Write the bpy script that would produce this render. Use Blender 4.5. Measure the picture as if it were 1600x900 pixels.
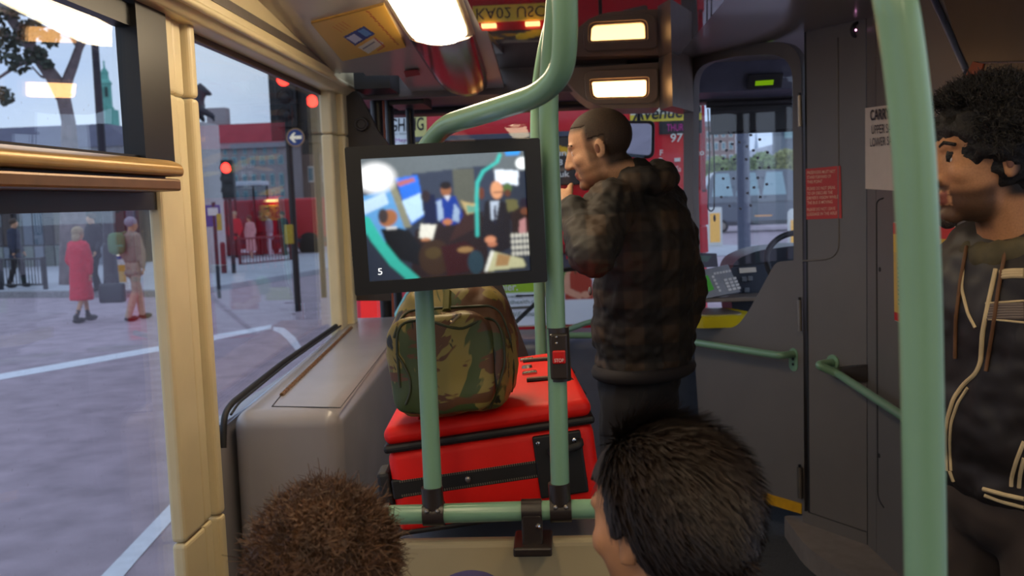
import bpy, bmesh, math, random
import numpy as np
from mathutils import Vector, Matrix
from mathutils.bvhtree import BVHTree

random.seed(7)
scene = bpy.context.scene
for o in list(bpy.data.objects):
    bpy.data.objects.remove(o)

# ---------------------------------------------------------------- camera
FPX = 1500.0                                   # focal length in pixels of the 1600x900 frame
CAM = Vector((0.0, 0.0, 1.85))                 # eye height above the road
YAW, PITCH, ROLL = math.radians(3.04), math.radians(5.2), math.radians(-2.06)
ROT = (Matrix.Rotation(YAW, 3, 'Z') @ Matrix.Rotation(math.pi / 2 - PITCH, 3, 'X') @ Matrix.Rotation(ROLL, 3, 'Z'))
cam_data = bpy.data.cameras.new('camera')
cam = bpy.data.objects.new('camera', cam_data)
scene.collection.objects.link(cam)
cam.matrix_world = Matrix.Translation(CAM) @ ROT.to_4x4()
cam_data.sensor_width = 36.0
cam_data.lens = FPX / 1600.0 * 36.0
cam_data.clip_start = 0.05
cam_data.clip_end = 1000
cam_data.dof.use_dof = True
cam_data.dof.focus_distance = 2.1
cam_data.dof.aperture_fstop = 5.6
scene.camera = cam

# ---------------------------------------------------------------- sky, exposure
scene.view_settings.view_transform = 'Standard'
scene.view_settings.look = 'None'
scene.view_settings.exposure = 0.0
scene.view_settings.gamma = 1.0
scene.view_settings.use_curve_mapping = False

world = bpy.data.worlds.new('evening_sky')
scene.world = world
world.use_nodes = True
wn, wl = world.node_tree.nodes, world.node_tree.links
wn.clear()
w_out = wn.new('ShaderNodeOutputWorld')
w_bg = wn.new('ShaderNodeBackground')
w_tc = wn.new('ShaderNodeTexCoord')
w_map = wn.new('ShaderNodeMapping')
w_map.inputs['Scale'].default_value = (1.0, 1.0, 2.6)
w_noise = wn.new('ShaderNodeTexNoise')
w_noise.inputs['Scale'].default_value = 2.2
w_noise.inputs['Detail'].default_value = 4
w_ramp = wn.new('ShaderNodeValToRGB')
w_ramp.color_ramp.elements[0].position = 0.35
w_ramp.color_ramp.elements[0].color = (0.36, 0.46, 0.68, 1)
w_ramp.color_ramp.elements[1].position = 0.68
w_ramp.color_ramp.elements[1].color = (0.54, 0.61, 0.72, 1)
w_bg.inputs['Strength'].default_value = 1.75
wl.new(w_tc.outputs['Generated'], w_map.inputs['Vector'])
wl.new(w_map.outputs['Vector'], w_noise.inputs['Vector'])
wl.new(w_noise.outputs['Fac'], w_ramp.inputs['Fac'])
wl.new(w_ramp.outputs['Color'], w_bg.inputs['Color'])
wl.new(w_bg.outputs['Background'], w_out.inputs['Surface'])

# ---------------------------------------------------------------- pixel rays of the photograph
def ray(px, py):
    return (ROT @ Vector(((px - 800) / FPX, (450 - py) / FPX, -1.0)))
def on_y(px, py, y):
    d = ray(px, py); return CAM + d * (y / d.y)
def on_x(px, py, x):
    d = ray(px, py); return CAM + d * (x / d.x)
def on_z(px, py, z):
    d = ray(px, py); return CAM + d * ((z - CAM.z) / d.z)
class Plane:
    def __init__(s, o, n): s.o = Vector(o); s.n = Vector(n).normalized()
    def hit(s, px, py):
        d = ray(px, py); return CAM + d * ((s.o - CAM).dot(s.n) / d.dot(s.n))

def c(r, g, b, a=1.0):
    f = lambda v: ((v / 255.0) / 12.92) if v / 255.0 <= 0.04045 else (((v / 255.0) + 0.055) / 1.055) ** 2.4
    return (f(r), f(g), f(b), a)

# ---------------------------------------------------------------- materials
MATS = {}
def mat(name, col, rough=0.6, metal=0.0, var=0.12, scale=18.0, bump=0.0, bump_scale=120.0, spec=0.5, coat=0.0, emit=None, emit_s=0.0):
    if name in MATS: return MATS[name]
    m = bpy.data.materials.new(name); m.use_nodes = True
    nt = m.node_tree; b = nt.nodes['Principled BSDF']
    b.inputs['Roughness'].default_value = rough
    b.inputs['Metallic'].default_value = metal
    b.inputs['Specular IOR Level'].default_value = spec
    b.inputs['Coat Weight'].default_value = coat
    b.inputs['Coat Roughness'].default_value = 0.08
    if emit:
        b.inputs['Emission Color'].default_value = emit
        b.inputs['Emission Strength'].default_value = emit_s
    tc = nt.nodes.new('ShaderNodeTexCoord')
    n = nt.nodes.new('ShaderNodeTexNoise'); n.inputs['Scale'].default_value = scale; n.inputs['Detail'].default_value = 3
    nt.links.new(tc.outputs['Object'], n.inputs['Vector'])
    r = nt.nodes.new('ShaderNodeValToRGB')
    lo = tuple(max(0, v * (1 - var)) for v in col[:3]) + (1,)
    hi = tuple(min(1, v * (1 + var)) for v in col[:3]) + (1,)
    r.color_ramp.elements[0].position = 0.3; r.color_ramp.elements[0].color = lo
    r.color_ramp.elements[1].position = 0.7; r.color_ramp.elements[1].color = hi
    nt.links.new(n.outputs['Fac'], r.inputs['Fac']); nt.links.new(r.outputs['Color'], b.inputs['Base Color'])
    if bump > 0:
        n2 = nt.nodes.new('ShaderNodeTexNoise'); n2.inputs['Scale'].default_value = bump_scale
        nt.links.new(tc.outputs['Object'], n2.inputs['Vector'])
        bp = nt.nodes.new('ShaderNodeBump'); bp.inputs['Strength'].default_value = bump; bp.inputs['Distance'].default_value = 0.004
        nt.links.new(n2.outputs['Fac'], bp.inputs['Height']); nt.links.new(bp.outputs['Normal'], b.inputs['Normal'])
    MATS[name] = m
    return m

def emis(name, col, s):
    if name in MATS: return MATS[name]
    m = bpy.data.materials.new(name); m.use_nodes = True
    nt = m.node_tree; nt.nodes.clear()
    e = nt.nodes.new('ShaderNodeEmission'); e.inputs['Color'].default_value = col; e.inputs['Strength'].default_value = s
    o = nt.nodes.new('ShaderNodeOutputMaterial'); nt.links.new(e.outputs[0], o.inputs[0])
    MATS[name] = m
    return m

def glass(name, tint=(1, 1, 1, 1), ior=1.5, dirt=0.0):
    if name in MATS: return MATS[name]
    m = bpy.data.materials.new(name); m.use_nodes = True
    nt = m.node_tree; nt.nodes.clear()
    t = nt.nodes.new('ShaderNodeBsdfTransparent'); t.inputs['Color'].default_value = tint
    g = nt.nodes.new('ShaderNodeBsdfGlossy'); g.inputs['Roughness'].default_value = 0.0
    f = nt.nodes.new('ShaderNodeFresnel'); f.inputs['IOR'].default_value = ior
    ge = nt.nodes.new('ShaderNodeNewGeometry'); mr = nt.nodes.new('ShaderNodeMapRange')   # both faces of the sheet reflect like an outer face
    mr.inputs['To Min'].default_value = ior; mr.inputs['To Max'].default_value = 1.0 / ior
    nt.links.new(ge.outputs['Backfacing'], mr.inputs['Value']); nt.links.new(mr.outputs['Result'], f.inputs['IOR'])
    mx = nt.nodes.new('ShaderNodeMixShader'); o = nt.nodes.new('ShaderNodeOutputMaterial')
    nt.links.new(f.outputs[0], mx.inputs[0]); nt.links.new(t.outputs[0], mx.inputs[1]); nt.links.new(g.outputs[0], mx.inputs[2])
    last = mx
    if dirt > 0:                              # dried rain drops and dust on the pane
        tc = nt.nodes.new('ShaderNodeTexCoord')
        n = nt.nodes.new('ShaderNodeTexVoronoi'); n.inputs['Scale'].default_value = 26.0
        nt.links.new(tc.outputs['Object'], n.inputs['Vector'])
        r = nt.nodes.new('ShaderNodeValToRGB')
        r.color_ramp.elements[0].position = 0.05; r.color_ramp.elements[0].color = (1, 1, 1, 1)
        r.color_ramp.elements[1].position = 0.10; r.color_ramp.elements[1].color = (0, 0, 0, 1)
        nt.links.new(n.outputs['Distance'], r.inputs['Fac'])
        mul = nt.nodes.new('ShaderNodeMath'); mul.operation = 'MULTIPLY'; mul.inputs[1].default_value = dirt
        nt.links.new(r.outputs['Color'], mul.inputs[0])
        d = nt.nodes.new('ShaderNodeBsdfDiffuse'); d.inputs['Color'].default_value = (0.45, 0.47, 0.52, 1)
        m2 = nt.nodes.new('ShaderNodeMixShader')
        nt.links.new(mul.outputs[0], m2.inputs[0]); nt.links.new(mx.outputs[0], m2.inputs[1]); nt.links.new(d.outputs[0], m2.inputs[2])
        last = m2
    nt.links.new(last.outputs[0], o.inputs[0])
    MATS[name] = m
    return m

def attr_mat(name, emit_s=0.0, rough=0.5):
    if name in MATS: return MATS[name]
    m = bpy.data.materials.new(name); m.use_nodes = True
    nt = m.node_tree; b = nt.nodes['Principled BSDF']
    a = nt.nodes.new('ShaderNodeAttribute'); a.attribute_name = 'print'
    b.inputs['Roughness'].default_value = rough
    if emit_s > 0:
        b.inputs['Base Color'].default_value = (0.01, 0.01, 0.01, 1)
        nt.links.new(a.outputs['Color'], b.inputs['Emission Color']); b.inputs['Emission Strength'].default_value = emit_s
    else:
        nt.links.new(a.outputs['Color'], b.inputs['Base Color'])
    MATS[name] = m
    return m

# ---------------------------------------------------------------- object helpers
WORLD = {}
SCRATCH = bpy.data.scenes.new('scratch')        # workbench for building meshes, removed at the end
def bake(o):
    SCRATCH.collection.objects.link(o)
    with bpy.context.temp_override(scene=SCRATCH, view_layer=SCRATCH.view_layers[0]):
        dg = bpy.context.evaluated_depsgraph_get()
    me = bpy.data.meshes.new_from_object(o.evaluated_get(dg))
    bpy.data.objects.remove(o)
    return me
def _tag(o, label, cat, group, kind):
    if label: o['label'] = label
    if cat: o['category'] = cat
    if group: o['group'] = group
    if kind: o['kind'] = kind

def thing(name, loc, label, cat, group=None, rot=None, kind=None):
    o = bpy.data.objects.new(name, None); scene.collection.objects.link(o)
    M = Matrix.Translation(Vector(loc))
    if rot is not None: M = M @ (rot.to_4x4() if isinstance(rot, Matrix) else Matrix.Rotation(rot, 4, 'Z'))
    o.matrix_world = M; o.empty_display_size = 0.05
    WORLD[o.name] = M
    _tag(o, label, cat, group, kind)
    return o

def obj(name, geo, m, parent=None, label=None, cat=None, group=None, kind=None, smooth=False, local=False):
    if isinstance(geo, bmesh.types.BMesh):
        me = bpy.data.meshes.new(name)
        bmesh.ops.recalc_face_normals(geo, faces=geo.faces)
        geo.to_mesh(me); geo.free()
    else:
        me = geo
    if parent is not None and not local: me.transform(WORLD[parent.name].inverted())
    me.materials.clear(); me.materials.append(m)
    if smooth:
        for p in me.polygons: p.use_smooth = True
        if smooth != 'full': me.set_sharp_from_angle(angle=math.radians(38))
    o = bpy.data.objects.new(name, me); scene.collection.objects.link(o)
    if parent is not None:
        o.parent = parent; WORLD[o.name] = WORLD[parent.name]
    else:
        WORLD[o.name] = Matrix.Identity(4)
    _tag(o, label, cat, group, kind)
    return o

def copy_tree(o, parent=None):
    cp = o.copy(); scene.collection.objects.link(cp)
    if parent is not None: cp.parent = parent
    for ch in o.children: copy_tree(ch, cp)
    return cp

def B(): return bmesh.new()

def box(lo, hi, bevel=0.0, seg=2, bm=None, M=None):
    b = bmesh.new()
    bmesh.ops.create_cube(b, size=1.0)
    lo, hi = Vector(lo), Vector(hi)
    for v in b.verts: v.co = Vector(((lo.x + hi.x) / 2 + v.co.x * (hi.x - lo.x), (lo.y + hi.y) / 2 + v.co.y * (hi.y - lo.y), (lo.z + hi.z) / 2 + v.co.z * (hi.z - lo.z)))
    if bevel > 0: bmesh.ops.bevel(b, geom=list(b.edges) + list(b.verts), offset=bevel, segments=seg, affect='EDGES', profile=0.5, clamp_overlap=True)
    if M is not None: bmesh.ops.transform(b, matrix=M, verts=b.verts)
    return merge(bm, b)

def merge(bm, b):
    if bm is None: return b
    me = bpy.data.meshes.new('tmp'); b.to_mesh(me); b.free()
    bm.from_mesh(me); bpy.data.meshes.remove(me)
    return bm

def frame_of(d):
    d = Vector(d).normalized()
    a = Vector((0, 0, 1)) if abs(d.z) < 0.9 else Vector((1, 0, 0))
    u = d.cross(a).normalized(); v = d.cross(u).normalized()
    return u, v

def fillet(pts, r, n=7):
    pts = [Vector(p) for p in pts]; out = [pts[0]]
    for i in range(1, len(pts) - 1):
        a, b, d = pts[i - 1], pts[i], pts[i + 1]
        u, w = (a - b), (d - b)
        k = min(r, u.length * 0.48, w.length * 0.48)
        p0, p1 = b + u.normalized() * k, b + w.normalized() * k
        for j in range(n + 1):
            t = j / n
            out.append((1 - t) ** 2 * p0 + 2 * t * (1 - t) * b + t * t * p1)
    out.append(pts[-1])
    return out

def tube(pts, rad, seg=16, bm=None, r_fillet=0.0, caps=True):
    b = bm if bm is not None else bmesh.new()
    pts = [Vector(p) for p in pts]
    if r_fillet > 0: pts = fillet(pts, r_fillet)
    n = len(pts); rings = []
    t0 = (pts[1] - pts[0]).normalized(); u, v = frame_of(t0)
    prev = t0
    for i, p in enumerate(pts):
        t = (pts[min(i + 1, n - 1)] - pts[max(i - 1, 0)]).normalized()
        q = prev.rotation_difference(t); u = q @ u; v = q @ v; prev = t
        rr = rad[i] if isinstance(rad, (list, tuple)) else rad
        rings.append([b.verts.new(p + (u * math.cos(2 * math.pi * k / seg) + v * math.sin(2 * math.pi * k / seg)) * rr) for k in range(seg)])
    for i in range(n - 1):
        for k in range(seg):
            b.faces.new((rings[i][k], rings[i][(k + 1) % seg], rings[i + 1][(k + 1) % seg], rings[i + 1][k]))
    if caps:
        b.faces.new(list(reversed(rings[0]))); b.faces.new(rings[-1])
    return b

def lathe(profile, origin, axis=(0, 0, 1), seg=24, bm=None):
    b = bm if bm is not None else bmesh.new()
    axis = Vector(axis).normalized(); u, v = frame_of(axis); o = Vector(origin)
    rings = []
    for r, h in profile:
        if r < 1e-6: rings.append([b.verts.new(o + axis * h)])
        else: rings.append([b.verts.new(o + axis * h + (u * math.cos(2 * math.pi * k / seg) + v * math.sin(2 * math.pi * k / seg)) * r) for k in range(seg)])
    for i in range(len(rings) - 1):
        a, d = rings[i], rings[i + 1]
        for k in range(seg):
            k2 = (k + 1) % seg
            if len(a) == 1 and len(d) == 1: continue
            if len(a) == 1: b.faces.new((a[0], d[k], d[k2]))
            elif len(d) == 1: b.faces.new((a[k], d[0], a[k2]))
            else: b.faces.new((a[k], a[k2], d[k2], d[k]))
    return b

def ellipsoid(ctr, rad, bm=None, axes=None, u=16, v=10):
    b = bmesh.new()
    bmesh.ops.create_uvsphere(b, u_segments=u, v_segments=v, radius=1.0)
    M = Matrix.Diagonal((rad[0], rad[1], rad[2])) if hasattr(rad, '__len__') else Matrix.Diagonal((rad, rad, rad))
    A = Matrix((axes[0], axes[1], axes[2])).transposed() if axes is not None else Matrix.Identity(3)
    for w in b.verts: w.co = Vector(ctr) + A @ (M @ w.co)
    return merge(bm, b)

def capsule(p0, p1, r0, r1, bm=None, n=12):
    b = bm if bm is not None else bmesh.new()
    p0, p1 = Vector(p0), Vector(p1); d = p1 - p0; L = d.length
    if L < 1e-6: return ellipsoid(p0, r0, b)
    prof = [(0, -r0)] + [(r0 * math.sin(a), -r0 * math.cos(a)) for a in (0.5, 1.0)] + [(r0, 0), ((r0 + r1) / 2, L / 2), (r1, L)] + [(r1 * math.sin(a), L + r1 * math.cos(a)) for a in (1.0, 0.5)] + [(0, L + r1)]
    return lathe(prof, p0, d, n, b)

def flat_panel(outer, holes, to3d, normal, depth, res=1, bevel=0.0):
    """2-D outline (with holes) filled and given a thickness; outlines are 2-D points, to3d maps them to the place"""
    cu = bpy.data.curves.new('tmp', 'CURVE'); cu.dimensions = '2D'; cu.fill_mode = 'BOTH'
    for ring in [outer] + list(holes):
        sp = cu.splines.new('POLY'); sp.points.add(len(ring) - 1); sp.use_cyclic_u = True
        for p, q in zip(sp.points, ring): p.co = (q[0], q[1], 0, 1)
    cu.extrude = depth / 2; cu.bevel_depth = bevel
    me = bake(bpy.data.objects.new('tmp', cu)); bpy.data.curves.remove(cu)
    n = Vector(normal).normalized()
    for v in me.vertices:
        z = v.co.z
        v.co = to3d(v.co.x, v.co.y) + n * (z - depth / 2)
    return me

def panel_px(outer_px, holes_px, plane, depth, front=None, bevel=0.0):
    """outline given as photograph pixels, laid on a real plane of the place; the slab grows away from the camera"""
    n = plane.n.copy()
    if n.dot(CAM - plane.o) < 0: n = -n
    ex = Vector((0, 0, 1)).cross(n)
    if ex.length < 1e-4: ex = Vector((1, 0, 0))
    ex.normalize(); ey = n.cross(ex).normalized()
    f = lambda q: (lambda h: ((h - plane.o).dot(ex), (h - plane.o).dot(ey)))(plane.hit(*q))
    to3d = lambda x, y: plane.o + ex * x + ey * y
    return flat_panel([f(q) for q in outer_px], [[f(q) for q in h] for h in holes_px], to3d, n, depth, bevel=bevel)

def rrect(x0, y0, x1, y1, r, n=5):
    pts = []
    for cx, cy, a0 in ((x1 - r, y1 - r, 0), (x0 + r, y1 - r, 90), (x0 + r, y0 + r, 180), (x1 - r, y0 + r, 270)):
        for i in range(n + 1):
            a = math.radians(a0 + 90 * i / n); pts.append((cx + r * math.cos(a), cy + r * math.sin(a)))
    return pts

def round_poly(pts, r, n=5):
    P = [Vector((p[0], p[1], 0)) for p in pts]; out = []
    for i in range(len(P)):
        a, b, d = P[i - 1], P[i], P[(i + 1) % len(P)]
        rr = r[i] if isinstance(r, (list, tuple)) else r
        u, w = a - b, d - b; k = min(rr, u.length * 0.48, w.length * 0.48)
        p0, p1 = b + u.normalized() * k, b + w.normalized() * k
        for j in range(n + 1):
            t = j / n; q = (1 - t) ** 2 * p0 + 2 * t * (1 - t) * b + t * t * p1
            out.append((q.x, q.y))
    return out

def prism(poly, lo, hi, axis='z', bevel=0.0, seg=3):
    """poly = 2-D outline; swept along axis from lo to hi"""
    b = bmesh.new()
    def P(q, h):
        return {'z': (q[0], q[1], h), 'y': (q[0], h, q[1]), 'x': (h, q[0], q[1])}[axis]
    A = [b.verts.new(P(q, lo)) for q in poly]; D = [b.verts.new(P(q, hi)) for q in poly]
    b.faces.new(A); b.faces.new(list(reversed(D)))
    for i in range(len(poly)):
        j = (i + 1) % len(poly); b.faces.new((A[i], D[i], D[j], A[j]))
    if bevel > 0:
        bmesh.ops.bevel(b, geom=list(b.edges), offset=bevel, segments=seg, affect='EDGES', clamp_overlap=True)
    return b

def hull8(bot, top):
    """8-corner solid from two quads"""
    b = bmesh.new()
    A = [b.verts.new(p) for p in bot]; D = [b.verts.new(p) for p in top]
    b.faces.new(list(reversed(A))); b.faces.new(D)
    for i in range(4):
        j = (i + 1) % 4; b.faces.new((A[i], A[j], D[j], D[i]))
    return b

def text(body, o3, ux, uy, m, parent, name='lettering', lift=0.002, bold=0.0, keep=False, shear=0.0):
    """lettering laid flat: o3 lower-left corner, ux the line's width vector, uy its cap-height vector"""
    cu = bpy.data.curves.new('tmp', 'FONT'); cu.body = body; cu.size = 1.0; cu.offset = bold; cu.resolution_u = 3; cu.shear = shear
    me = bake(bpy.data.objects.new('tmp', cu)); bpy.data.curves.remove(cu)
    xs = [v.co.x for v in me.vertices]; x0, x1 = min(xs), max(xs)
    ux, uy, o3 = Vector(ux), Vector(uy), Vector(o3)
    n = ux.cross(uy).normalized() * lift
    cap = 0.70
    for v in me.vertices:
        v.co = o3 + ux * ((v.co.x - x0) / (x1 - x0)) + uy * (v.co.y / cap) + n
    return obj(name, me, m, parent)

def text_px(body, plane, ll, lr, ul, m, parent, lift=0.002, bold=0.0, shear=0.0):
    a, b_, d = plane.hit(*ll), plane.hit(*lr), plane.hit(*ul)
    return text(body, a, b_ - a, d - a, m, parent, lift=lift, bold=bold, shear=shear)

def picture(name, img, o3, ux, uy, m, parent, lift=0.001):
    """a flat print or screen: img is an array rows x cols x 3 (linear), row 0 at the top"""
    h, w = img.shape[:2]
    o3, ux, uy = Vector(o3), Vector(ux), Vector(uy); n = ux.cross(uy).normalized() * lift
    gx, gy = np.meshgrid(np.linspace(0, 1, w + 1), np.linspace(1, 0, h + 1))
    V = np.array(o3 + n)[None, None] + gx[..., None] * np.array(ux) + gy[..., None] * np.array(uy)
    idx = np.arange((w + 1) * (h + 1)).reshape(h + 1, w + 1)
    F = np.stack([idx[1:, :-1], idx[1:, 1:], idx[:-1, 1:], idx[:-1, :-1]], -1).reshape(-1, 4)
    me = bpy.data.meshes.new(name)
    me.from_pydata(V.reshape(-1, 3).tolist(), [], F.tolist())
    at = me.color_attributes.new('print', 'FLOAT_COLOR', 'CORNER')
    col = np.ones((h * w, 4, 4), np.float32); col[:, :, :3] = img.reshape(-1, 1, 3)
    at.data.foreach_set('color', col.ravel())
    return obj(name, me, m, parent)

class Canvas:
    """tiny painter for flat prints (coordinates 0..1, y down)"""
    def __init__(s, w, h, bg):
        s.w, s.h = w, h; s.a = np.zeros((h, w, 3)); s.a[:] = c(*bg)[:3]
        s.X, s.Y = np.meshgrid((np.arange(w) + .5) / w, (np.arange(h) + .5) / h)
    def _put(s, mask, col): s.a = s.a * (1 - mask[..., None]) + np.array(c(*col)[:3]) * mask[..., None]
    def ell(s, x, y, rx, ry, col, rot=0.0, soft=0.15):
        ca, sa = math.cos(rot), math.sin(rot); dx, dy = s.X - x, s.Y - y
        d = np.sqrt(((dx * ca + dy * sa) / rx) ** 2 + ((-dx * sa + dy * ca) / ry) ** 2)
        s._put(np.clip((1 - d) / soft + 0.5, 0, 1), col)
    def poly(s, pts, col, alpha=1.0):
        inside = np.zeros_like(s.X, bool); n = len(pts)
        for i in range(n):
            (x0, y0), (x1, y1) = pts[i], pts[(i + 1) % n]
            cnd = ((y0 > s.Y) != (y1 > s.Y)) & (s.X < (x1 - x0) * (s.Y - y0) / ((y1 - y0) or 1e-9) + x0)
            inside ^= cnd
        s._put(inside * alpha, col)
    def line(s, pts, wd, col):
        for (x0, y0), (x1, y1) in zip(pts[:-1], pts[1:]):
            dx, dy = x1 - x0, y1 - y0; L = dx * dx + dy * dy
            t = np.clip(((s.X - x0) * dx + (s.Y - y0) * dy) / L, 0, 1)
            d = np.hypot(s.X - x0 - t * dx, s.Y - y0 - t * dy)
            s._put(np.clip((wd - d) / 0.006 + 0.5, 0, 1), col)
    def blur(s, n=1):
        for _ in range(n):
            p = np.pad(s.a, ((1, 1), (1, 1), (0, 0)), 'edge')
            s.a = (p[:-2, 1:-1] + p[2:, 1:-1] + p[1:-1, :-2] + p[1:-1, 2:] + 2 * s.a) / 6

def remesh(bm, voxel, smooth=6, name='tmp'):
    me = bpy.data.meshes.new(name); bm.to_mesh(me); bm.free()
    o = bpy.data.objects.new('tmp', me)
    r = o.modifiers.new('r', 'REMESH'); r.mode = 'VOXEL'; r.voxel_size = voxel
    if smooth:
        s = o.modifiers.new('s', 'SMOOTH'); s.iterations = smooth; s.factor = 0.5
    out = bake(o); bpy.data.meshes.remove(me)
    return out

def displace(me, amp, freq, seed=0.0, fn=None):
    from mathutils import noise
    n = len(me.vertices)
    co = np.empty(n * 3, np.float32); nr = np.empty(n * 3, np.float32)
    me.vertices.foreach_get('co', co); me.vertex_normals.foreach_get('vector', nr)
    co = co.reshape(-1, 3); nr = nr.reshape(-1, 3)
    q = co * freq + np.array((seed, seed * 1.7, -seed), np.float32)
    k = np.array([noise.noise(p) for p in q.tolist()], np.float32) * amp
    if fn: k *= np.array([fn(Vector(p)) for p in co.tolist()], np.float32)
    me.vertices.foreach_set('co', (co + nr * k[:, None]).ravel()); me.update()
# ================================================================= materials of the bus
M_cream   = mat('cream_moulding', c(216, 200, 158), 0.36, var=0.05, scale=6)
M_bronze  = mat('bronze_rail', c(176, 138, 78), 0.3, metal=0.35, var=0.06)
M_black   = mat('black_frame', c(16, 15, 15), 0.4, var=0.2)
M_rubber  = mat('black_rubber', c(24, 23, 25), 0.65, var=0.2)
M_grey    = mat('grey_moulding', c(146, 142, 146), 0.27, var=0.05, scale=5, bump=0.04, bump_scale=400)
M_grey2   = mat('grey_cab_panel', c(106, 100, 96), 0.42, var=0.06, scale=4, bump=0.05, bump_scale=420)
M_dgrey   = mat('dark_grey_panel', c(62, 62, 70), 0.45, var=0.1)
M_ceil    = mat('ceiling_laminate', c(168, 160, 150), 0.3, var=0.04, scale=3, coat=0.25)
M_gloss   = mat('glossy_ceiling', c(92, 80, 80), 0.016, var=0.06, scale=3, spec=0.9)
M_floor   = mat('speckled_floor', c(58, 60, 64), 0.6, var=0.5, scale=220)
M_teal    = mat('pale_green_paint', c(120, 158, 128), 0.28, var=0.03, scale=5, coat=0.2)
M_chrome  = mat('chrome', c(190, 185, 180), 0.14, metal=1.0, var=0.04)
M_steel   = mat('satin_steel', c(150, 140, 130), 0.35, metal=0.9, var=0.06)
M_clamp   = mat('brown_black_clamp', c(46, 38, 34), 0.32, var=0.12)
M_pane    = glass('window_glass', (0.93, 0.96, 0.97, 1), 1.6, dirt=0.10)
M_pane2   = glass('windscreen_glass', (0.95, 0.97, 0.97, 1), 1.45)
M_screenp = glass('cab_screen_acrylic', (0.96, 0.97, 0.98, 1), 1.4)
M_white   = mat('white_vinyl', c(225, 222, 214), 0.5, var=0.03)
M_ink     = mat('black_print', c(28, 26, 32), 0.5, var=0.1)

FZ = 0.32            # bus floor above the road
XG = -1.08           # inner face of the nearside glass
def yx(px, py, x): return on_x(px, py, x).y
S = 'structure'

# ------------------------------------------------------------------ floor, lower walls, rear
obj('floor', box((-1.14, -5.0, FZ - 0.06), (1.46, 5.62, FZ)), M_floor, kind=S)
obj('wall_rear', box((-1.14, -5.06, FZ), (1.46, -5.0, 2.6)), M_grey, kind=S)
Y1a, Y1b = yx(248, 450, -1.07), yx(331, 450, -1.03)           # pillar between the two windows
Y2a, Y2b = yx(512, 330, -1.07), yx(551, 330, -1.0)           # pillar before the door
wl_ = box((-1.14, -5.0, 0.2), (XG - 0.01, Y1b, 0.68)); box((-1.14, Y1b, 0.2), (XG - 0.01, Y2b, 1.18), bm=wl_)
obj('wall_left', wl_, M_grey, kind=S)

# ------------------------------------------------------------------ nearside windows
def pane(name, y0, y1, z0, z1, slope=0.0, lean=0.0):
    b = hull8([(XG - 0.008, y0, z0), (XG, y0, z0), (XG, y1, z0 + slope), (XG - 0.008, y1, z0 + slope)],
              [(XG - 0.008 + lean, y0, z1), (XG + lean, y0, z1), (XG + lean, y1, z1), (XG - 0.008 + lean, y1, z1)])
    return obj(name, b, M_pane, kind=S)
zr0, zr1 = on_x(150, 296, -0.97).z, on_x(150, 236, -0.97).z
w1 = pane('window_1', 0.95, Y1a + 0.06, 0.70, zr0)
obj('window_frame', box((XG - 0.01, 0.95, zr0 - 0.045), (XG + 0.02, Y1a + 0.02, zr0 + 0.01)), M_black, w1)
w2 = pane('window_2', 0.95, Y1a + 0.06, zr1 - 0.02, 2.37, lean=0.016)      # hopper glass leaned in at the top to lift the strip light's reflection
yb = yx(203, 110, -1.06)
fr = box((XG - 0.01, yb, zr1 - 0.02), (-1.035, yx(264, 110, -1.035), 2.39)); box((XG - 0.01, 0.95, 2.315), (-1.05, Y1a, 2.37), bm=fr)
box((XG - 0.01, 0.95, zr1 - 0.03), (-1.05, Y1a, zr1 + 0.012), bm=fr)
obj('window_frame', fr, M_black, w2)
w3 = pane('window_3', Y1b - 0.06, Y2a + 0.06, 1.16, 2.40, 0.09)
gt = box((XG - 0.012, Y1b - 0.05, 2.36), (XG + 0.006, Y2a + 0.05, 2.42))
obj('window_frame', gt, mat('dark_red_brown_seal', c(70, 42, 36), 0.4), w3)
# more windows behind the camera along both sides
for k, (y0, y1) in enumerate(((-0.75, 0.65), (-2.6, -1.0), (-4.6, -2.9))):
    pane('window_%d' % (4 + k), y0, y1, 0.70, 2.37)
    obj('trim_%d' % (20 + k), box((-1.13, y1, 0.68), (-1.0, y1 + 0.3, 2.4), 0.015), M_cream, kind=S)

# horizontal rail under the hopper window: rounded upper half, flat lower half
ye = yx(278, 262, -0.97)
zmid = on_x(150, 271, -0.97).z
sec = round_poly([(-1.09, zmid + 0.003), (-0.955, zmid + 0.003), (-0.955, zmid + 0.03), (-0.99, zr1), (-1.09, zr1)], [0, 0.012, 0.03, 0.03, 0])
tr = thing('trim_1', (-1.0, ye, zmid), None, None, kind=S)
obj('rounded_rail', prism(sec, 0.6, ye, 'y', 0.004, 2), M_bronze, tr, smooth=True)
obj('rail_core', box((-1.09, 0.6, zr0 + 0.004), (-1.0, ye - 0.01, zr1 - 0.004)), M_black, tr)
obj('flat_rail', box((-1.09, 0.6, zr0), (-0.965, ye + 0.004, zmid - 0.003), 0.006), mat('brown_rail', c(122, 86, 48), 0.35, metal=0.3), tr)

# pillar between the windows: three stepped cream profiles with a butt joint
def pillar(name, ya, ybb, zlo, zhi, parts, joint):
    t = thing(name, (-1.0, ya, zlo), None, None, kind=S)
    L = ybb - ya
    for f0, f1, x in parts:
        a, b_ = ya + L * f0, ya + L * f1
        g = None
        lo = zlo
        for j in list(joint) + [zhi]:
            bb = box((-1.086, a + 0.002, lo), (x, b_ - 0.002, j - 0.0025), 0.012, 3)
            obj('profile', bb, M_cream, t)
            lo = j
    return t
pillar('trim_2', Y1a, Y1b, FZ, 2.42, ((0.0, 0.55, -1.045), (0.55, 0.80, -1.05), (0.82, 1.0, -1.03)), (on_x(330, 835, -1.0).z, on_x(290, 143, -1.0).z))
pillar('trim_3', Y2a, Y2b, 1.2, 2.44, ((0.0, 0.60, -1.03), (0.60, 1.0, -1.0)), (on_x(530, 208, -1.0).z,))

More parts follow.
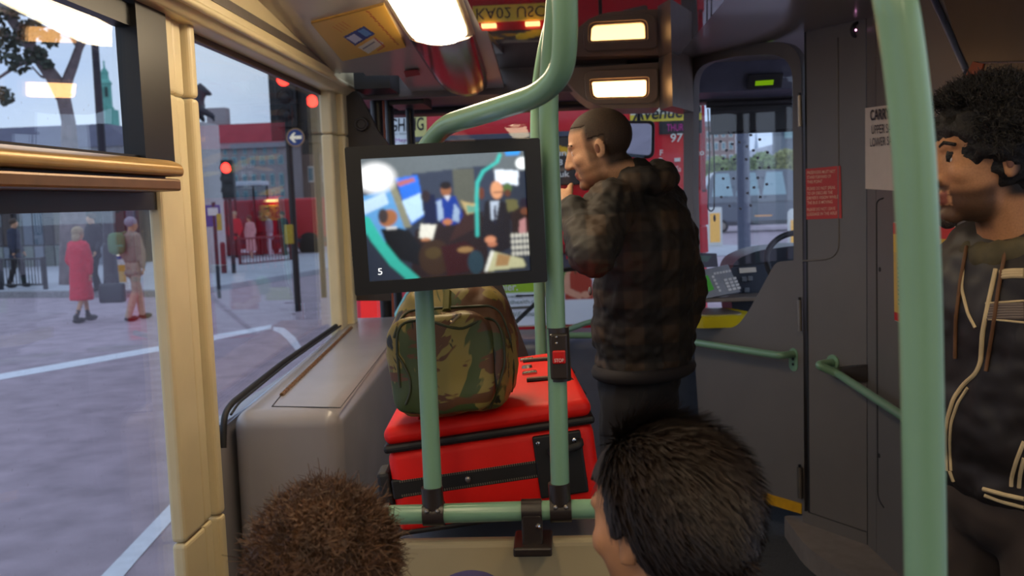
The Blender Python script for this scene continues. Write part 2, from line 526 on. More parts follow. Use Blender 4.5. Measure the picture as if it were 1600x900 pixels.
# header rail over the nearside windows
sec = round_poly([(-1.13, 2.385), (-1.0, 2.375), (-0.965, 2.40), (-0.95, 2.56), (-1.13, 2.66)], [0, 0.01, 0.01, 0, 0])
tr = thing('trim_4', (-1.0, 2, 2.4), None, None, kind=S)
obj('header_rail', prism(sec, -5.0, Y2b, 'y', 0.004, 2), M_cream, tr, smooth=True)
obj('header_bead', tube([(-0.962, -4.9, 2.405), (-0.962, Y2b - 0.02, 2.405)], 0.012, 10), M_cream, tr, smooth=True)

# ------------------------------------------------------------------ ceiling
def zc(y): return 2.43 + 0.087 * (4.2 - max(y, 2.0))
ya0, yb0 = on_x(545, 110, -0.95).y, 4.66
b = hull8([(-1.14, -5, zc(0)), (-0.25, -5, zc(0)), (-0.25, 2.0, zc(2)), (-1.14, 2.0, zc(2))],
          [(-1.14, -5, zc(0) + .05), (-0.25, -5, zc(0) + .05), (-0.25, 2.0, zc(2) + .05), (-1.14, 2.0, zc(2) + .05)])
cl = obj('ceiling', b, M_ceil, kind=S)
# forward left panel, with the notch for the door gear
pl_ceil = Plane((0, 2.0, zc(2.0)), (0, 0.087, 1.0))
outl = [(-1.10, 2.003), (-0.25, 2.003), (-0.25, 4.68), (-0.55, 4.69), (-0.70, 4.66), (-0.70, 4.30), (-0.84, 4.28), (-0.84, 4.22), (-1.10, 4.18)]
me = flat_panel(outl, [], lambda x, y: Vector((x, y, zc(y))), (0, 0, -1), 0.02)
obj('ceiling_panel', me, M_ceil, cl)
obj('ceiling_panel', box((-0.97, 2.0, 2.44), (-0.958, 4.3, 2.47)), mat('ceiling_seam', c(96, 88, 80), 0.5), cl)
# glossy centre panel and matt offside panel
GZ = 2.48
obj('glossy_panel', box((-0.27, 2.0, GZ), (0.56, 4.9, GZ + 0.02)), M_gloss, cl)
obj('ceiling_panel', box((-0.27, -5, 2.6), (0.56, 2.0, 2.65)), M_ceil, cl)
obj('ceiling_panel', hull8([(0.53, -5, 2.6), (1.47, -5, 2.6), (1.47, 2.0, 2.6), (0.53, 2.0, 2.6)], [(0.53, -5, 2.64), (1.47, -5, 2.64), (1.47, 2.0, 2.64), (0.53, 2.0, 2.64)]), M_ceil, cl)
obj('ceiling_panel', box((0.56, 2.0, 2.50), (1.47, 5.7, 2.54)), mat('offside_ceiling', c(120, 110, 100), 0.3, var=0.05, scale=3, coat=0.3), cl)
obj('ceiling_panel', box((-0.28, 1.99, 2.47), (1.47, 2.02, 2.64)), M_ceil, cl)

# ------------------------------------------------------------------ windscreen end
WY = 5.6
obj('wall_front', box((-1.14, WY, 0.25), (1.46, WY + 0.05, 1.02)), M_dgrey, kind=S)
hd = thing('trim_5', (0, 4.7, 2.4), None, None, kind=S)
obj('header_panel', hull8([(-1.1, 4.70, 2.385), (0.5, 4.70, 2.385), (0.5, 5.5, 2.385), (-1.1, 5.5, 2.385)],
                          [(-1.1, 4.70, 2.43), (0.5, 4.70, 2.47), (0.5, 5.5, 2.5), (-1.1, 5.5, 2.5)]), M_dgrey, hd)
obj('header_lip', box((-1.1, 5.40, 2.35), (1.46, 5.60, 2.43), 0.02), M_black, hd)
obj('header_shelf', box((-1.1, 4.66, 2.36), (0.34, 4.72, 2.50), 0.01), mat('header_grey', c(104, 96, 92), 0.45), hd)
ws = obj('window_10', box((-1.10, WY, 1.0), (1.46, WY + 0.008, 2.4)), M_pane2, kind=S)
obj('window_bar', box((0.252, WY - 0.01, 1.05), (0.272, WY + 0.02, 2.3)), M_black, ws)
# dashboard ledge across the front
dsh = box((-1.08, 5.12, 0.3), (0.5, 5.6, 1.10), 0.06, 4)
obj('trim_6', dsh, mat('slate_ledge', c(96, 100, 118), 0.35, var=0.05), kind=S, smooth=True)

# ------------------------------------------------------------------ offside wall behind the stairs (windows for the seats behind the camera)
wr = box((1.42, -5, 0.2), (1.46, 2.1, 0.95)); box((1.42, -5, 2.36), (1.46, 2.1, 2.62), bm=wr); box((1.42, 1.2, 0.9), (1.46, 5.6, 1.05), bm=wr)
box((1.42, 2.05, 0.2), (1.46, 3.6, 2.62), bm=wr); box((1.42, 3.6, 0.2), (1.46, 5.6, 1.0), bm=wr)
obj('wall_right', wr, M_grey, kind=S)
for k, (y0, y1) in enumerate(((0.2, 1.9), (-1.9, -0.1), (-4.0, -2.2))):
    obj('window_%d' % (11 + k), box((1.425, y0, 0.93), (1.433, y1, 2.38)), M_pane, kind=S)
    obj('trim_%d' % (30 + k), box((1.38, y1, 0.9), (1.46, y1 + 0.3, 2.4), 0.015), M_cream, kind=S)
# ================================================================= driver's cab: bulkhead, door, stairs side
HX, HY = 1.03, 4.10                     # hinge line of the cab door
DU = Vector((-0.38, 0.64, 0)).normalized()
P_door = Plane((HX, HY, 0), (-DU.y, DU.x, 0))
KX, KY = 1.20, 3.84
BU = Vector((KX - HX, KY - HY, 0)).normalized()
P_B = Plane((HX, HY, 0), (-BU.y, BU.x, 0))
CU = Vector((1.30 - KX, 2.05 - KY, 0)).normalized()
P_C = Plane((KX, KY, 0), (-CU.y, CU.x, 0))

def arc_px(pts, r, n=6): return round_poly(pts, r, n)

# cab door
door = thing('door_1', (HX, HY, FZ), None, None, kind=S)
outer = round_poly([(1257, 799), (1251.5, 62), (1150, 70), (1068, 88), (1068, 300), (1098, 742)], [0, 85, 20, 70, 0, 0], 8)
hole = round_poly([(1240, 407), (1238, 83), (1150, 88), (1084, 102), (1083, 300), (1088, 512), (1150, 513), (1172, 482), (1212, 409)], [0, 65, 10, 50, 0, 4, 16, 8, 10], 7)
obj('door_panel', panel_px(outer, [hole], P_door, 0.035), M_grey2, door)
rim = [P_door.hit(*q) for q in hole]; rim.append(rim[0])
obj('edge_trim', tube(rim, 0.006, 8), mat('edge_trim', c(120, 116, 118), 0.3), door, smooth=True)
pn = obj('door_pane', panel_px(round_poly([(1238, 405), (1237, 84), (1150, 89), (1085, 103), (1084, 300), (1086, 420)], [0, 65, 10, 50, 0, 0], 7), [], Plane(P_door.o + P_door.n * (0.02 if P_door.n.y > 0 else -0.02), P_door.n), 0.005), M_screenp, door)
# speech holes drilled through the pane
hm = mat('drilled_edge', c(96, 100, 110), 0.3)
hb = lathe([(0.0032, 0), (0.0058, 0), (0.0058, 0.008), (0.0032, 0.008), (0.0032, 0)], (0, 0, 0), P_door.n, 12)
hmesh = None
for i, (px, py) in enumerate([(1137, 207), (1171, 211), (1124, 221), (1153, 222), (1185, 218), (1142, 225), (1133, 235), (1165, 229), (1175, 235), (1197, 238), (1128, 248), (1145, 249), (1164, 249), (1182, 247), (1126, 264), (1185, 262), (1199, 262), (1128, 279), (1144, 279), (1165, 279), (1182, 278), (1196, 288), (1135, 293), (1176, 293), (1166, 302), (1186, 308), (1125, 308), (1138, 322), (1171, 321), (1155, 326)]):
    p = P_door.hit(px, py) + P_door.n * 0.012 * (1 if P_door.n.y > 0 else -1)
    if hmesh is None:
        hmesh = bpy.data.meshes.new('speech_hole'); bmesh.ops.recalc_face_normals(hb, faces=hb.faces); hb.to_mesh(hmesh); hb.free(); hmesh.materials.append(hm)
    o = bpy.data.objects.new('speech_hole', hmesh); scene.collection.objects.link(o)
    o.parent = door; o.location = p - WORLD[door.name].to_translation()
# hinges
for y0, y1 in ((150, 198), (468, 516), (728, 776)):
    a, b_ = P_door.hit(1250, y1), P_door.hit(1249, y0)
    off = Vector((-0.004, -0.02, 0))
    h = obj('hinge', tube([a + off, b_ + off], 0.0115, 12), M_steel, door, smooth=True)
    obj('hinge_pin', tube([b_ + off, b_ + off + Vector((0, 0, 0.012))], 0.006, 8), M_black, h)
# yellow kick strip under the door
obj('kick_strip', panel_px([(1100, 743), (1252, 787), (1252, 803), (1100, 758)], [], Plane(P_door.o - P_door.n * 0.004 * (1 if P_door.n.y > 0 else -1), P_door.n), 0.01), mat('yellow_strip', c(205, 150, 20), 0.4), door)
# fixed pillar left of the door with the bright splayed return
pil = prism([(0.475, 4.545), (0.515, 4.38), (0.655, 4.72), (0.62, 4.86)], 2.245, 2.5)
obj('trim_7', pil, mat('brown_grey_panel', c(122, 108, 96), 0.35), kind=S)

# bulkhead behind the driver
wb = thing('wall_cab', (HX, HY, FZ), None, None, kind=S)
def wall_strip(name, P, a, b_, z0, z1, m, par, th=0.03):
    n = P.n if P.n.dot(CAM - P.o) < 0 else -P.n
    a, b_ = Vector(a), Vector(b_)
    q = [Vector((a.x, a.y, z0)), Vector((b_.x, b_.y, z0)), Vector((b_.x, b_.y, z0)) + n * th, Vector((a.x, a.y, z0)) + n * th]
    return obj(name, hull8(q, [v + Vector((0, 0, z1 - z0)) for v in q]), m, par)
zb = P_B.hit(1300, 812).z
wall_strip('bulkhead_panel', P_B, (HX + BU.x * 0.008, HY + BU.y * 0.008, 0), (KX - BU.x * 0.004, KY - BU.y * 0.004, 0), zb, 2.50, M_grey2, wb)
wall_strip('bulkhead_skirt', P_B, (HX - 0.02, HY + 0.03, 0), (KX - BU.x * 0.004, KY - BU.y * 0.004, 0), FZ, zb - 0.005, M_grey2, wb)
wall_strip('seam', Plane(P_B.o + Vector((0.004, 0.004, 0)), P_B.n), (HX, HY + 0.01, 0), (KX + 0.01, KY + 0.005, 0), FZ, 2.5, M_rubber, wb, 0.02)
# recess line pressed into the bulkhead
rp = [P_B.hit(*q) for q in round_poly([(1253, 408), (1311, 404), (1309, 60), (1309, 59)], [4, 26, 2, 0], 6)][4:-4]
obj('pressed_edge', tube([p - P_B.n * (0.0 if P_B.n.y < 0 else 0.0) for p in rp], 0.004, 8), M_grey2, wb, smooth=True)

# stairs side with locker
ws_ = thing('wall_stairs', (KX, KY, FZ), None, None, kind=S)
e0 = P_C.hit(1369, 400); 
wall_strip('corner_post', P_C, (KX, KY, 0), (e0.x, e0.y + 0.004, 0), FZ, 2.50, M_grey2, ws_)
wall_strip('side_panel', P_C, (e0.x, e0.y, 0), (1.30, 2.05, 0), FZ, 2.50, M_grey2, ws_)
off = P_C.n * 0.004 * (1 if P_C.n.dot(CAM - P_C.o) > 0 else -1)
P_C2 = Plane(P_C.o + off, P_C.n)
P_C3 = Plane(P_C.o + off * 1.8, P_C.n)
lk = obj('locker_door', panel_px(round_poly([(1370, 311), (1480, 300), (1480, 905), (1372, 782)], [10, 4, 4, 14]), [], P_C2, 0.006), M_grey2, ws_)
lkp = [P_C2.hit(*q) for q in round_poly([(1482, 300), (1370, 311), (1372, 782), (1482, 908)], [0, 10, 14, 0])]
obj('door_gap', tube(lkp[6:-6], 0.0032, 8), M_rubber, ws_)
for px, py in ((1375, 421), (1374, 712)):
    p = P_C2.hit(px, py); obj('lock_hole', lathe([(0, .002), (0.009, .002), (0.009, -0.01), (0, -0.01)], p, off, 14), M_rubber, lk)
obj('upper_panel', panel_px([(1462, -40), (1650, -40), (1650, 190), (1512, 118)], [], P_C3, 0.01), mat('dark_stair_panel', c(34, 30, 34), 0.35), ws_)
obj('metal_edge', tube([P_C3.hit(1446, -30), P_C3.hit(1511, 112)], 0.011, 10), mat('blue_grey_metal', c(140, 150, 178), 0.3, metal=0.7), ws_, smooth=True)
obj('thin_rail', tube([P_C3.hit(1530, 98), P_C3.hit(1650, 96)], 0.003, 8), M_steel, ws_)
obj('orange_bracket', panel_px([(1508, 118), (1520, 96), (1536, 100), (1530, 122)], [], Plane(P_C3.o + off, P_C3.n), 0.012), mat('orange_brown', c(150, 66, 32), 0.5), ws_)

# rounded skirt casing at the foot of the bulkhead
g0 = P_B.hit(1215, 840)
sk = round_poly([(0.95, 4.22), (0.95, 3.84), (1.04, 3.5), (1.2, 3.3), (1.40, 3.3), (1.40, 4.2)], [0.02, 0.12, 0.1, 0.03, 0, 0])
obj('trim_8', prism(sk, FZ, 0.41, 'z', 0.03, 4), mat('skirt_grey', c(128, 118, 112), 0.45), kind=S, smooth=True)

# ------------------------------------------------------------------ notices on the bulkhead and stairs side
P_Bs = Plane(P_B.o + (P_B.n * 0.003 if P_B.n.dot(CAM - P_B.o) > 0 else -P_B.n * 0.003), P_B.n)
st = obj('warning_notice', panel_px([(1259, 264), (1313, 259), (1315, 341), (1260, 343)], [], P_Bs, 0.002), mat('red_vinyl', c(190, 40, 22), 0.45, var=0.04),
         label='red warning sticker with pale printed lines on the grey bulkhead behind the driver', cat='sticker')
M_pale = mat('pale_red_print', c(232, 190, 160), 0.5)
rows = ['PASSENGERS MUST NOT', 'STAND FORWARD OF', 'THIS POINT', '', 'PLEASE DO NOT SPEAK', 'TO OR OBSCURE THE', "DRIVER'S VISION WHILE", 'THE BUS IS MOVING', '', 'PLEASE DO NOT LEAVE', 'LUGGAGE IN THE AISLE']
yy = 271.5
for r in rows:
    if not r: yy += 3.2; continue
    L = 47.0 * len(r) / 21.0 + 1.5
    sl = -0.05
    text_px(r, P_Bs, (1261.5, yy + 0.6), (1261.5 + L, yy + 0.6 + sl * L), (1261.5, yy - 4.2), M_pale, st, 0.0012, 0.006)
    yy += 7.35
sg = obj('capacity_notice', panel_px([(1350.5, 169), (1452, 156), (1452, 301), (1351, 295)], [], P_C2, 0.002), mat('cream_vinyl', c(214, 200, 186), 0.45, var=0.03),
         label='cream notice with black capital lettering on the panel behind the green pole', cat='notice')
for body, x0, x1, y0, y1, bd in (('CARRYING', 1360, 1409, 188, 172, 0.022), ('UPPER SALOON', 1362, 1417, 209.5, 196, 0.0), ('LOWER SALOON', 1360, 1417, 229, 216, 0.0)):
    text_px(body, P_C3, (x0, y0), (x1, y0 - 0.09 * (x1 - x0)), (x0 - 0.5, y1), M_ink, sg, 0.0006, bd)
# safety notice on the locker, half hidden by the near pole
Cn = Canvas(40, 70, (216, 176, 84))
Cn.poly([(0, 0), (1, 0), (1, .12), (0, .12)], (222, 60, 52)); Cn.poly([(0, .12), (1, .12), (1, .3), (0, .3)], (236, 190, 70))
for i in range(11): Cn.poly([(.08, .36 + i * .045), (.92 - .2 * (i % 3 == 2), .36 + i * .045), (.92 - .2 * (i % 3 == 2), .375 + i * .045), (.08, .375 + i * .045)], (96, 80, 50))
Cn.poly([(0, .92), (1, .92), (1, 1), (0, 1)], (196, 30, 26))
a, b_, d = P_C3.hit(1398, 500), P_C3.hit(1494, 531), P_C3.hit(1396, 348)
nt_ = obj('safety_notice', panel_px([(1396, 347), (1492, 339), (1495, 532), (1398, 501)], [], P_C3, 0.002), mat('pale_vinyl', c(196, 190, 170), 0.5),
          label='yellow and red safety notice on the locker door, half behind the near pole', cat='notice')
picture('printed_face', Cn.a, a, b_ - a, d - a, attr_mat('printed_card'), nt_, 0.0012)

# small round camera with lit diodes
p = P_C2.hit(1343, 47)
cm_ = thing('surveillance_camera', p, 'small black round camera with glowing pink diodes high on the bulkhead', 'camera')
nn = (CAM - p).normalized(); nn.z = -0.1; nn.normalize()
obj('camera_body', lathe([(0, -0.03), (0.036, -0.03), (0.036, 0.02), (0.033, 0.03), (0.024, 0.032), (0.022, 0.024), (0, 0.024)], p, nn, 24), M_black, cm_, smooth=True)
u, v = frame_of(nn)
for k in range(6):
    r = 0.0 if k == 5 else 0.013
    q = p + nn * 0.026 + (u * math.cos(k * 1.2566) + v * math.sin(k * 1.2566)) * r
    obj('diode', ellipsoid(q, 0.0042, u=8, v=6), emis('pink_diode', (1.0, 0.4, 0.75, 1), 5.0), cm_)

# ------------------------------------------------------------------ grab rails on the cab
def flange(par, p, n, up=(0, 0, 1), w=0.026, h=0.05, drop=0.03):
    n = Vector(n).normalized(); up = Vector(up); s = n.cross(up).normalized()
    pts = [(0.0 + w * math.cos(t), w * math.sin(t)) for t in np.linspace(0, math.pi, 9)] + [(-w + 0 * t, -h * 0.7) for t in (0,)] + [(w * math.cos(t), -h + w * math.sin(t)) for t in np.linspace(math.pi, 2 * math.pi, 9)]
    me = flat_panel(pts, [], lambda x, y: Vector(p) + s * x + up * (y), n, 0.006)
    f = obj('flange', me, M_teal, par)
    for k in (0.45, 0.9):
        obj('screw', lathe([(0, 0.002), (0.006, 0.002), (0.006, -0.002), (0, -0.002)], Vector(p) - up * h * k + n * 0.001, n, 10), M_black, f)
    return f
toC = -P_door.n if P_door.n.dot(CAM - P_door.o) < 0 else P_door.n
r1 = thing('grab_rail', P_door.hit(1238, 556), 'pale green grab rail bolted across the driver cab door', 'grab rail')
q1 = P_door.hit(1240, 553); q0 = P_door.hit(1074, 528)
obj('rail_bar', tube([q1, q1 + toC * 0.075, q0 + toC * 0.075, q0 + Vector((-0.07, 0.11, 0.004)) + toC * 0.075, q0 + Vector((-0.08, 0.14, 0.0))], 0.0165, 16, r_fillet=0.05), M_teal, r1, smooth=True)
flange(r1, q1 + toC * 0.003, toC)
nC = off.normalized()
r2 = thing('grab_rail', P_C.hit(1352, 580), 'pale green grab rail with chrome collar running along the stair panel', 'grab rail')
k0 = P_B.hit(1302, 566); nB = (P_Bs.o - P_B.o).normalized()
k1 = k0 + nB * 0.085 + Vector((-0.01, 0, 0))
k2 = P_C.hit(1342, 583) + nC * 0.085
k3 = P_C.hit(1480, 668) + nC * 0.085
obj('rail_bar', tube([k0, k1, k2, k3, k3 - nC * 0.085], 0.0165, 16, r_fillet=0.03), M_teal, r2, smooth=True)
obj('collar', tube([k2 - (k3 - k2).normalized() * 0.02, k2 + (k3 - k2).normalized() * 0.012], 0.021, 16), M_chrome, r2, smooth=True)
obj('rose', lathe([(0, 0.008), (0.032, 0.006), (0.032, 0), (0, 0)], k0, nB, 18), M_teal, r2, smooth=True)
bk = P_C.hit(1352, 581)
obj('wall_bracket', hull8([bk + Vector((0, -.03, -.035)) , bk + Vector((0, .03, -.035)), k2 + Vector((0, .02, -.022)), k2 + Vector((0, -.02, -.022))],
                          [bk + Vector((0, -.03, .035)), bk + Vector((0, .03, .035)), k2 + Vector((0, .02, .022)), k2 + Vector((0, -.02, .022))]), M_clamp, r2)

# ------------------------------------------------------------------ lamp housing over the aisle
hf = thing('lamp_housing', (0.28, 4.55, 2.3), 'grey-brown overhead housing with recessed orange-lit lamp in front of the windscreen', 'ceiling lamp')
P_h = Plane((0, 4.55, 0), (0, 1, 0))
M_hous = mat('housing_moulding', c(150, 128, 108), 0.4, var=0.05)
ol = round_poly([(868, 108), (1033, 97), (1033, 168), (925, 171)], [4, 4, 4, 40], 6)
lamp_hole = round_poly([(925, 128), (1010, 124.5), (1010, 150), (928, 152)], [3, 3, 8, 8])
obj('housing_body', panel_px(ol, [lamp_hole], P_h, 0.30), M_hous, hf)
fr_o = round_poly([(914, 112), (1027, 107), (1027, 160), (916, 162)], [10, 8, 16, 20])
fr_i = round_poly([(920, 123), (1015, 119), (1015, 153), (922, 156)], [6, 6, 12, 12])
obj('bezel', panel_px(fr_o, [fr_i], Plane((0, 4.53, 0), (0, 1, 0)), 0.022, bevel=0.003), M_hous, hf)
obj('lamp_lens', panel_px(round_poly([(923, 126), (1012, 122.5), (1012, 152), (926, 154)], [3, 3, 8, 8]), [], Plane((0, 4.575, 0), (0, 1, 0)), 0.01), emis('warm_lamp', (1.0, 0.50, 0.17, 1), 9.0), hf)

# ------------------------------------------------------------------ inside the cab
M_dash = mat('dark_dash', c(44, 50, 62), 0.45, var=0.1)
dh = thing('cab_dashboard', (1.0, 5.2, FZ), 'dark moulded dashboard with curved binnacle in front of the steering wheel', 'dashboard')
P_d = Plane((0, 5.0, 0), (0, 1, 0))
obj('binnacle', panel_px(round_poly([(1138, 440), (1146, 408), (1180, 392), (1240, 384), (1330, 384), (1330, 560), (1150, 520)], [6, 14, 20, 8, 0, 0, 10]), [], P_d, 0.35), M_dash, dh)
obj('switch_panel', panel_px([(1142, 418), (1205, 412), (1195, 470), (1150, 470)], [], Plane((0, 4.985, 0), (0, 1, 0)), 0.01), mat('switch_panel', c(58, 68, 84), 0.4), dh)
obj('label_plate', panel_px([(1155, 419), (1181, 417.5), (1182, 425), (1156, 427)], [], Plane((0, 4.975, 0), (0, 1, 0)), 0.003), M_white, dh)
for px, py in ((1163, 436), (1172, 435), (1167, 453)):
    q = on_y(px, py, 4.975); obj('rocker_switch', box(q - Vector((.012, .01, .012)), q + Vector((.012, .008, .012)), 0.003), mat('pale_switch', c(120, 130, 142), 0.4), dh)
obj('counter', box((0.55, 4.78, on_y(1100, 466, 4.8).z - 0.02), (1.1, 5.1, on_y(1100, 466, 4.8).z), 0.004), mat('counter_edge', c(110, 100, 92), 0.4), dh)
obj('dash_base', box((0.5, 5.1, FZ), (1.42, 5.58, 1.04), 0.03), M_dash, dh)

tm = thing('ticket_machine', on_y(1120, 462, 4.85), 'grey ticket machine with green screen and keypad on the cab counter', 'ticket machine')
a, b_, cc, d = (1088, 424), (1137, 414), (1156, 455), (1098, 467)
P_t = Plane(on_y(1120, 462, 4.78), (0, -1, 0.25))
obj('case', panel_px([a, b_, cc, d], [], P_t, 0.05, bevel=0.002), mat('ticket_grey', c(128, 134, 146), 0.4), tm)
P_t2 = Plane(P_t.o - P_t.n * (0.005 if P_t.n.y > 0 else -0.005), P_t.n)
obj('display', panel_px([(1093, 433), (1106, 430), (1116, 452), (1104, 457)], [], P_t2, 0.004), mat('green_screen', c(60, 130, 50), 0.2, emit=c(60, 140, 50), emit_s=0.25), tm)
for r in range(4):
    for q in range(3):
        x, y = 1131 + q * 7.0 + r * 2.2, 436 + r * 5.0 - q * 1.3
        obj('key', panel_px([(x, y), (x + 5, y - 1), (x + 6, y + 2.6), (x + 1, y + 3.6)], [], P_t2, 0.005), mat('pale_key', c(196, 200, 206), 0.4), tm)
for q in range(6):
    x, y = 1115 + q * 4.6, 426 - q * 0.8
    obj('key', panel_px([(x, y), (x + 3.4, y - .7), (x + 4.2, y + 2.6), (x + .8, y + 3.3)], [], P_t2, 0.005), MATS['pale_key'], tm)
for q in range(5):
    x, y = 1112 + q * 2.6, 431 + q * 5.4
    obj('key', panel_px([(x, y), (x + 3.6, y - .7), (x + 4.6, y + 2.8), (x + 1, y + 3.5)], [], P_t2, 0.005), MATS['pale_key'], tm)
sc2 = thing('driver_display', on_y(1108, 415, 5.0), 'small dark display unit with green glass behind the ticket machine', 'display')
P_s = Plane((0, 5.0, 0), (0, 1, 0))
obj('case', panel_px([(1082, 396), (1119, 397), (1121, 416), (1082, 418)], [], P_s, 0.03, bevel=0.003), M_dash, sc2)
obj('glass', panel_px([(1086, 399), (1112, 400), (1106, 409), (1088, 409)], [], Plane((0, 4.99, 0), (0, 1, 0)), 0.004), mat('green_glass', c(70, 110, 96), 0.15), sc2)
yt = thing('coin_tray', on_y(1120, 510, 4.62), 'glossy yellow cash tray at the edge of the cab opening', 'tray')
zt = on_y(1120, 508, 4.66).z
tray = round_poly([(0.56, 4.98), (0.56, 4.62), (0.66, 4.56), (0.88, 4.56), (0.92, 4.66), (0.84, 4.9)], 0.03)
obj('tray_body', prism(tray, zt, zt + 0.055, 'z', 0.012, 2), mat('yellow_plastic', c(190, 172, 20), 0.25, var=0.04), yt, smooth=True)
obj('tray_insert', prism(round_poly([(0.60, 4.9), (0.60, 4.66), (0.68, 4.61), (0.85, 4.61), (0.86, 4.68), (0.80, 4.86)], 0.03), zt + 0.054, zt + 0.058, 'z'), M_steel, yt)
# steering wheel
so = on_y(1262, 412, 4.82)
sw = thing('steering_wheel', so, 'black three-spoke steering wheel standing at the edge of the cab opening', 'steering wheel')
ax = Vector((0.05, -0.75, 0.66)).normalized(); u, v = frame_of(ax)
R = 0.20
ring = [so + (u * math.cos(t) + v * math.sin(t)) * R for t in np.linspace(0, 2 * math.pi, 49)]
obj('rim', tube(ring, 0.015, 12, caps=False), M_rubber, sw, smooth=True)
obj('hub', lathe([(0, 0.02), (0.05, 0.015), (0.055, -0.01), (0.03, -0.04), (0, -0.04)], so - ax * 0.03, ax, 20), M_black, sw, smooth=True)
for k in range(3):
    t = k * 2.094 + 0.6
    obj('spoke', tube([so - ax * 0.03 + (u * math.cos(t) + v * math.sin(t)) * 0.04, so + (u * math.cos(t) + v * math.sin(t)) * R], [0.014, 0.01], 8), M_black, sw)
obj('column', tube([so - ax * 0.05, so - ax * 0.35], 0.03, 14), M_black, sw)
# overhead console with green readout, sun blind
oc = thing('overhead_console', on_y(1170, 140, 5.1), 'dark overhead console with a lit green readout above the driver', 'console')
obj('console_body', hull8([(0.62, 4.98, 2.36), (1.42, 4.98, 2.36), (1.42, 5.40, 2.365), (0.62, 5.40, 2.365)], [(0.62, 4.92, 2.50), (1.42, 4.92, 2.50), (1.42, 5.55, 2.50), (0.62, 5.55, 2.50)]), mat('console_slate', c(86, 88, 104), 0.5), oc)
P_o = Plane((0, 4.95, 2.4), (0, -1, -0.3))
obj('readout_frame', panel_px([(1170, 117), (1224, 115), (1221, 137), (1168, 140)], [], Plane((0, 4.93, 2.4), (0, -1, -0.35)), 0.02), M_black, oc)
obj('readout', panel_px([(1181, 127), (1209, 125), (1208, 132.5), (1180, 134)], [], Plane((0, 4.924, 2.4), (0, -1, -0.35)), 0.006), emis('green_readout', c(150, 205, 20), 0.55), oc)
bl = thing('sun_blind', (1.1, 5.4, 2.3), 'black roller sun blind pulled part way down the windscreen', 'blind')
bz0, bz1 = on_y(1170, 206, 5.42).z, on_y(1170, 160, 5.42).z
bx0 = on_y(1104, 180, 5.42).x
obj('blind_cloth', box((bx0 + 0.02, 5.415, bz0), (1.42, 5.422, bz1)), M_black, bl)
obj('blind_roller', tube([(bx0, 5.42, bz1), (1.42, 5.42, bz1)], 0.022, 14), M_black, bl, smooth=True)
obj('bottom_bar', tube([(bx0 + 0.01, 5.42, bz0), (1.42, 5.42, bz0)], 0.009, 10), M_black, bl, smooth=True)
cd = [on_y(q[0], q[1], 5.38) for q in ((1106, 170), (1109, 240), (1107, 300), (1106, 326), (1111, 331), (1116, 326), (1116, 250), (1113, 180))]
obj('pull_cord', tube(cd, 0.004, 8, r_fillet=0.02), M_rubber, bl)
obj('cord_bead', ellipsoid(on_y(1116.5, 341, 5.38), (0.007, 0.007, 0.02), u=10, v=8), M_black, bl)
# wing mirror seen through the windscreen
wm = thing('wing_mirror', on_y(1000, 218, 5.75), 'black rounded mirror hanging in the windscreen beside the man in the plaid jacket', 'mirror')
ol = round_poly([(972, 190), (1022, 190), (1021, 247), (972, 243)], [8, 8, 12, 10])
obj('mirror_case', panel_px(ol, [], Plane((0, 5.78, 0), (0, 1, 0)), 0.05, bevel=0.006), M_black, wm)
Mm = mat('mirror_glass', c(205, 212, 222), 0.03, metal=1.0, var=0.0)
obj('mirror_glass', panel_px(round_poly([(975, 193), (1018, 193), (1017, 243), (975, 239)], 7), [], Plane((0, 5.765, 0), (0.25, 1, 0.12)), 0.004), Mm, wm)
obj('mirror_arm', tube([on_y(998, 192, 5.8), on_y(998, 160, 5.8), on_y(1003, 120, 5.75)], 0.012, 10), M_black, wm)
# ================================================================= things inside the bus
def bvh_of(*objs):
    V, F = [], []
    for o in objs:
        me = o.data; W = WORLD[o.name]; k = len(V)
        V += [W @ v.co for v in me.vertices]; F += [[i + k for i in p.vertices] for p in me.polygons]
    return BVHTree.FromPolygons(V, F)
def cast_path(pts, bvh, lift=0.002, step=6.0):
    out = []
    dense = []
    for (x0, y0), (x1, y1) in zip(pts[:-1], pts[1:]):
        n = max(1, int(math.hypot(x1 - x0, y1 - y0) / step))
        dense += [(x0 + (x1 - x0) * i / n, y0 + (y1 - y0) * i / n) for i in range(n)]
    dense.append(pts[-1])
    for q in dense:
        d = ray(*q).normalized(); h = bvh.ray_cast(CAM, d)
        if h[0] is not None: out.append(h[0] - d * lift)
    if len(out) < 2: return out
    sm = out[:]
    for _ in range(2):
        sm = [sm[0]] + [(sm[i - 1] + sm[i] * 2 + sm[i + 1]) / 4 for i in range(1, len(sm) - 1)] + [sm[-1]]
    return sm

# ------------------------------------------------------------------ grey casing under the window, over the wheel
CY0, CY1 = on_z(520, 640, 1.21).y, Y2b + 0.12
def ztop(y): return 1.21 + 0.055 * (y - 3.05)
cs = thing('wheel_casing', (-0.9, CY0, FZ), 'smooth grey moulded casing below the window with a hinged flap on top', 'casing')
XR = -0.72
b = box((-1.074, CY0, FZ), (XR, CY1, 1.21), 0.055, 7)
for v in b.verts:
    if v.co.z > 0.9: v.co.z += ztop(v.co.y) - 1.21
obj('casing_shell', b, M_grey, cs, smooth=True)
# rubber between casing and glass
rb = [on_x(x, y, -1.06) for x, y in ((349, 700), (350, 648), (362, 630), (440, 568), (534, 503))]
obj('rubber_seal', tube(rb, 0.010, 10, r_fillet=0.05), M_rubber, cs, smooth=True)
rb2 = [p + Vector((0.022, 0.0, 0.0)) for p in rb[1:]]
obj('rubber_seal', tube(rb2, 0.004, 8, r_fillet=0.05), M_rubber, cs, smooth=True)
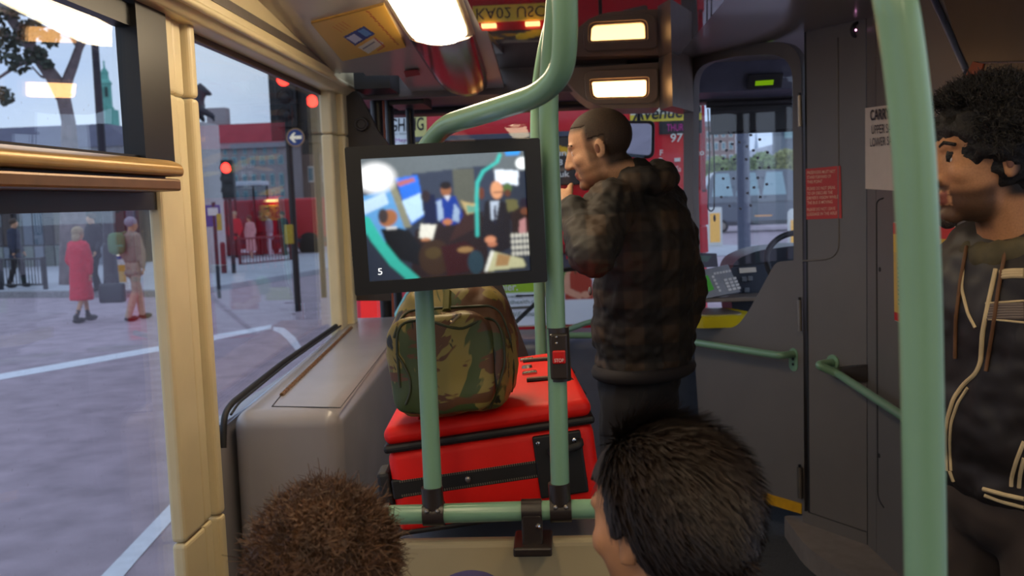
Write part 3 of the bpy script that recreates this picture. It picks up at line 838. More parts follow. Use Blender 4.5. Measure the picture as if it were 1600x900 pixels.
# flap seams and the piano hinge
def top_pt(px, py, lift=0.001):
    p = on_z(px, py, 1.24)
    for _ in range(4): p = on_z(px, py, ztop(p.y) + lift)
    return p
obj('flap_seam', tube([top_pt(446, 609), top_pt(425, 635), top_pt(532, 637)], 0.0018, 6), M_rubber, cs)
obj('flap_seam', tube([top_pt(532, 637), top_pt(628, 512)], 0.0015, 6), M_rubber, cs)
h0, h1 = top_pt(440, 617, 0.004), top_pt(549, 512, 0.004)
bmh = B(); nk = 34
for k in range(nk):
    a, d = h0.lerp(h1, k / nk), h0.lerp(h1, (k + 0.86) / nk); tube([a, d], 0.0075, 8, bm=bmh)
tube([h0, h1], 0.0055, 8, bm=bmh)
obj('piano_hinge', bmh, mat('bronze_hinge', c(150, 112, 74), 0.35, metal=0.6), cs, kind='stuff')
for px, py in ((382, 863),):
    q = on_y(px, py, CY0); obj('screw', lathe([(0, .003), (0.007, .003), (0.007, -.003), (0, -.003)], q, (0, -1, 0), 10), M_black, cs)

# ------------------------------------------------------------------ modesty panel with rail, clamps and poles
RY = 1.75
pt_ = thing('modesty_panel', (-0.3, RY + 0.03, FZ), 'beige modesty panel under the green rail in front of the luggage', 'panel')
zp = on_y(740, 842, RY + 0.03).z
obj('panel_board', box((-0.37, RY + 0.015, FZ), (0.16, RY + 0.05, zp), 0.012, 3), mat('beige_laminate', c(176, 160, 124), 0.45, var=0.05, scale=5), pt_)
bx_ = on_y(833, 845, RY)
obj('bracket_foot', box((bx_.x - 0.036, RY - 0.04, zp - 0.012), (bx_.x + 0.036, RY + 0.06, zp + 0.006), 0.004), M_clamp, pt_)
rl_z0, rl_z1 = on_y(600, 805, RY), on_y(960, 794, RY)
rail = thing('luggage_rail', rl_z0, 'horizontal pale green rail with dark clamps in front of the red suitcase', 'rail')
RD = (rl_z1 - rl_z0).normalized()
obj('rail_bar', tube([rl_z0 - RD * 0.05, rl_z1 + RD * 0.06], 0.0185, 18), M_teal, rail, smooth=True)
def on_rail(px): 
    t = (px - 600) / 360.0; return rl_z0.lerp(rl_z1, t)
q = on_rail(598); obj('end_clamp', tube([q - RD * 0.045, q + RD * 0.014], 0.0225, 18), M_clamp, rail, smooth=True)
q = on_rail(832); cl_ = obj('clamp', tube([q - RD * 0.019, q + RD * 0.019], 0.0225, 18), M_clamp, rail, smooth=True)
obj('clamp_leg', box((q.x - 0.019, q.y - 0.022, zp), (q.x + 0.019, q.y + 0.022, q.z), 0.004), M_clamp, rail)
obj('screw', ellipsoid(q + Vector((0.012, -0.023, -0.022)), 0.006, u=10, v=6), M_chrome, rail)
PR = 0.0175
def tee_clamp(px, par):
    q = on_rail(px)
    b = tube([q - RD * 0.02, q + RD * 0.02], 0.023, 18); tube([q, q + Vector((-0.002, 0, 0.052))], 0.0205, 18, bm=b)
    k = obj('tee_clamp', b, M_clamp, par, smooth=True)
    for s in (-1, 1): obj('screw', ellipsoid(q + Vector((s * 0.010, -0.0225, 0.012)), 0.0048, u=8, v=6), M_steel, k)
# pole behind the monitor, curving over the aisle to the ceiling
mp = thing('stanchion_pole', on_rail(679), 'pale green pole behind the monitor that bends over the aisle to the ceiling', 'pole')
b0 = on_rail(679); m1 = on_y(655, 300, 1.77)
pth = [b0, on_y(663, 470, 1.755), on_y(651, 255, 1.76), on_y(690, 197, 1.70), on_y(790, 166, 1.50), on_y(846, 147, 1.42), on_y(880, 112, 1.37), on_y(884, 40, 1.34), on_y(880, -80, 1.32)]
pth.append(pth[-1] + Vector((0, 0, 0.3)))
obj('pole_tube', tube(pth, PR * 1.0, 20, r_fillet=0.055), M_teal, mp, smooth=True)
tee_clamp(679, mp)
# pole with the stop button
sp = thing('stanchion_pole', on_rail(877), 'pale green pole with a red stop button standing right of the monitor', 'pole')
pth = [on_rail(877), on_y(868, 480, 1.75), on_y(857, 190, 1.75), on_y(858, 110, 1.74), on_y(866, 40, 1.70), on_y(874, -60, 1.66)]
pth.append(pth[-1] + Vector((0, 0, 0.32)))
obj('pole_tube', tube(pth, PR, 20, r_fillet=0.1), M_teal, sp, smooth=True)
tee_clamp(877, sp)
s0, s1 = on_y(875.5, 594, 1.75), on_y(871.5, 511, 1.75)
sbx = obj('button_housing', tube([s0, s1], 0.0205, 20), M_clamp, sp, smooth=True)
qa = on_y(873.5, 554, 1.75)
obj('button_body', box(qa + Vector((-0.0165, -0.029, -0.042)), qa + Vector((0.0165, -0.008, 0.042)), 0.004), M_clamp, sp)
btn = obj('stop_button', box(qa + Vector((-0.012, -0.032, -0.0125)), qa + Vector((0.012, -0.02, 0.0125)), 0.003), mat('red_button', c(190, 20, 16), 0.35), sp)
text('STOP', qa + Vector((-0.0085, -0.0325, -0.0085)), (0.017, 0, 0), (0, 0, 0.0065), M_white, sp, lift=0.0006)
for dz in (0.026, 0.037): obj('screw', ellipsoid(qa + Vector((-0.004, -0.029, dz)), 0.003, u=8, v=6), M_chrome, sp)
# slimmer-looking pole further forward, held by the man
RP_Y = 2.95
rp_ = thing('stanchion_pole', on_y(846, 575, RP_Y), 'pale green pole farther forward, gripped by the man in the plaid jacket', 'pole')
t0 = on_y(846, 575, RP_Y); low = Vector((t0.x + 0.01, RP_Y, FZ))
pth = [low, t0, on_y(837, 240, RP_Y), on_y(838, 140, RP_Y), on_y(852, 62, RP_Y - 0.15), on_y(874, -10, RP_Y - 0.3)]
pth.append(pth[-1] + Vector((0.02, -0.05, 0.1)))
obj('pole_tube', tube(pth, PR, 18, r_fillet=0.12), M_teal, rp_, smooth=True)
obj('floor_flange', lathe([(0, 0.012), (0.04, 0.012), (0.045, 0), (0, 0)], low, (0, 0, 1), 20), M_teal, rp_)
# near pole on the right of the picture
NY = 0.86
np_ = thing('stanchion_pole', on_y(1440, 890, NY), 'thick pale green pole close to the camera in front of the hooded man', 'pole')
lo = on_y(1447, 905, NY)
pth = [Vector((lo.x + 0.01, NY, FZ)), lo, on_y(1437, 420, NY), on_y(1428, 240, NY), on_y(1420, 150, NY), on_y(1409, 60, NY), on_y(1397, -10, NY), on_y(1380, -90, NY + 0.02)]
pth.append(Vector((pth[-1].x - 0.01, NY + 0.03, 2.62)))
obj('pole_tube', tube(pth, 0.0182, 28, r_fillet=0.14), M_teal, np_, smooth=True)
obj('floor_flange', lathe([(0, 0.012), (0.04, 0.012), (0.045, 0), (0, 0)], (lo.x + 0.01, NY, FZ), (0, 0, 1), 20), M_teal, np_)

# ------------------------------------------------------------------ monitor
yl, yr = 1.625, 1.695
TL, TR_, BL_, BR_ = on_y(540, 228, yl), on_y(847, 217, yr), on_y(553, 462, yl), on_y(852, 441, yr)
cx = ((TL + BL_) / 2 + (TR_ + BR_) / 2) / 2
mx = ((TR_ + BR_) / 2 - (TL + BL_) / 2); mw = mx.length; mx.normalize(); mz = Vector((0, 0, 1)); my = mz.cross(mx).normalized()   # my points forward
mh = ((TL - BL_).length + (TR_ - BR_).length) / 2
tilt = ((TR_.z + BR_.z) - (TL.z + BL_.z)) / 2
mon = thing('monitor', cx, 'black flat monitor on the pole showing the passengers of the bus', 'monitor', rot=Matrix((mx, my, mz)).transposed() @ Matrix.Rotation(-math.atan2(tilt, mw), 3, 'Y'))
M_mon = mat('monitor_plastic', c(13, 12, 11), 0.38, var=0.1)
hw, hh = mw / 2, mh / 2
obj('case', box((-hw + .01, 0.012, -hh + .01), (hw - .01, 0.05, hh - .01), 0.006), M_mon, mon, local=True)
sl, sr, sb, st_ = -hw + 0.026, hw - 0.028, -hh + 0.022, hh - 0.021
me = flat_panel(rrect(-hw, -hh, hw, hh, 0.004), [rrect(sl, sb, sr, st_, 0.002)], lambda x, y: Vector((x, 0.0, y)), (0, -1, 0), 0.02)
obj('bezel', me, M_mon, mon, local=True)
K = Canvas(176, 132, (58, 66, 82))
K.poly([(0, 0), (1, 0), (1, .16), (0, .2)], (112, 120, 124)); K.poly([(.3, .14), (.8, .1), (.8, .5), (.3, .5)], (66, 74, 92))
K.poly([(.55, .12), (.68, .12), (.68, .45), (.55, .45)], (104, 106, 96))
K.poly([(0, .3), (.16, .24), (.25, .62), (.1, .7), (0, .6)], (112, 170, 220)); K.poly([(0, .34), (.13, .28), (.15, .37), (0, .45)], (200, 225, 245))
K.poly([(.2, .17), (.335, .15), (.37, .48), (.275, .56)], (58, 128, 228)); K.poly([(.225, .36), (.345, .3), (.365, .47), (.28, .54)], (196, 226, 250))
K.poly([(.155, .22), (.195, .2), (.28, .57), (.235, .58)], (150, 150, 130))
K.poly([(.21, .2), (.31, .17), (.32, .2), (.215, .24)], (190, 120, 120))
K.ell(.08, .16, .115, .12, (255, 255, 255), soft=.5)
K.poly([(.81, .14), (.96, .16), (.955, .28), (.81, .26)], (235, 244, 255)); K.ell(.985, .1, .04, .05, (250, 255, 255)); K.poly([(.88, 0), (.98, 0), (.97, .03), (.89, .03)], (70, 160, 230))
K.poly([(.3, .6), (.72, .48), (.75, 1), (.25, 1)], (52, 34, 32)); K.poly([(.6, .46), (.7, .42), (.7, .6), (.5, .72)], (74, 46, 40))
K.poly([(.59, .38), (.625, .5), (.7, .48), (.7, .42), (.63, .4)], (196, 176, 128)); K.poly([(.62, .42), (.69, .44), (.68, .48), (.63, .49)], (120, 170, 150))
K.poly([(.35, .32), (.43, .32), (.45, .55), (.36, .57)], (26, 36, 76)); K.ell(.375, .33, .03, .05, (60, 46, 50))
K.poly([(.44, .36), (.56, .34), (.6, .5), (.57, .57), (.48, .58), (.44, .52)], (30, 70, 160)); K.poly([(.44, .38), (.47, .36), (.48, .52), (.445, .54)], (170, 190, 215)); K.poly([(.55, .4), (.58, .46), (.57, .56), (.53, .54)], (165, 185, 212))
K.ell(.503, .285, .032, .055, (164, 112, 78)); K.ell(.503, .25, .034, .032, (40, 30, 28)); K.poly([(.485, .33), (.53, .33), (.51, .38)], (210, 215, 225)); K.ell(.5, .55, .03, .025, (196, 132, 92))
K.poly([(.09, .58), (.16, .56), (.26, .6), (.33, .74), (.32, .9), (.2, .84), (.12, .72)], (24, 26, 30)); K.ell(.14, .49, .055, .072, (176, 120, 82), .3); K.ell(.11, .47, .03, .06, (80, 70, 70)); K.poly([(.12, .56), (.19, .56), (.185, .585), (.13, .585)], (220, 220, 220))
K.poly([(.335, .555), (.43, .57), (.4, .69), (.32, .665)], (240, 238, 226)); K.ell(.36, .685, .03, .015, (200, 140, 100))
K.poly([(.74, .4), (.82, .38), (.9, .45), (.885, .8), (.8, .84), (.7, .72)], (40, 33, 40)); K.poly([(.775, .4), (.83, .4), (.8, .58), (.77, .55)], (196, 208, 224)); K.poly([(.795, .44), (.81, .44), (.8, .6), (.785, .58)], (40, 36, 60))
K.ell(.818, .31, .038, .075, (226, 168, 128)); K.line([(.8, .33), (.86, .33)], .005, (90, 60, 50)); K.ell(.76, .72, .035, .03, (226, 160, 124)); K.ell(.77, .76, .03, .02, (206, 140, 108))
K.ell(.72, .33, .02, .05, (120, 70, 50))
K.ell(.885, .3, .028, .045, (96, 120, 70)); K.ell(.885, .34, .02, .03, (110, 70, 50)); K.poly([(.87, .39), (.94, .4), (.95, .48), (.88, .5)], (120, 116, 76))
K.poly([(.9, .5), (1, .44), (1, .7), (.9, .7)], (54, 36, 34)); K.ell(.985, .44, .03, .05, (48, 40, 58)); K.ell(.985, .5, .025, .03, (130, 84, 62)); K.poly([(.95, .58), (.99, .55), (.99, .68), (.94, .7)], (200, 150, 150))
for i in range(5):
    for j in range(4): K.ell(.9 + i * .025, .7 + j * .05, .011, .02, (222, 220, 208))
K.poly([(.77, .82), (.96, .9), (.975, .965), (.72, .985)], (214, 212, 172)); K.poly([(.8, .84), (.88, .87), (.86, .95), (.78, .95)], (186, 150, 104)); K.poly([(.76, .81), (.78, .82), (.73, .985), (.71, .985)], (250, 250, 240))
K.ell(.41, .84, .1, .15, (74, 52, 30)); K.ell(.4, .8, .05, .05, (96, 78, 42)); K.poly([(.45, .75), (.6, .72), (.68, .8), (.7, .95), (.48, 1)], (70, 20, 20)); K.ell(.6, .79, .05, .025, (170, 136, 90)); K.ell(.66, .9, .05, .1, (54, 80, 92))
K.line([(.85, .02), (.83, .08), (.74, .15), (.7, .24), (.69, .36), (.68, .68)], .011, (74, 196, 186)); K.line([(.0, .5), (.06, .66), (.16, .86), (.28, 1.02)], .034, (70, 196, 180))
K.a *= (1.12 - .42 * K.Y - .15 * np.abs(K.X - .45))[..., None]; K.a = K.a ** 1.18 * (0.9 + 0.2 * np.random.RandomState(2).rand(*K.a.shape[:2]))[..., None]; K.blur(4)  # lighting falloff multiplied into the screen picture, darker towards the bottom
scr = picture('screen', K.a, (sl, 0.011, sb), (sr - sl, 0, 0), (0, 0, st_ - sb), attr_mat('lit_screen', 1.35, 0.15), mon, 0.0005) if False else None
Mt = WORLD[mon.name]
def LP(x, y, z): return Mt @ Vector((x, y, z))
scr = picture('screen', K.a, LP(sl, 0.012, sb), LP(sr, 0.012, sb) - LP(sl, 0.012, sb), LP(sl, 0.012, st_) - LP(sl, 0.012, sb), attr_mat('lit_screen', 1.35, 0.15), mon, 0.0008)
text('5', LP(sl + (sr - sl) * .055, 0.010, sb + (st_ - sb) * .05), LP(sl + .0075, 0, sb) - LP(sl, 0, sb), LP(sl, 0, sb + .0115) - LP(sl, 0, sb), emis('screen_white', (1, 1, 1, 1), 1.2), mon, lift=0.0006)
br = box(LP(-0.06, 0.05, -0.05) - Vector((0.02, 0.0, 0.02)), LP(-0.06, 0.05, 0.05) + Vector((0.03, 0.06, 0.02)), 0.006)
obj('mounting_bracket', br, M_black, mon)
for k in range(4):
    for zz in (0.055, -0.075): obj('side_slot', box((-hw - 0.0006, 0.004 , zz + k * .008), (-hw + .001, 0.014, zz + k * .008 + .004)), M_steel, mon, local=True)

# ------------------------------------------------------------------ luggage shelf, red suitcase, camouflage bag
obj('luggage_shelf', box((-0.38, RY + 0.055, 1.085), (0.065, 2.72, 1.115), 0.006), M_grey, label='grey luggage shelf behind the modesty panel carrying the red suitcase', cat='shelf')
pL, pR = on_y(601, 703, 1.93), on_y(927, 655, 1.96)
SW = (pR - pL).length
ex = (pR - pL).normalized(); ey = Vector((0.02, 1, -0.015)); ey = (ey - ex * ey.dot(ex)).normalized(); ez = ex.cross(ey)
SR = Matrix((ex, ey, ez)).transposed()
M_red = mat('red_nylon', c(226, 24, 14), 0.5, var=0.05, scale=8, spec=0.3, bump=0.15, bump_scale=900)
M_zip = mat('black_zip_tape', c(20, 17, 17), 0.55, var=0.1)
M_teeth = mat('grey_teeth', c(120, 112, 100), 0.4, metal=0.5)
SL = 0.76
suit = thing('suitcase', pL, 'large red soft suitcase with black piping and zips under the camouflage bag', 'suitcase', rot=SR)
def cushion(x0, y0, z0, x1, y1, z1, bev, seg, puff):
    b = box((x0, y0, z0), (x1, y1, z1), bev, seg)
    bmesh.ops.subdivide_edges(b, edges=[e for e in b.edges if e.calc_length() > 0.1], cuts=7, use_grid_fill=True)
    for v in b.verts:
        u, w = (v.co.x - x0) / (x1 - x0), (v.co.y - y0) / (y1 - y0)
        if v.co.z > (z0 + z1) / 2: v.co.z += puff * max(0, 1 - (2 * u - 1) ** 4) * max(0, 1 - (2 * w - 1) ** 4)
    return b
obj('lid', cushion(0.0, 0.0, 0.004, SW, SL, 0.044, 0.030, 5, 0.010), M_red, suit, smooth='full', local=True)
obj('piping_band', box((-0.003, -0.003, -0.010), (SW + 0.003, SL + 0.003, 0.008), 0.007, 2), M_zip, suit, local=True)
body = box((0.002, 0.002, -0.185), (SW - 0.002, SL - 0.002, -0.006), 0.022, 4)
obj('body', body, M_red, suit, smooth=True, local=True)
obj('bottom_piping', box((0.004, 0.003, -0.187), (SW - 0.004, SL - 0.003, -0.175), 0.005, 2), M_zip, suit, local=True)
# expansion zip round the front: tape, two rows of teeth
obj('zip_tape', box((0.002, 0.0015, -0.108), (SW * 0.72, 0.02, -0.066), 0.004, 2), M_zip, suit, local=True)
for z in (-0.071, -0.101):
    b = B()
    for k in range(66): box((0.02 + k * 0.0047, -0.0005, z - .0022), (0.0225 + k * 0.0047, 0.003, z + .0022), bm=b)
    obj('zip_teeth', b, M_teeth, suit, local=True, kind='stuff')
obj('zip_puller', ellipsoid((SW * .37, -0.003, -0.086), (0.006, 0.004, 0.007), u=10, v=8), M_steel, suit, local=True)
# black end panel with carry handle
obj('end_panel', box((SW * 0.70, -0.004, -0.15), (SW - 0.03, 0.01, -0.018), 0.004, 2), M_zip, suit, local=True)
obj('carry_handle', tube([(SW * .78, 0, -0.05), (SW * .78, -0.02, -0.055), (SW * .92, -0.022, -0.045), (SW * .92, 0, -0.04)], 0.008, 10, r_fillet=0.015), M_rubber, suit, local=True, smooth=True)
for xx, zz in ((SW * .725, -0.032), (SW - .045, -0.036)): obj('rivet', ellipsoid((xx, -0.006, zz), (.005, .003, .005), u=10, v=6), M_chrome, suit, local=True)
# zips across the lid, handle mounts and lock
def lid_z(x, y):
    u, w = x / SW, y / SL
    return 0.044 + 0.010 * max(0, 1 - (2 * u - 1) ** 4) * max(0, 1 - (2 * w - 1) ** 4)
for yy in (0.26, 0.58):
    pts = [(SW * .72 + (SW * .29) * t, yy - 0.02 * t, (lid_z(SW * .72 + SW * .29 * t, yy) + 0.003) if t < .8 else 0.046 - (t - .8) * 0.2) for t in np.linspace(0, 1, 9)]
    obj('lid_zip', tube(pts, 0.007, 8), M_zip, suit, local=True, smooth=True)
    obj('lid_zip_teeth', tube([(p[0], p[1] - .004, p[2] + .005) for p in pts], 0.0022, 6), M_teeth, suit, local=True)
for yy in (0.36, 0.60): obj('handle_mount', box((SW * .70, yy, lid_z(SW * .72, yy) - 0.004), (SW * .785, yy + 0.016, lid_z(SW * .72, yy) + 0.008), 0.004), M_chrome, suit, local=True)
obj('lock', lathe([(0, 0.006), (0.012, 0.006), (0.014, 0), (0, 0)], (SW * .735, 0.48, lid_z(SW * .73, .48)), (0, 0, 1), 16), M_steel, suit, local=True)
for k in range(4): obj('corner_rib', tube([(SW * (.17 + .028 * k), 0.001, 0.018), (SW * (.17 + .028 * k), 0.012, 0.038), (SW * (.17 + .028 * k), 0.05, 0.050)], 0.003, 6), M_red, suit, local=True)
obj('wheel', lathe([(0, -.012), (.022, -.012), (.026, 0), (.022, .012), (0, .012)], (-0.012, 0.05, -0.16), (1, 0, 0), 16), M_rubber, suit, local=True, smooth=True)
obj('side_foot', box((-0.028, 0.01, -0.13), (0.0, 0.09, -0.05), 0.008), M_rubber, suit, local=True)

# camouflage holdall
def camo():
    m = bpy.data.materials.new('camouflage_cloth'); m.use_nodes = True; nt = m.node_tree; b = nt.nodes['Principled BSDF']
    b.inputs['Roughness'].default_value = 0.5
    tc = nt.nodes.new('ShaderNodeTexCoord'); prev = None
    base = c(134, 116, 56)
    for i, (col, sc, thr, st) in enumerate(((c(62, 74, 34), 7.0, .52, (1, 1, .55)), (c(92, 56, 30), 6.0, .53, (1, 1, 1.6)), (c(28, 28, 18), 9.5, .60, (1.4, 1, .6)))):
        mp_ = nt.nodes.new('ShaderNodeMapping'); mp_.inputs['Scale'].default_value = st; mp_.inputs['Location'].default_value = (i * 3.1, i * 1.7, i * 5.3); mp_.inputs['Rotation'].default_value = (0, 0.6 * i, 0.4)
        n = nt.nodes.new('ShaderNodeTexNoise'); n.inputs['Scale'].default_value = sc; n.inputs['Detail'].default_value = 3; n.inputs['Distortion'].default_value = 1.6
        r = nt.nodes.new('ShaderNodeValToRGB'); r.color_ramp.elements[0].position = thr; r.color_ramp.elements[1].position = thr + .02
        mx_ = nt.nodes.new('ShaderNodeMix'); mx_.data_type = 'RGBA'
        nt.links.new(tc.outputs['Object'], mp_.inputs['Vector']); nt.links.new(mp_.outputs[0], n.inputs['Vector']); nt.links.new(n.outputs['Fac'], r.inputs['Fac']); nt.links.new(r.outputs['Color'], mx_.inputs['Factor'])
        if prev is None: mx_.inputs['A'].default_value = base
        else: nt.links.new(prev.outputs['Result'], mx_.inputs['A'])
        mx_.inputs['B'].default_value = col; prev = mx_
    nt.links.new(prev.outputs['Result'], b.inputs['Base Color'])
    return m
M_camo = camo()
P_lid = Plane(Mt.to_translation() * 0 + (WORLD[suit.name] @ Vector((SW / 2, 0, 0.052))), ez)
bb0 = P_lid.hit(716, 640)
bagR = Matrix.Rotation(math.radians(-4), 3, 'Z') @ Matrix.Rotation(math.radians(4.5), 3, 'Y').transposed() @ Matrix.Rotation(math.radians(-4), 3, 'X')
bag = thing('holdall_bag', bb0, 'bulging camouflage holdall standing on the red suitcase', 'bag', rot=bagR)
k = (bb0.y) / FPX
BW, BH, BD = 200 * k, 208 * k, 0.24
def superq(n1, rx, ry, rz, u=56, v=36):
    b = bmesh.new(); bmesh.ops.create_uvsphere(b, u_segments=u, v_segments=v, radius=1)
    sg = lambda a, e: math.copysign(abs(a) ** e, a)
    for w in b.verts:
        th = math.atan2(w.co.y, w.co.x); ph = math.asin(max(-1, min(1, w.co.z)))
        w.co = Vector((rx * sg(math.cos(ph), n1) * sg(math.cos(th), n1), ry * sg(math.cos(ph), n1) * sg(math.sin(th), n1), rz * sg(math.sin(ph), n1)))
    return b
b = superq(0.42, BW / 2, BD / 2, BH / 2)
for v in b.verts:
    t = (v.co.z / BH + 0.5)
    v.co.x *= 1.0 - 0.34 * (max(0, t - 0.5) / 0.5) ** 1.5 - 0.07 * (1 - t); v.co.y *= 1.0 - 0.45 * max(0, t - 0.5) / 0.5
    v.co.x += 0.012 * t
    v.co.z += BH / 2 - 0.002
    if v.co.z < 0.01: v.co.z = max(v.co.z, 0.0)
me = bpy.data.meshes.new('bag'); bmesh.ops.recalc_face_normals(b, faces=b.faces); b.to_mesh(me); b.free()
displace(me, 0.011, 13.0, 2.0); displace(me, 0.006, 34.0, 5.0)
bagb = obj('bag_body', me, M_camo, bag, smooth='full', local=True)
# front pocket pad
b = superq(0.45, BW * 0.40, 0.03, BH * 0.36)
for v in b.verts: v.co += Vector((0.0, -BD / 2 + 0.006, BH * 0.40))
me = bpy.data.meshes.new('pocket'); bmesh.ops.recalc_face_normals(b, faces=b.faces); b.to_mesh(me); b.free(); displace(me, 0.006, 20.0, 8.0)
bagp = obj('front_pocket', me, M_camo, bag, smooth='full', local=True)
bv = bvh_of(bagb, bagp)
cp = lambda L: [(590 + x / 3.75, 440 + y / 3.75) for x, y in L]
M_pipe = mat('olive_piping', c(52, 54, 26), 0.5)
for L in ([(130, 620), (115, 420), (112, 300), (135, 250), (200, 225), (320, 232), (400, 262), (500, 280), (570, 240), (640, 205), (700, 232), (735, 330), (745, 480), (700, 640), (660, 740)],
          [(95, 330), (130, 215), (180, 170), (300, 158), (480, 150), (660, 140), (720, 180), (775, 330), (800, 520), (775, 740)],
          [(170, 790), (300, 800), (480, 800), (640, 790), (760, 750)],
          [(110, 420), (150, 480), (190, 560), (195, 650), (165, 720)]):
    pts = cast_path(cp(L), bv, 0.001)
    if len(pts) > 3: obj('piping', tube(pts, 0.0028, 8), M_pipe, bag, smooth=True)
for L in ([(410, 60), (408, 110), (405, 170)],):
    pts = cast_path(cp(L), bv, 0.0015); obj('webbing_strap', tube(pts, 0.009, 6), mat('olive_webbing', c(104, 98, 40), 0.6), bag)
obj('triangle_ring', tube([cast_path(cp([q, (q[0] + 1, q[1])]), bv, 0.004)[0] for q in ((375, 187), (485, 192), (436, 240), (375, 187))], 0.0026, 8), mat('brass_ring', c(180, 150, 110), 0.3, metal=0.8), bag)
obj('ring_tab', hull8(*[[Vector(cast_path(cp([q, (q[0] + 1, q[1])]), bv, lf)[0]) for q in ((385, 190), (475, 194), (440, 230), (432, 230))] for lf in (0.001, 0.003)]), M_zip, bag)
obj('top_handle', tube([WORLD[bag.name] @ Vector(q) for q in ((-0.06, 0.0, BH - 0.012), (-0.045, -0.01, BH + 0.028), (0.05, -0.01, BH + 0.03), (0.065, 0.0, BH - 0.012))], 0.010, 10, r_fillet=0.03), MATS['olive_webbing'], bag, smooth=True)
# dark strap leaning behind the bag
sy = 2.70
sq = [on_y(x, y, yy) for x, y, yy in ((758, 430, sy + .04), (779, 430, sy + .04), (832, 573, sy), (812, 573, sy))]
obj('black_strap', hull8([sq[3], sq[2], sq[2] + Vector((0, .012, 0)), sq[3] + Vector((0, .012, 0))], [sq[0], sq[1], sq[1] + Vector((0, .012, 0)), sq[0] + Vector((0, .012, 0))]), M_zip,
    label='flat black strap sloping down behind the camouflage holdall to the suitcase', cat='strap')
# front grab rails near the dashboard
fg = thing('grab_rail', on_y(900, 524, 4.9), 'short pale green rail at the dashboard behind the man in the plaid jacket', 'grab rail')
obj('rail_bar', tube([on_y(868, 524, 4.95), on_y(960, 524, 4.95), on_y(1000, 523, 5.0)], 0.017, 14), M_teal, fg, smooth=True)
obj('brace', tube([on_y(872, 521, 4.95), on_y(912, 506, 5.1), on_y(940, 498, 5.14)], 0.015, 14), M_teal, fg, smooth=True)
fl_ = on_y(868, 524, 4.95)
obj('post', tube([fl_, Vector((fl_.x, 4.95, FZ))], 0.017, 14), M_teal, fg, smooth=True)
dg_ = thing('grab_rail', on_y(620, 500, 4.85), 'light blue-green door handle rail between the monitor and the camouflage bag', 'grab rail')
obj('rail_bar', tube([on_y(617, 560, 4.9), on_y(617, 499, 4.9), on_y(637, 462, 4.9), on_y(650, 440, 4.9), on_y(652, 300, 4.9)], 0.016, 14, r_fillet=0.04), mat('light_teal', c(130, 205, 205), 0.3), dg_, smooth=True)
fl_ = on_y(617, 560, 4.9); obj('post', tube([fl_, Vector((fl_.x, fl_.y, FZ))], 0.016, 12), MATS['light_teal'], dg_)

# ------------------------------------------------------------------ door gear in the front corner
dgx = thing('door_gear', (-0.95, 4.5, FZ), 'black door posts and linkage in the front nearside corner behind the monitor', 'door gear')
P_g = Plane((0, 4.62, 0), (0, 1, 0))
obj('gear_cover', panel_px(round_poly([(533, 113), (548, 128), (572, 165), (590, 205), (607, 224), (610, 470), (553, 470)], [2, 10, 20, 14, 8, 0, 0]), [], P_g, 0.03), mat('gear_brown', c(52, 44, 38), 0.45), dgx)
q = on_y(565, 194, 4.60); obj('cover_boss', lathe([(0, .006), (.02, .006), (.024, .012), (.03, .012), (.034, 0), (0, 0)], q, (0, -1, 0), 22), MATS['gear_brown'], dgx, smooth=True)
for px, r, y in ((587, 0.036, 4.78), (607, 0.022, 4.95), (639, 0.022, 5.0)):
    a = on_y(px, 105 if px < 600 else 145, y); obj('door_post', tube([Vector((a.x, y, FZ)), Vector((a.x, y, 2.47))], r, 16), M_black, dgx, smooth=True)
a = on_y(596, 100, 4.74); obj('orange_edge_glow', tube([Vector((a.x, 4.74, 1.2)), Vector((a.x, 4.74, 2.36))], 0.006, 8), mat('orange_glow_paint', c(150, 78, 48), 0.4), dgx)  # thin orange tube drawn in for the glowing edge of the door post
a = on_y(587, 118, 4.74); obj('post_collar', tube([a + Vector((0, .04, -0.03)), a + Vector((0, .04, 0.06))], 0.046, 16), M_rubber, dgx, smooth=True)
obj('link_bar', tube([on_y(540, 136, 4.7), on_y(585, 133, 4.75), on_y(640, 140, 5.0)], 0.014, 8), M_black, dgx)
obj('link_arm', tube([on_y(600, 148, 4.72), on_y(614, 135, 4.7)], 0.007, 8), M_steel, dgx)
obj('gear_box', box((on_y(572, 110, 4.7).x, 4.40, 2.38), (on_y(625, 110, 4.7).x, 4.9, 2.47)), M_black, dgx)
obj('gear_box', box((on_y(615, 140, 4.9).x, 4.75, 2.34), (on_y(668, 150, 4.9).x, 5.05, 2.42)), M_black, dgx)
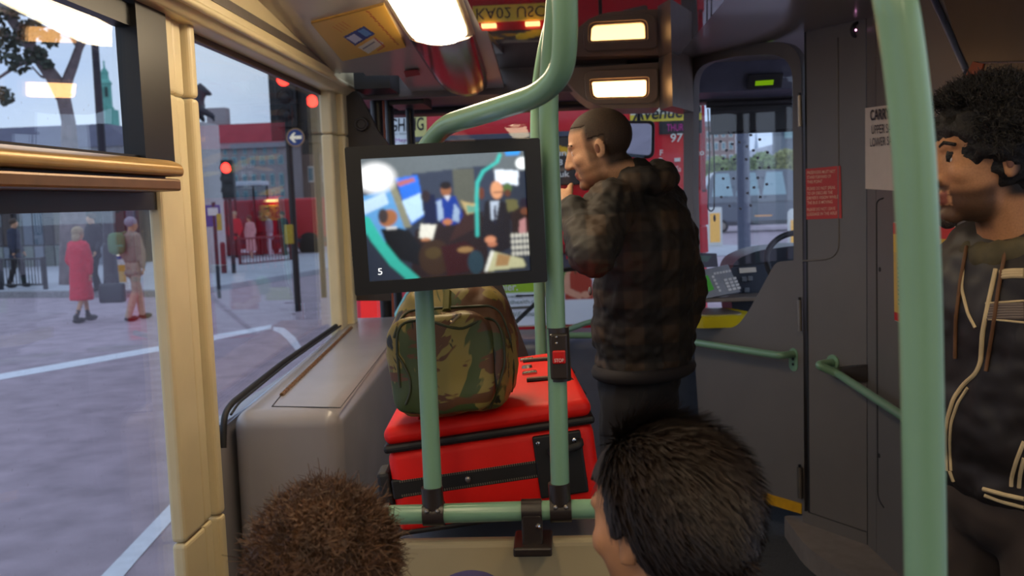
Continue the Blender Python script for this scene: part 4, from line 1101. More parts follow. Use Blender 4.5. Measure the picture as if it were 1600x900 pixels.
# ------------------------------------------------------------------ ceiling light, cards and sticker
def light_fixture(name, x0, x1, y0, y1, ycap, label, zf, group=None):
    t = thing(name, ((x0 + x1) / 2, (y0 + y1) / 2, zf(y0)), label, 'ceiling lamp', group)
    xm, hw_ = (x0 + x1) / 2, (x1 - x0) / 2
    def sect(w, d, n=10): return [(xm - w * math.cos(math.pi * i / n), -d * math.sin(math.pi * i / n) ** 0.8) for i in range(n + 1)]
    def loft(stations, name_, m, cap=True):
        b = bmesh.new(); rings = []
        for y, w, d in stations:
            rings.append([b.verts.new((x, y, zf(y) + z - 0.001)) for x, z in sect(w, d)])
        for i in range(len(rings) - 1):
            for k in range(len(rings[0]) - 1): b.faces.new((rings[i][k], rings[i + 1][k], rings[i + 1][k + 1], rings[i][k + 1]))
        for r in (rings[0], rings[-1]):
            try: b.faces.new(r)
            except ValueError: pass
        for i in range(len(rings) - 1): b.faces.new((rings[i][0], rings[i][-1], rings[i + 1][-1], rings[i + 1][0]))
        return obj(name_, b, m, t, smooth=True)
    loft([(y0, hw_ * 1.0, .05), (y1 - 0.16, hw_ * 1.0, .05), (y1 - 0.07, hw_ * .96, .048), (y1 - .02, hw_ * .8, .04), (y1, hw_ * .5, .02)], 'diffuser', emis('tube_light_%g' % LIGHT_S, (1.0, 0.79, 0.52, 1), LIGHT_S))
    loft([(y0, hw_ * 1.16, .02), (y1 - .05, hw_ * 1.16, .022), (y1, hw_ * 1.14, .03)], 'housing', M_cream)
    if ycap: loft([(y1 - .03, hw_ * 1.14, .036), (y1 + .1, hw_ * 1.12, .044), (ycap - .35, hw_ * 1.08, .048), (ycap - .12, hw_ * .95, .046), (ycap - .03, hw_ * .7, .04), (ycap, hw_ * .3, .02)], 'end_cap', mat('polished_cap', c(150, 134, 126), 0.16, metal=0.85, var=0.03))
    return t
LIGHT_S = 17.0
light_fixture('strip_light', -0.535, -0.315, 2.1, 3.66, 4.66, 'bright strip light with polished end cap on the ceiling above the monitor', zc)
LIGHT_S = 9.0
for k, (x0, y0) in enumerate(((-0.535, 0.25), (-0.535, -1.6), (-0.535, -3.5), (0.62, 0.0), (0.62, -1.8), (0.62, -3.6))):
    light_fixture('strip_light', x0, x0 + 0.22, y0, y0 + 1.3, None, '%s ceiling strip light behind the camera on the %s' % (('first', 'second', 'third')[k % 3], 'window side' if k < 3 else 'stair side'), lambda y: 2.6, group='ceiling lights over the rear seats')
Cn = Canvas(90, 60, (224, 172, 62))
Cn.X0 = Cn.X
Cn.a = Cn.a * (0.55 + 0.45 * Cn.X[..., None]) + np.array(c(150, 130, 90)[:3]) * (0.45 * (1 - Cn.X[..., None]))
Cn.poly([(.27, .42), (.62, .30), (.7, .52), (.34, .68)], (40, 60, 130)); Cn.poly([(.3, .46), (.44, .41), (.49, .58), (.36, .63)], (190, 196, 214)); Cn.poly([(.5, .38), (.6, .35), (.66, .5), (.56, .54)], (90, 140, 196))
Cn.poly([(.36, .74), (.66, .6), (.74, .78), (.44, .95)], (208, 200, 180)); Cn.line([(.42, .8), (.62, .7)], .012, (90, 90, 110)); Cn.line([(.66, .6), (.72, .86), (.6, .92)], .01, (190, 60, 60))
for i in range(4): Cn.line([(.3 + i * .05, .32 - i * .02), (.24 + i * .05, .16 - i * .02)], .006, (196, 110, 40))
for i in range(16): Cn.line([(.76 + .009 * i + .012 * (i % 2), .03 + i * .055), (.785 + .009 * i, .06 + i * .055)], .010, (176, 56, 20))
a, b_, d = pl_ceil.hit(535, 92), pl_ceil.hit(634, 70), pl_ceil.hit(486, 33)
cd_ = thing('ceiling_card', a, 'yellow and orange advert card stuck to the ceiling beside the strip light', 'advert')
picture('printed_face', Cn.a, a, b_ - a, d - a, attr_mat('printed_card'), cd_, 0.010)
pb = hull8([a, b_, b_ + d - a, d], [p + Vector((0, 0, -0.008)) for p in (a, b_, b_ + d - a, d)])
obj('card', pb, mat('pale_vinyl2', c(190, 150, 80), 0.5), cd_)
rs = obj('ceiling_sticker', panel_px([(631, 112), (652, 109), (657, 117), (634, 121)], [], Plane(pl_ceil.o - Vector((0, 0, 0.012)), pl_ceil.n), 0.002), mat('dull_red', c(150, 50, 40), 0.5), label='tiny red sticker on the ceiling panel left of the polished lamp end', cat='sticker')
# ================================================================= street
M_road = mat('asphalt', c(164, 148, 158), 0.85, var=0.18, scale=3.0, bump=0.5, bump_scale=60)
M_paint = mat('road_paint', c(226, 230, 238), 0.7, var=0.08, scale=12)
M_pave = mat('paving', c(176, 178, 186), 0.85, var=0.12, scale=2)
obj('floor_road', box((-160, -40, -0.3), (160, 220, 0.0)), M_road, kind=S)
def ground_poly(name, pts, m, z=0.006, parent=None, label=None, cat=None, group=None):
    P = [on_z(x, y, 0.0) for x, y in pts]
    b = bmesh.new(); A = [b.verts.new((p.x, p.y, 0.001)) for p in P]; D = [b.verts.new((p.x, p.y, z)) for p in P]
    b.faces.new(A); b.faces.new(list(reversed(D)))
    for i in range(len(P)): b.faces.new((A[i], A[(i + 1) % len(P)], D[(i + 1) % len(P)], D[i]))
    return obj(name, b, m, parent, label, cat, group)
ground_poly('road_marking', [(-40, 592), (0, 585), (130, 562), (250, 541), (335, 524), (424, 508), (424, 514), (335, 532), (250, 549), (130, 571), (0, 594), (-40, 602)], M_paint, label='long thin white line running across the whole road outside the window', cat='road marking')
ground_poly('road_marking', [(150, 910), (196, 862), (240, 816), (280, 774), (300, 778), (262, 822), (218, 872), (186, 910)], M_paint, label='broad white line crossing the bottom of the near window beside the pillar', cat='road marking')
ground_poly('road_marking', [(427, 511), (444, 513), (462, 528), (472, 545), (462, 547), (450, 532), (436, 520), (427, 516.5)], M_paint, label='short curved white line on the road above the grey casing', cat='road marking')
# kerb and far pavement (left), with the guard railing
KA, KB = on_z(-60, 466, 0), on_z(245, 464, 0)
kd = (KB - KA).normalized(); kn = Vector((-kd.y, kd.x, 0))
if kn.y < 0: kn = -kn
pv = [KA - kd * 30, KB + kd * 0.8, KB + kd * 0.8 + kn * 16, KA - kd * 30 + kn * 16]
obj('floor_pavement', hull8([Vector((p.x, p.y, 0)) for p in pv], [Vector((p.x, p.y, 0.13)) for p in pv]), M_pave, kind=S)
kb_ = [KA - kd * 30 - kn * .02, KB + kd * 0.82 - kn * .02, KB + kd * .82 + kn * .25, KA - kd * 30 + kn * .25]
obj('trim_9', hull8([Vector((p.x, p.y, 0)) for p in kb_], [Vector((p.x, p.y, 0.14)) for p in kb_]), mat('kerb_stone', c(140, 138, 140), 0.85, var=0.2), kind=S)
M_iron = mat('black_iron', c(26, 26, 32), 0.5)
def guard_rail(p0, p1, z0, h, label, n, m=M_iron, group=None):
    p0, p1 = Vector((p0.x, p0.y, z0)), Vector((p1.x, p1.y, z0))
    t = thing('guard_railing', p0, label, 'railing', group)
    d = (p1 - p0)
    for f in (0, 1): obj('post', box(p0 + d * f + Vector((-.04, -.04, 0)), p0 + d * f + Vector((.04, .04, h))), m, t)
    obj('top_bar', tube([p0 + Vector((0, 0, h * .95)), p1 + Vector((0, 0, h * .95))], 0.025, 8), m, t)
    obj('bottom_bar', tube([p0 + Vector((0, 0, h * .15)), p1 + Vector((0, 0, h * .15))], 0.022, 8), m, t)
    b = B()
    for k in range(1, n): tube([p0 + d * (k / n) + Vector((0, 0, h * .15)), p0 + d * (k / n) + Vector((0, 0, h * .95))], 0.012, 6, bm=b)
    obj('balusters', b, m, t, kind='stuff')
ga = KA + kn * 0.7
g_at = lambda px: KA + kd * ((on_z(px, 455, 0) - KA).dot(kd)) + kn * 0.7
guard_rail(g_at(-60), g_at(46), 0.13, 0.78, 'black iron guard railing panel at the left edge of the pavement', 20)
guard_rail(g_at(49), g_at(112), 0.13, 0.78, 'black iron guard railing panel just behind the woman in the red coat', 14)
gq = on_z(380, 437, 0.0)
g2a, g2b = on_z(376, 420, 0.0), on_z(455, 412, 0.0)
guard_rail(g2a, g2b, 0.0, 1.0, 'dark red guard railing in front of the people queueing', 16, mat('dark_red_iron', c(92, 30, 40), 0.5))
bo = on_z(351, 434, 0.0)
bl_ = thing('street_bollard', bo, 'short dark red bollard beside the railing of the queue', 'bollard')
obj('bollard_post', lathe([(0, 1.0), (.06, .98), (.075, .9), (.075, 0), (0, 0)], bo, (0, 0, 1), 14), mat('bollard_red', c(110, 24, 34), 0.5), bl_, smooth=True)

# ------------------------------------------------------------------ double-decker just ahead: its rear end
BYR = 6.75
P_r = Plane((0, BYR, 0), (0, 1, 0))
rx0, rx1 = -1.50, on_y(1106, 300, BYR).x
M_bred = mat('bus_red', c(206, 14, 34), 0.3, var=0.05, coat=0.4)
M_bdk = mat('bus_dark', c(30, 28, 34), 0.35)
bus = thing('double_decker_bus', (0, BYR, 0), 'rear end of a red double-decker bus standing right in front of the windscreen', 'bus')
bd = box((rx0, BYR, 0.30), (rx1, BYR + 9.5, 4.35), 0.10, 4)
obj('body', bd, M_bred, bus, smooth=True)
def rp(name, pts, m, par=bus, d=0.02, proud=0.012, rad=0):
    if rad: pts = round_poly(pts, rad)
    return obj(name, panel_px(pts, [], Plane((0, BYR - proud, 0), (0, 1, 0)), d), m, par)
def rbox(name, x0, x1, z0, z1, m, proud=0.012, par=bus):
    return obj(name, box((x0, BYR - proud, z0), (x1, BYR + .01, z1), 0.004), m, par)
def lz(py): return on_y(875, py, BYR).z
# lower panels right corner
for y0, y1 in ((296, 351), (354, 394)): rp('corner_panel', [(1082, y0 + 2), (1105, y0), (1107, y1), (1083, y1)], mat('corner_red', c(214, 28, 44), 0.35))
rp('corner_pillar', [(1096, 165), (1101, 165), (1103, 300), (1097, 300)], mat('red_pillar', c(170, 26, 44), 0.3))
# theatre strip: yellow with bold black title, dark band and phone digits
av = rp('advert_strip', [(984, 166), (1096, 160), (1097, 187), (985, 191)], mat('advert_yellow', c(226, 204, 60), 0.5))
rp('advert_band', [(985, 166), (1096, 160), (1096, 176), (985, 180)], mat('advert_pale', c(224, 222, 200), 0.5), d=.02, proud=.014)
text_px('Avenue Q', Plane((0, BYR - .017, 0), (0, 1, 0)), (988, 188), (1095, 181), (988, 169), M_ink, bus, 0.001, 0.02, 0.15)
rp('dark_band', [(1030, 190), (1097, 187), (1097, 208), (1030, 210)], M_bdk, proud=.013)
text_px('THURSDAY', Plane((0, BYR - .017, 0), (0, 1, 0)), (1042, 205), (1092, 203), (1042, 194), mat('magenta_print', c(200, 40, 150), 0.5), bus, 0.001)
text_px('97 37', Plane((0, BYR - .013, 0), (0, 1, 0)), (1047, 222), (1091, 220), (1048, 209), M_white, bus, 0.001, .01)
text_px('.co', Plane((0, BYR - .013, 0), (0, 1, 0)), (1085, 243), (1100, 242), (1085, 234), M_white, bus, 0.001, .02)
text_px('F', Plane((0, BYR - .013, 0), (0, 1, 0)), (1031, 243), (1036, 243), (1031, 234), M_white, bus, 0.001, .01)
text_px('O', Plane((0, BYR - .013, 0), (0, 1, 0)), (1028, 256), (1036, 256), (1028, 246), M_white, bus, 0.001, .02)
text_px('WardSa', Plane((0, BYR - .013, 0), (0, 1, 0)), (1034, 269), (1064, 268), (1034, 260), M_white, bus, 0.001)
rp('white_tile', [(1054, 247), (1063, 246.5), (1063, 252), (1054, 252.5)], M_white)
# upper red band with dark rail and the rear window advert
rp('dark_rail', [(640, 214), (905, 204), (905, 212), (640, 222)], mat('rail_slate', c(70, 76, 92), 0.4), proud=.03)
win = rp('rear_window', [(640, 224), (962, 208), (962, 286), (640, 300)], mat('window_advert', c(58, 48, 40), 0.25), proud=.01, rad=10)
Cw = Canvas(120, 36, (52, 44, 40))
for i in range(26): Cw.ell(random.uniform(.05, .95), random.uniform(.1, .95), random.uniform(.02, .07), random.uniform(.05, .2), random.choice(((220, 170, 20), (190, 130, 20), (90, 70, 40), (240, 200, 60), (120, 100, 80))), random.uniform(0, 3))
a, b_, d = on_y(645, 298, BYR - .032), on_y(958, 284, BYR - .032), on_y(645, 226, BYR - .032)
picture('window_picture', Cw.a, a, b_ - a, d - a, attr_mat('printed_card'), bus, 0.002)
P_w = Plane((0, BYR - .036, 0), (0, 1, 0))
for s_, x0, x1, yb_ in (('uni', 869, 889, 243.5), ('8 8', 872, 891, 258), ('.uk', 871, 890, 276.5)): text_px(s_, P_w, (x0, yb_), (x1, yb_ - .6), (x0, yb_ - 9), M_white, bus, .002, .015)
# white comedy poster at the nearside
po = rp('poster', [(596, 176), (665, 172), (667, 262), (597, 264)], mat('poster_white', c(216, 224, 226), 0.5))
P_p = Plane((0, BYR - .016, 0), (0, 1, 0))
rp('poster_tint', [(640, 174), (666, 172), (667, 262), (640, 263)], mat('poster_cream', c(214, 206, 130), 0.5), proud=.0125)
text_px('LAUGHING', P_p, (579, 207), (662, 203), (579, 187), M_ink, bus, .001, .01)
text_px('FENNEN LED', P_p, (598, 183), (660, 179.5), (598, 176), M_ink, bus, .001, .01)
text_px('CheMeyo', P_p, (600, 223), (640, 221), (600, 217), mat('violet_print', c(150, 60, 150), .5), bus, .001)
text_px('Snow Nov', P_p, (606, 211.5), (636, 210), (606, 208), mat('grey_print', c(120, 130, 130), .5), bus, .001)
# engine grille, lower red lip
rp('grille', [(760, 386), (930, 380), (930, 402), (760, 407)], mat('grille_red', c(120, 14, 28), 0.5))
for k in range(14):
    x = 765 + k * 12; rp('grille_bar', [(x, 386), (x + 1.5, 386), (x + 1.5, 405), (x, 405)], M_bred, proud=.03)
# lower advert: dark top, woman, green band, white foot
Ca = Canvas(150, 74, (228, 230, 236))
gx = lambda px: (px - 690) / 260.0
gy = lambda py: (py - 404) / 108.0
Ca.poly([(0, 0), (1, 0), (1, gy(440)), (0, gy(440))], (62, 66, 78))
Ca.poly([(0, gy(440)), (gx(872), gy(440)), (gx(872), gy(461)), (0, gy(461))], (154, 190, 36))
Ca.poly([(0, gy(461)), (1, gy(461)), (1, 1), (0, 1)], (226, 228, 236))
Ca.ell(gx(876), gy(437), .05, .14, (60, 150, 60))
Ca.poly([(gx(882), gy(450)), (gx(888), gy(430)), (gx(905), gy(424)), (gx(925), gy(430)), (gx(930), gy(474)), (gx(885), gy(474))], (176, 62, 44))
Ca.poly([(gx(880), gy(455)), (gx(886), gy(432)), (gx(894), gy(428)), (gx(892), gy(456)), (gx(912), gy(466)), (gx(908), gy(475)), (gx(880), gy(462))], (222, 160, 130))
Ca.ell(gx(912), gy(421), .037, .105, (226, 170, 140)); Ca.ell(gx(909), gy(411), .04, .05, (92, 60, 40)); Ca.ell(gx(902), gy(424), .012, .1, (110, 70, 46)); Ca.line([(gx(910), gy(427)), (gx(917), gy(426))], .006, (190, 60, 60)); Ca.ell(gx(909), gy(418), .007, .015, (40, 30, 30)); Ca.ell(gx(918), gy(417), .007, .015, (40, 30, 30))
Ca.ell(gx(917), gy(467), .03, .05, (222, 160, 130))
Ca.blur(1)
a, b_, d = on_y(690, 512, BYR - .02), on_y(950, 512 - 8, BYR - .02), on_y(690, 404, BYR - .02)
b_.z = a.z; d.x = a.x
adv = rp('lower_advert', [(686, 402), (954, 393), (955, 505), (687, 515)], M_white, proud=.012)
picture('advert_picture', Ca.a, a, b_ - a, d - a, attr_mat('printed_card'), bus, 0.003)
P_a = Plane((0, BYR - .026, 0), (0, 1, 0))
M_gp = mat('grey_green_print', c(110, 130, 120), .5)
text_px('healthier.', P_a, (752, 456), (809, 453.5), (752, 444), M_white, bus, .001, .01)
text_px('To find us nationwide,', P_a, (735, 468), (816, 465), (735, 462), M_gp, bus, .001)
text_px('or to nuffieldhealth.com', P_a, (745, 477.5), (848, 473), (745, 471), M_gp, bus, .001)
rp('dark_stripe', [(790, 480), (830, 478), (830, 481.5), (790, 483.5)], mat('stripe_olive', c(90, 86, 76), .5), proud=.03)
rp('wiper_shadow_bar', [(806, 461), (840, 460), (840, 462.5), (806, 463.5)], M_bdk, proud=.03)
text_px('t WiFi  known', P_a, (792, 496), (846, 493), (792, 488), M_gp, bus, .001)
# registration plate with its lamps, pull-out arrow panel (both hidden from here by the monitor, seen in the reflections)
pz, pxm = 1.825, -0.30
plate = rbox('number_plate', pxm - .26, pxm + .26, pz - .056, pz + .056, mat('plate_yellow', c(224, 186, 60), 0.4), 0.02)
text('KA02 USC', (pxm - .235, BYR - .021, pz - .036), (.47, 0, 0), (0, 0, .074), M_ink, bus, lift=.002)
for dx in (-.15, .15): obj('plate_lamp', box((pxm + dx - .05, BYR - .07, pz + .075), (pxm + dx + .05, BYR, pz + .095)), emis('plate_lamp', (1, .55, .2, 1), 6.0), bus)
rbox('arrow_panel', -0.52, -0.28, 1.36, 1.62, mat('arrow_orange', c(222, 130, 20), .5), .02)
obj('arrow_disc', lathe([(0, .004), (.095, .004), (.095, 0), (0, 0)], (-.40, BYR - .02, 1.50), (0, -1, 0), 28), mat('arrow_pink', c(190, 140, 160), .5), bus)
obj('arrow_chevron', flat_panel([(-.52, 1.36), (-.28, 1.36), (-.28, 1.25), (-.40, 1.12), (-.52, 1.25)], [], lambda x, z: Vector((x, BYR - .012, z)), (0, -1, 0), .01), mat('chevron_yellow', c(214, 200, 30), .5), bus)
for x0 in (rx0 + .06, rx1 - .24): 
    lc = rbox('tail_lamp_cluster', x0, x0 + .18, 0.95, 1.28, mat('lamp_red_plastic', c(150, 10, 16), .2, emit=(1, .03, .02, 1), emit_s=0.5), .03)
rbox('bumper', rx0, rx1, .30, .62, M_bdk, .05)
for z0, z1 in ((3.0, 3.75),): rbox('upper_window', rx0 + .15, rx1 - .15, z0, z1, mat('bus_glass', c(26, 30, 36), .08), .008)
for x0 in (rx0 + .02, rx1 - .30):
    for y0 in (BYR + 1.6, BYR + 7.0):
        obj('wheel', lathe([(0, 0), (.30, 0), (.48, .03), (.48, .25), (.30, .28), (0, .28)], (x0, y0, .48), (1, 0, 0), 26), M_rubber, bus, smooth=True)
# windscreen wipers of our own bus
for lbl, pts in (('black windscreen wiper lying across the woman on the bus advert', [(868, 422), (912, 417), (990, 410)]), ('black windscreen wiper sloping down to the dashboard behind the camouflage bag', [(800, 508), (838, 472), (870, 440)])):
    w_ = thing('windscreen_wiper', on_y(pts[0][0], pts[0][1], WY + .03), lbl, 'wiper')
    obj('wiper_arm', tube([on_y(x, y, WY + .045) for x, y in pts], 0.010, 8), M_rubber, w_)
    obj('wiper_blade', tube([on_y(x, y + 3.5, WY + .03) for x, y in pts], 0.006, 6), M_black, w_)

# ------------------------------------------------------------------ traffic signals and signs on the left
def signal(px, pbase, D, plamp, label, w, lamp=(1, .03, .02, 1), board=True, lit=9.0, rlamp=.12):
    base = on_y(px, pbase, D); base.z = 0
    t = thing('traffic_signal', base, label, 'traffic light')
    top = on_y(px, plamp, D)
    obj('post', tube([base, Vector((base.x, D, top.z - .5))], 0.06, 12), M_iron, t, smooth=True)
    obj('signal_head', box((base.x - w * .5, D - .1, top.z - .85), (base.x + w * .5, D + .12, top.z + .22), .03), M_black, t)
    if board: obj('backing_board', box((base.x - w * .95, D + .1, top.z - 1.05), (base.x + w * .95, D + .13, top.z + .4), .02), M_black, t)
    for k in range(3):
        q = Vector((base.x, D - .11, top.z - .31 * k))
        ln = obj('lens', lathe([(0, .03), (rlamp * .6, .025), (rlamp, 0), (0, 0)], q, (0, -1, 0), 20), emis('signal_red', lamp, lit) if k == 0 else mat('unlit_lens', c(30, 26, 24), .3), t, smooth=True)
        obj('visor', tube([q + Vector((math.cos(a_) * (rlamp + .012), -.06, math.sin(a_) * (rlamp + .012))) for a_ in np.linspace(-.3, math.pi + .3, 12)], .018, 6), M_black, t)
    return t, base
ts, sbase = signal(466, 482, 17.0, 124, 'tall traffic signal glowing red above the blue arrow sign', 0.36)
# blue round sign with white arrow
q = on_y(462, 215, 16.8)
sn = obj('arrow_disc', lathe([(0, .02), (.145, .02), (.155, .012), (.155, 0), (0, 0)], q, (0, -1, 0), 32), mat('sign_blue', c(26, 66, 130), .4, emit=c(26, 66, 130), emit_s=.15), ts)
obj('disc_rim', tube([q + Vector((.15 * math.cos(t), -.02, .15 * math.sin(t))) for t in np.linspace(0, 2 * math.pi, 33)], .012, 6, caps=False), mat('sign_gold', c(190, 150, 100), .4), ts)
arrow = [(-.11, 0), (-.03, .085), (.01, .085), (-.03, .028), (.11, .028), (.11, -.028), (-.03, -.028), (.01, -.085), (-.03, -.085)]
obj('arrow', flat_panel(arrow, [], lambda x, z: q + Vector((x, -.025, z)), (0, -1, 0), .004), mat('sign_white', c(240, 234, 210), .5, emit=c(255, 240, 200), emit_s=.5), ts)
q2 = on_y(452, 366, 16.9); obj('push_button_box', box(q2 - Vector((.07, .06, .17)), q2 + Vector((.07, .06, .17)), .01), mat('box_yellow', c(196, 168, 30), .5), ts)
signal(366, 430, 26.0, 262, 'small distant traffic signal glowing red in front of the old building', 0.34, board=False, rlamp=.14)
signal(507, 470, 19.5, 158, 'added tall red signal for a mirrored light, half hidden by the cream pillar', 0.34)  # added signal for the red light mirrored beside the first one
# blue direction board with yellow box
q = on_y(334, 338, 20.0)
mp2 = thing('direction_board', Vector((q.x, 20.0, 0)), 'blue map board on a post with a yellow box beside it', 'sign')
obj('post', tube([Vector((q.x, 20.03, 0)), Vector((q.x, 20.03, q.z + .3))], .04, 10), M_iron, mp2)
obj('board', box((q.x - .18, 20, q.z - .22), (q.x + .14, 20.03, q.z + .24), .01), mat('map_blue', c(36, 62, 140), .45), mp2)
obj('white_map', box((q.x - .12, 19.99, q.z + .02), (q.x + .10, 20.0, q.z + .18)), M_white, mp2)
obj('yellow_box', box((q.x + .09, 19.9, q.z - .3), (q.x + .17, 20.0, q.z + .05), .01), MATS['box_yellow'], mp2)
# keep-right bollard behind the walkers
q = on_z(192, 452, .13); 
bb_ = thing('keep_right_bollard', Vector((q.x, q.y, .13)), 'white traffic bollard with a blue arrow disc behind the walkers', 'bollard')
s_ = (q.y / FPX)
obj('bollard_shell', prism(round_poly([(q.x - .16, q.y - .08), (q.x + .16, q.y - .08), (q.x + .16, q.y + .1), (q.x - .16, q.y + .1)], .05), .13, 1.25, 'z', .02), mat('bollard_white', c(220, 220, 214), .4), bb_, smooth=True)
obj('blue_disc', lathe([(0, .01), (.15, .01), (.15, 0), (0, 0)], (q.x, q.y - .085, .98), (0, -1, 0), 24), MATS['sign_blue'], bb_)
ar = [(x * .9, z * .9) for x, z in arrow]; ca_, sa_ = math.cos(2.36), math.sin(2.36)
obj('arrow', flat_panel([(x * ca_ - z * sa_, x * sa_ + z * ca_) for x, z in ar], [], lambda x, z: Vector((q.x + x, q.y - .1, .98 + z)), (0, -1, 0), .004), MATS['sign_white'], bb_)
obj('yellow_foot', box((q.x - .13, q.y - .09, .3), (q.x + .13, q.y - .07, .7)), mat('amber_panel', c(210, 160, 60), .5), bb_)
# street lamp post
q = on_y(158, 220, 20.0); q.z = 0.13
lp = thing('lamp_post', q, 'dark slender lamp post standing left of the green church tower', 'lamp post')
t_ = on_y(146, 20, 20.0)
obj('post', tube([q, Vector((q.x, 20, 2.2)), Vector((t_.x, 20.0, t_.z + 2.0))], [.11, .09, .06], 12), mat('post_iron', c(40, 32, 44), .5), lp, smooth=True)
obj('base', lathe([(0, 1.2), (.13, 1.1), (.17, .1), (.2, 0), (0, 0)], q, (0, 0, 1), 14), MATS['post_iron'], lp, smooth=True)
obj('lamp_head', ellipsoid(Vector((t_.x + .4, 20, t_.z + 2.1)), (.5, .16, .1)), MATS['post_iron'], lp, smooth=True)

# ------------------------------------------------------------------ buildings on the left
def building(name, label, D, x0, x1, zeave, zroof, m_wall, m_roof, rows, depth=12.0, m_win=None, chim=(), mansard=.6):
    t = thing(name, ((x0 + x1) / 2, D, 0), label, 'building')
    obj('wall', box((x0, D, 0), (x1, D + depth, zeave)), m_wall, t)
    if zroof > zeave:
        obj('roof', hull8([(x0 - .3, D - .3, zeave), (x1 + .3, D - .3, zeave), (x1 + .3, D + depth, zeave), (x0 - .3, D + depth, zeave)],
                          [(x0 - .1, D + mansard, zroof), (x1 - mansard, D + mansard, zroof), (x1 - mansard, D + depth, zroof), (x0, D + depth, zroof)]), m_roof, t)
    for zlo, zhi, xa, xb, n, wf in rows:
        w = (xb - xa) / n
        for k in range(n):
            wx = xa + w * (k + .5)
            f = obj('window', box((wx - w * wf * .5, D - .06, zlo), (wx + w * wf * .5, D + .02, zhi)), m_win or M_white, t)
            obj('pane', box((wx - w * wf * .38, D - .08, zlo + (zhi - zlo) * .1), (wx + w * wf * .38, D - .055, zhi - (zhi - zlo) * .1)), mat('far_pane', c(104, 140, 150), .15), f)
    for cx_, cz, cw in chim: obj('chimney', box((cx_ - cw / 2, D + 1, zeave), (cx_ + cw / 2, D + 1.8, cz)), mat('chimney_stone', c(168, 160, 160), .8), t)
    obj('cornice', box((x0 - .1, D - .25, zeave - .35), (x1 + .1, D, zeave)), mat('cornice_stone', c(150, 146, 150), .8), t)
    return t
M_stone = mat('pale_stone', c(158, 150, 152), .8, var=.12, scale=.8)
M_brown = mat('brown_stone', c(132, 112, 104), .8, var=.15, scale=.6)
M_rroof = mat('red_tile_roof', c(142, 56, 66), .8, var=.15, scale=1.5)
M_slate = mat('slate_roof', c(94, 92, 112), .8, var=.15, scale=1.0)
DB = 58.0
X = lambda px, py=250: on_y(px, py, DB).x
Z = lambda py, px=400: on_y(px, py, DB).z
M_grn = mat('green_window', c(150, 186, 184), .5)
building('terrace_building', 'long old building with red tiled roof and pale green windows behind the queue', DB, X(322), X(447), Z(222), Z(191), M_stone, M_rroof,
         ((Z(240), Z(227), X(345), X(438), 6, .32), (Z(258), Z(244), X(345), X(446), 7, .55), (Z(292), Z(272), X(345), X(446), 7, .45), (Z(318), Z(298), X(345), X(446), 7, .45)), m_win=M_grn, chim=((X(438), Z(160), 1.5), (X(333), Z(163), 1.2)), depth=3.6)
building('brown_building', 'dim brown building beside the tall signals at the cream pillar', 62.0, on_y(448, 250, 62).x, on_y(560, 250, 62).x, on_y(480, 182, 62).z, on_y(480, 176, 62).z, M_brown, M_slate,
         ((on_y(480, 240, 62).z, on_y(480, 215, 62).z, on_y(452, 250, 62).x, on_y(540, 250, 62).x, 4, .4), (on_y(480, 285, 62).z, on_y(480, 260, 62).z, on_y(452, 250, 62).x, on_y(540, 250, 62).x, 4, .4)))
# low slate roofed range and shop fronts seen in the near window
DS = 33.0
zz = lambda py: on_y(100, py, DS).z
xx = lambda px: on_y(px, 300, DS).x
shop = building('shop_range', 'low range of dark shop fronts under a slate roof behind the guard railing', DS, xx(-900), xx(212), zz(232), zz(189), mat('dark_shopfront', c(62, 58, 62), .6, var=.3, scale=.6), M_slate, (), depth=4.0, mansard=1.6)
cols = [((120, 150, 170), .5), ((40, 36, 40), .8), ((150, 140, 120), .3), ((46, 60, 84), .7), ((40, 44, 40), .8), ((96, 120, 110), .4), ((30, 26, 30), .9), ((110, 90, 84), .5), ((60, 90, 80), .5), ((130, 150, 170), .4)]
for k, (cl_2, f) in enumerate(cols * 2):
    xa = xx(-110) + k * (xx(212) - xx(-110)) / 20; xb = xa + (xx(212) - xx(-110)) / 20 * .86
    obj('shop_window', box((xa, DS - .1, .9), (xb, DS + .02, zz(322) - .2 * (k % 3))), mat('shop_glass_%d' % (k % 10), c(*[int(v * .6) for v in cl_2]), .2), shop)
    obj('stall_riser', box((xa, DS - .14, .13), (xb, DS, .85)), mat('riser_%d' % (k % 3), c(*((110, 120, 112), (120, 126, 136), (84, 92, 84))[k % 3]), .6), shop)
obj('fascia', box((xx(-900), DS - .3, zz(322)), (xx(212), DS - .05, zz(300))), mat('fascia_dark', c(46, 44, 50), .5), shop)
for k in range(5): 
    xa = xx(-90 + k * 58); obj('sign_board', box((xa, DS - .36, zz(318)), (xa + 1.6, DS - .28, zz(304))), mat('sign_board_%d' % k, c(*((150, 150, 140), (40, 90, 90), (120, 60, 50), (60, 70, 120), (60, 100, 60))[k]), .5), shop)
# church tower with copper spire
DT = 130.0
q = on_y(170, 220, DT); tz = lambda py: on_y(165, py, DT).z
ct = thing('church_tower', Vector((q.x, DT, 0)), 'green copper church tower with small spire behind the lamp post', 'tower')
M_cop = mat('copper_green', c(104, 176, 160), .7, var=.15, scale=.6)
xq = on_y(166, 150, DT).x
w_ = DT / FPX
obj('shaft', box((xq - 13 * w_, DT - 1, 0), (xq + 13 * w_, DT + 1, tz(172))), M_cop, ct)
obj('lantern', lathe([(10.5 * w_, tz(172)), (10.5 * w_, tz(168)), (8.5 * w_, tz(167)), (8.5 * w_, tz(133)), (10 * w_, tz(131)), (9 * w_, tz(128)), (6 * w_, tz(124)), (5.5 * w_, tz(116)), (6 * w_, tz(114)), (4.5 * w_, tz(110)), (1.6 * w_, tz(106)), (.5 * w_, tz(94)), (0, tz(92))], (xq, DT, 0), (0, 0, 1), 12), M_cop, ct)
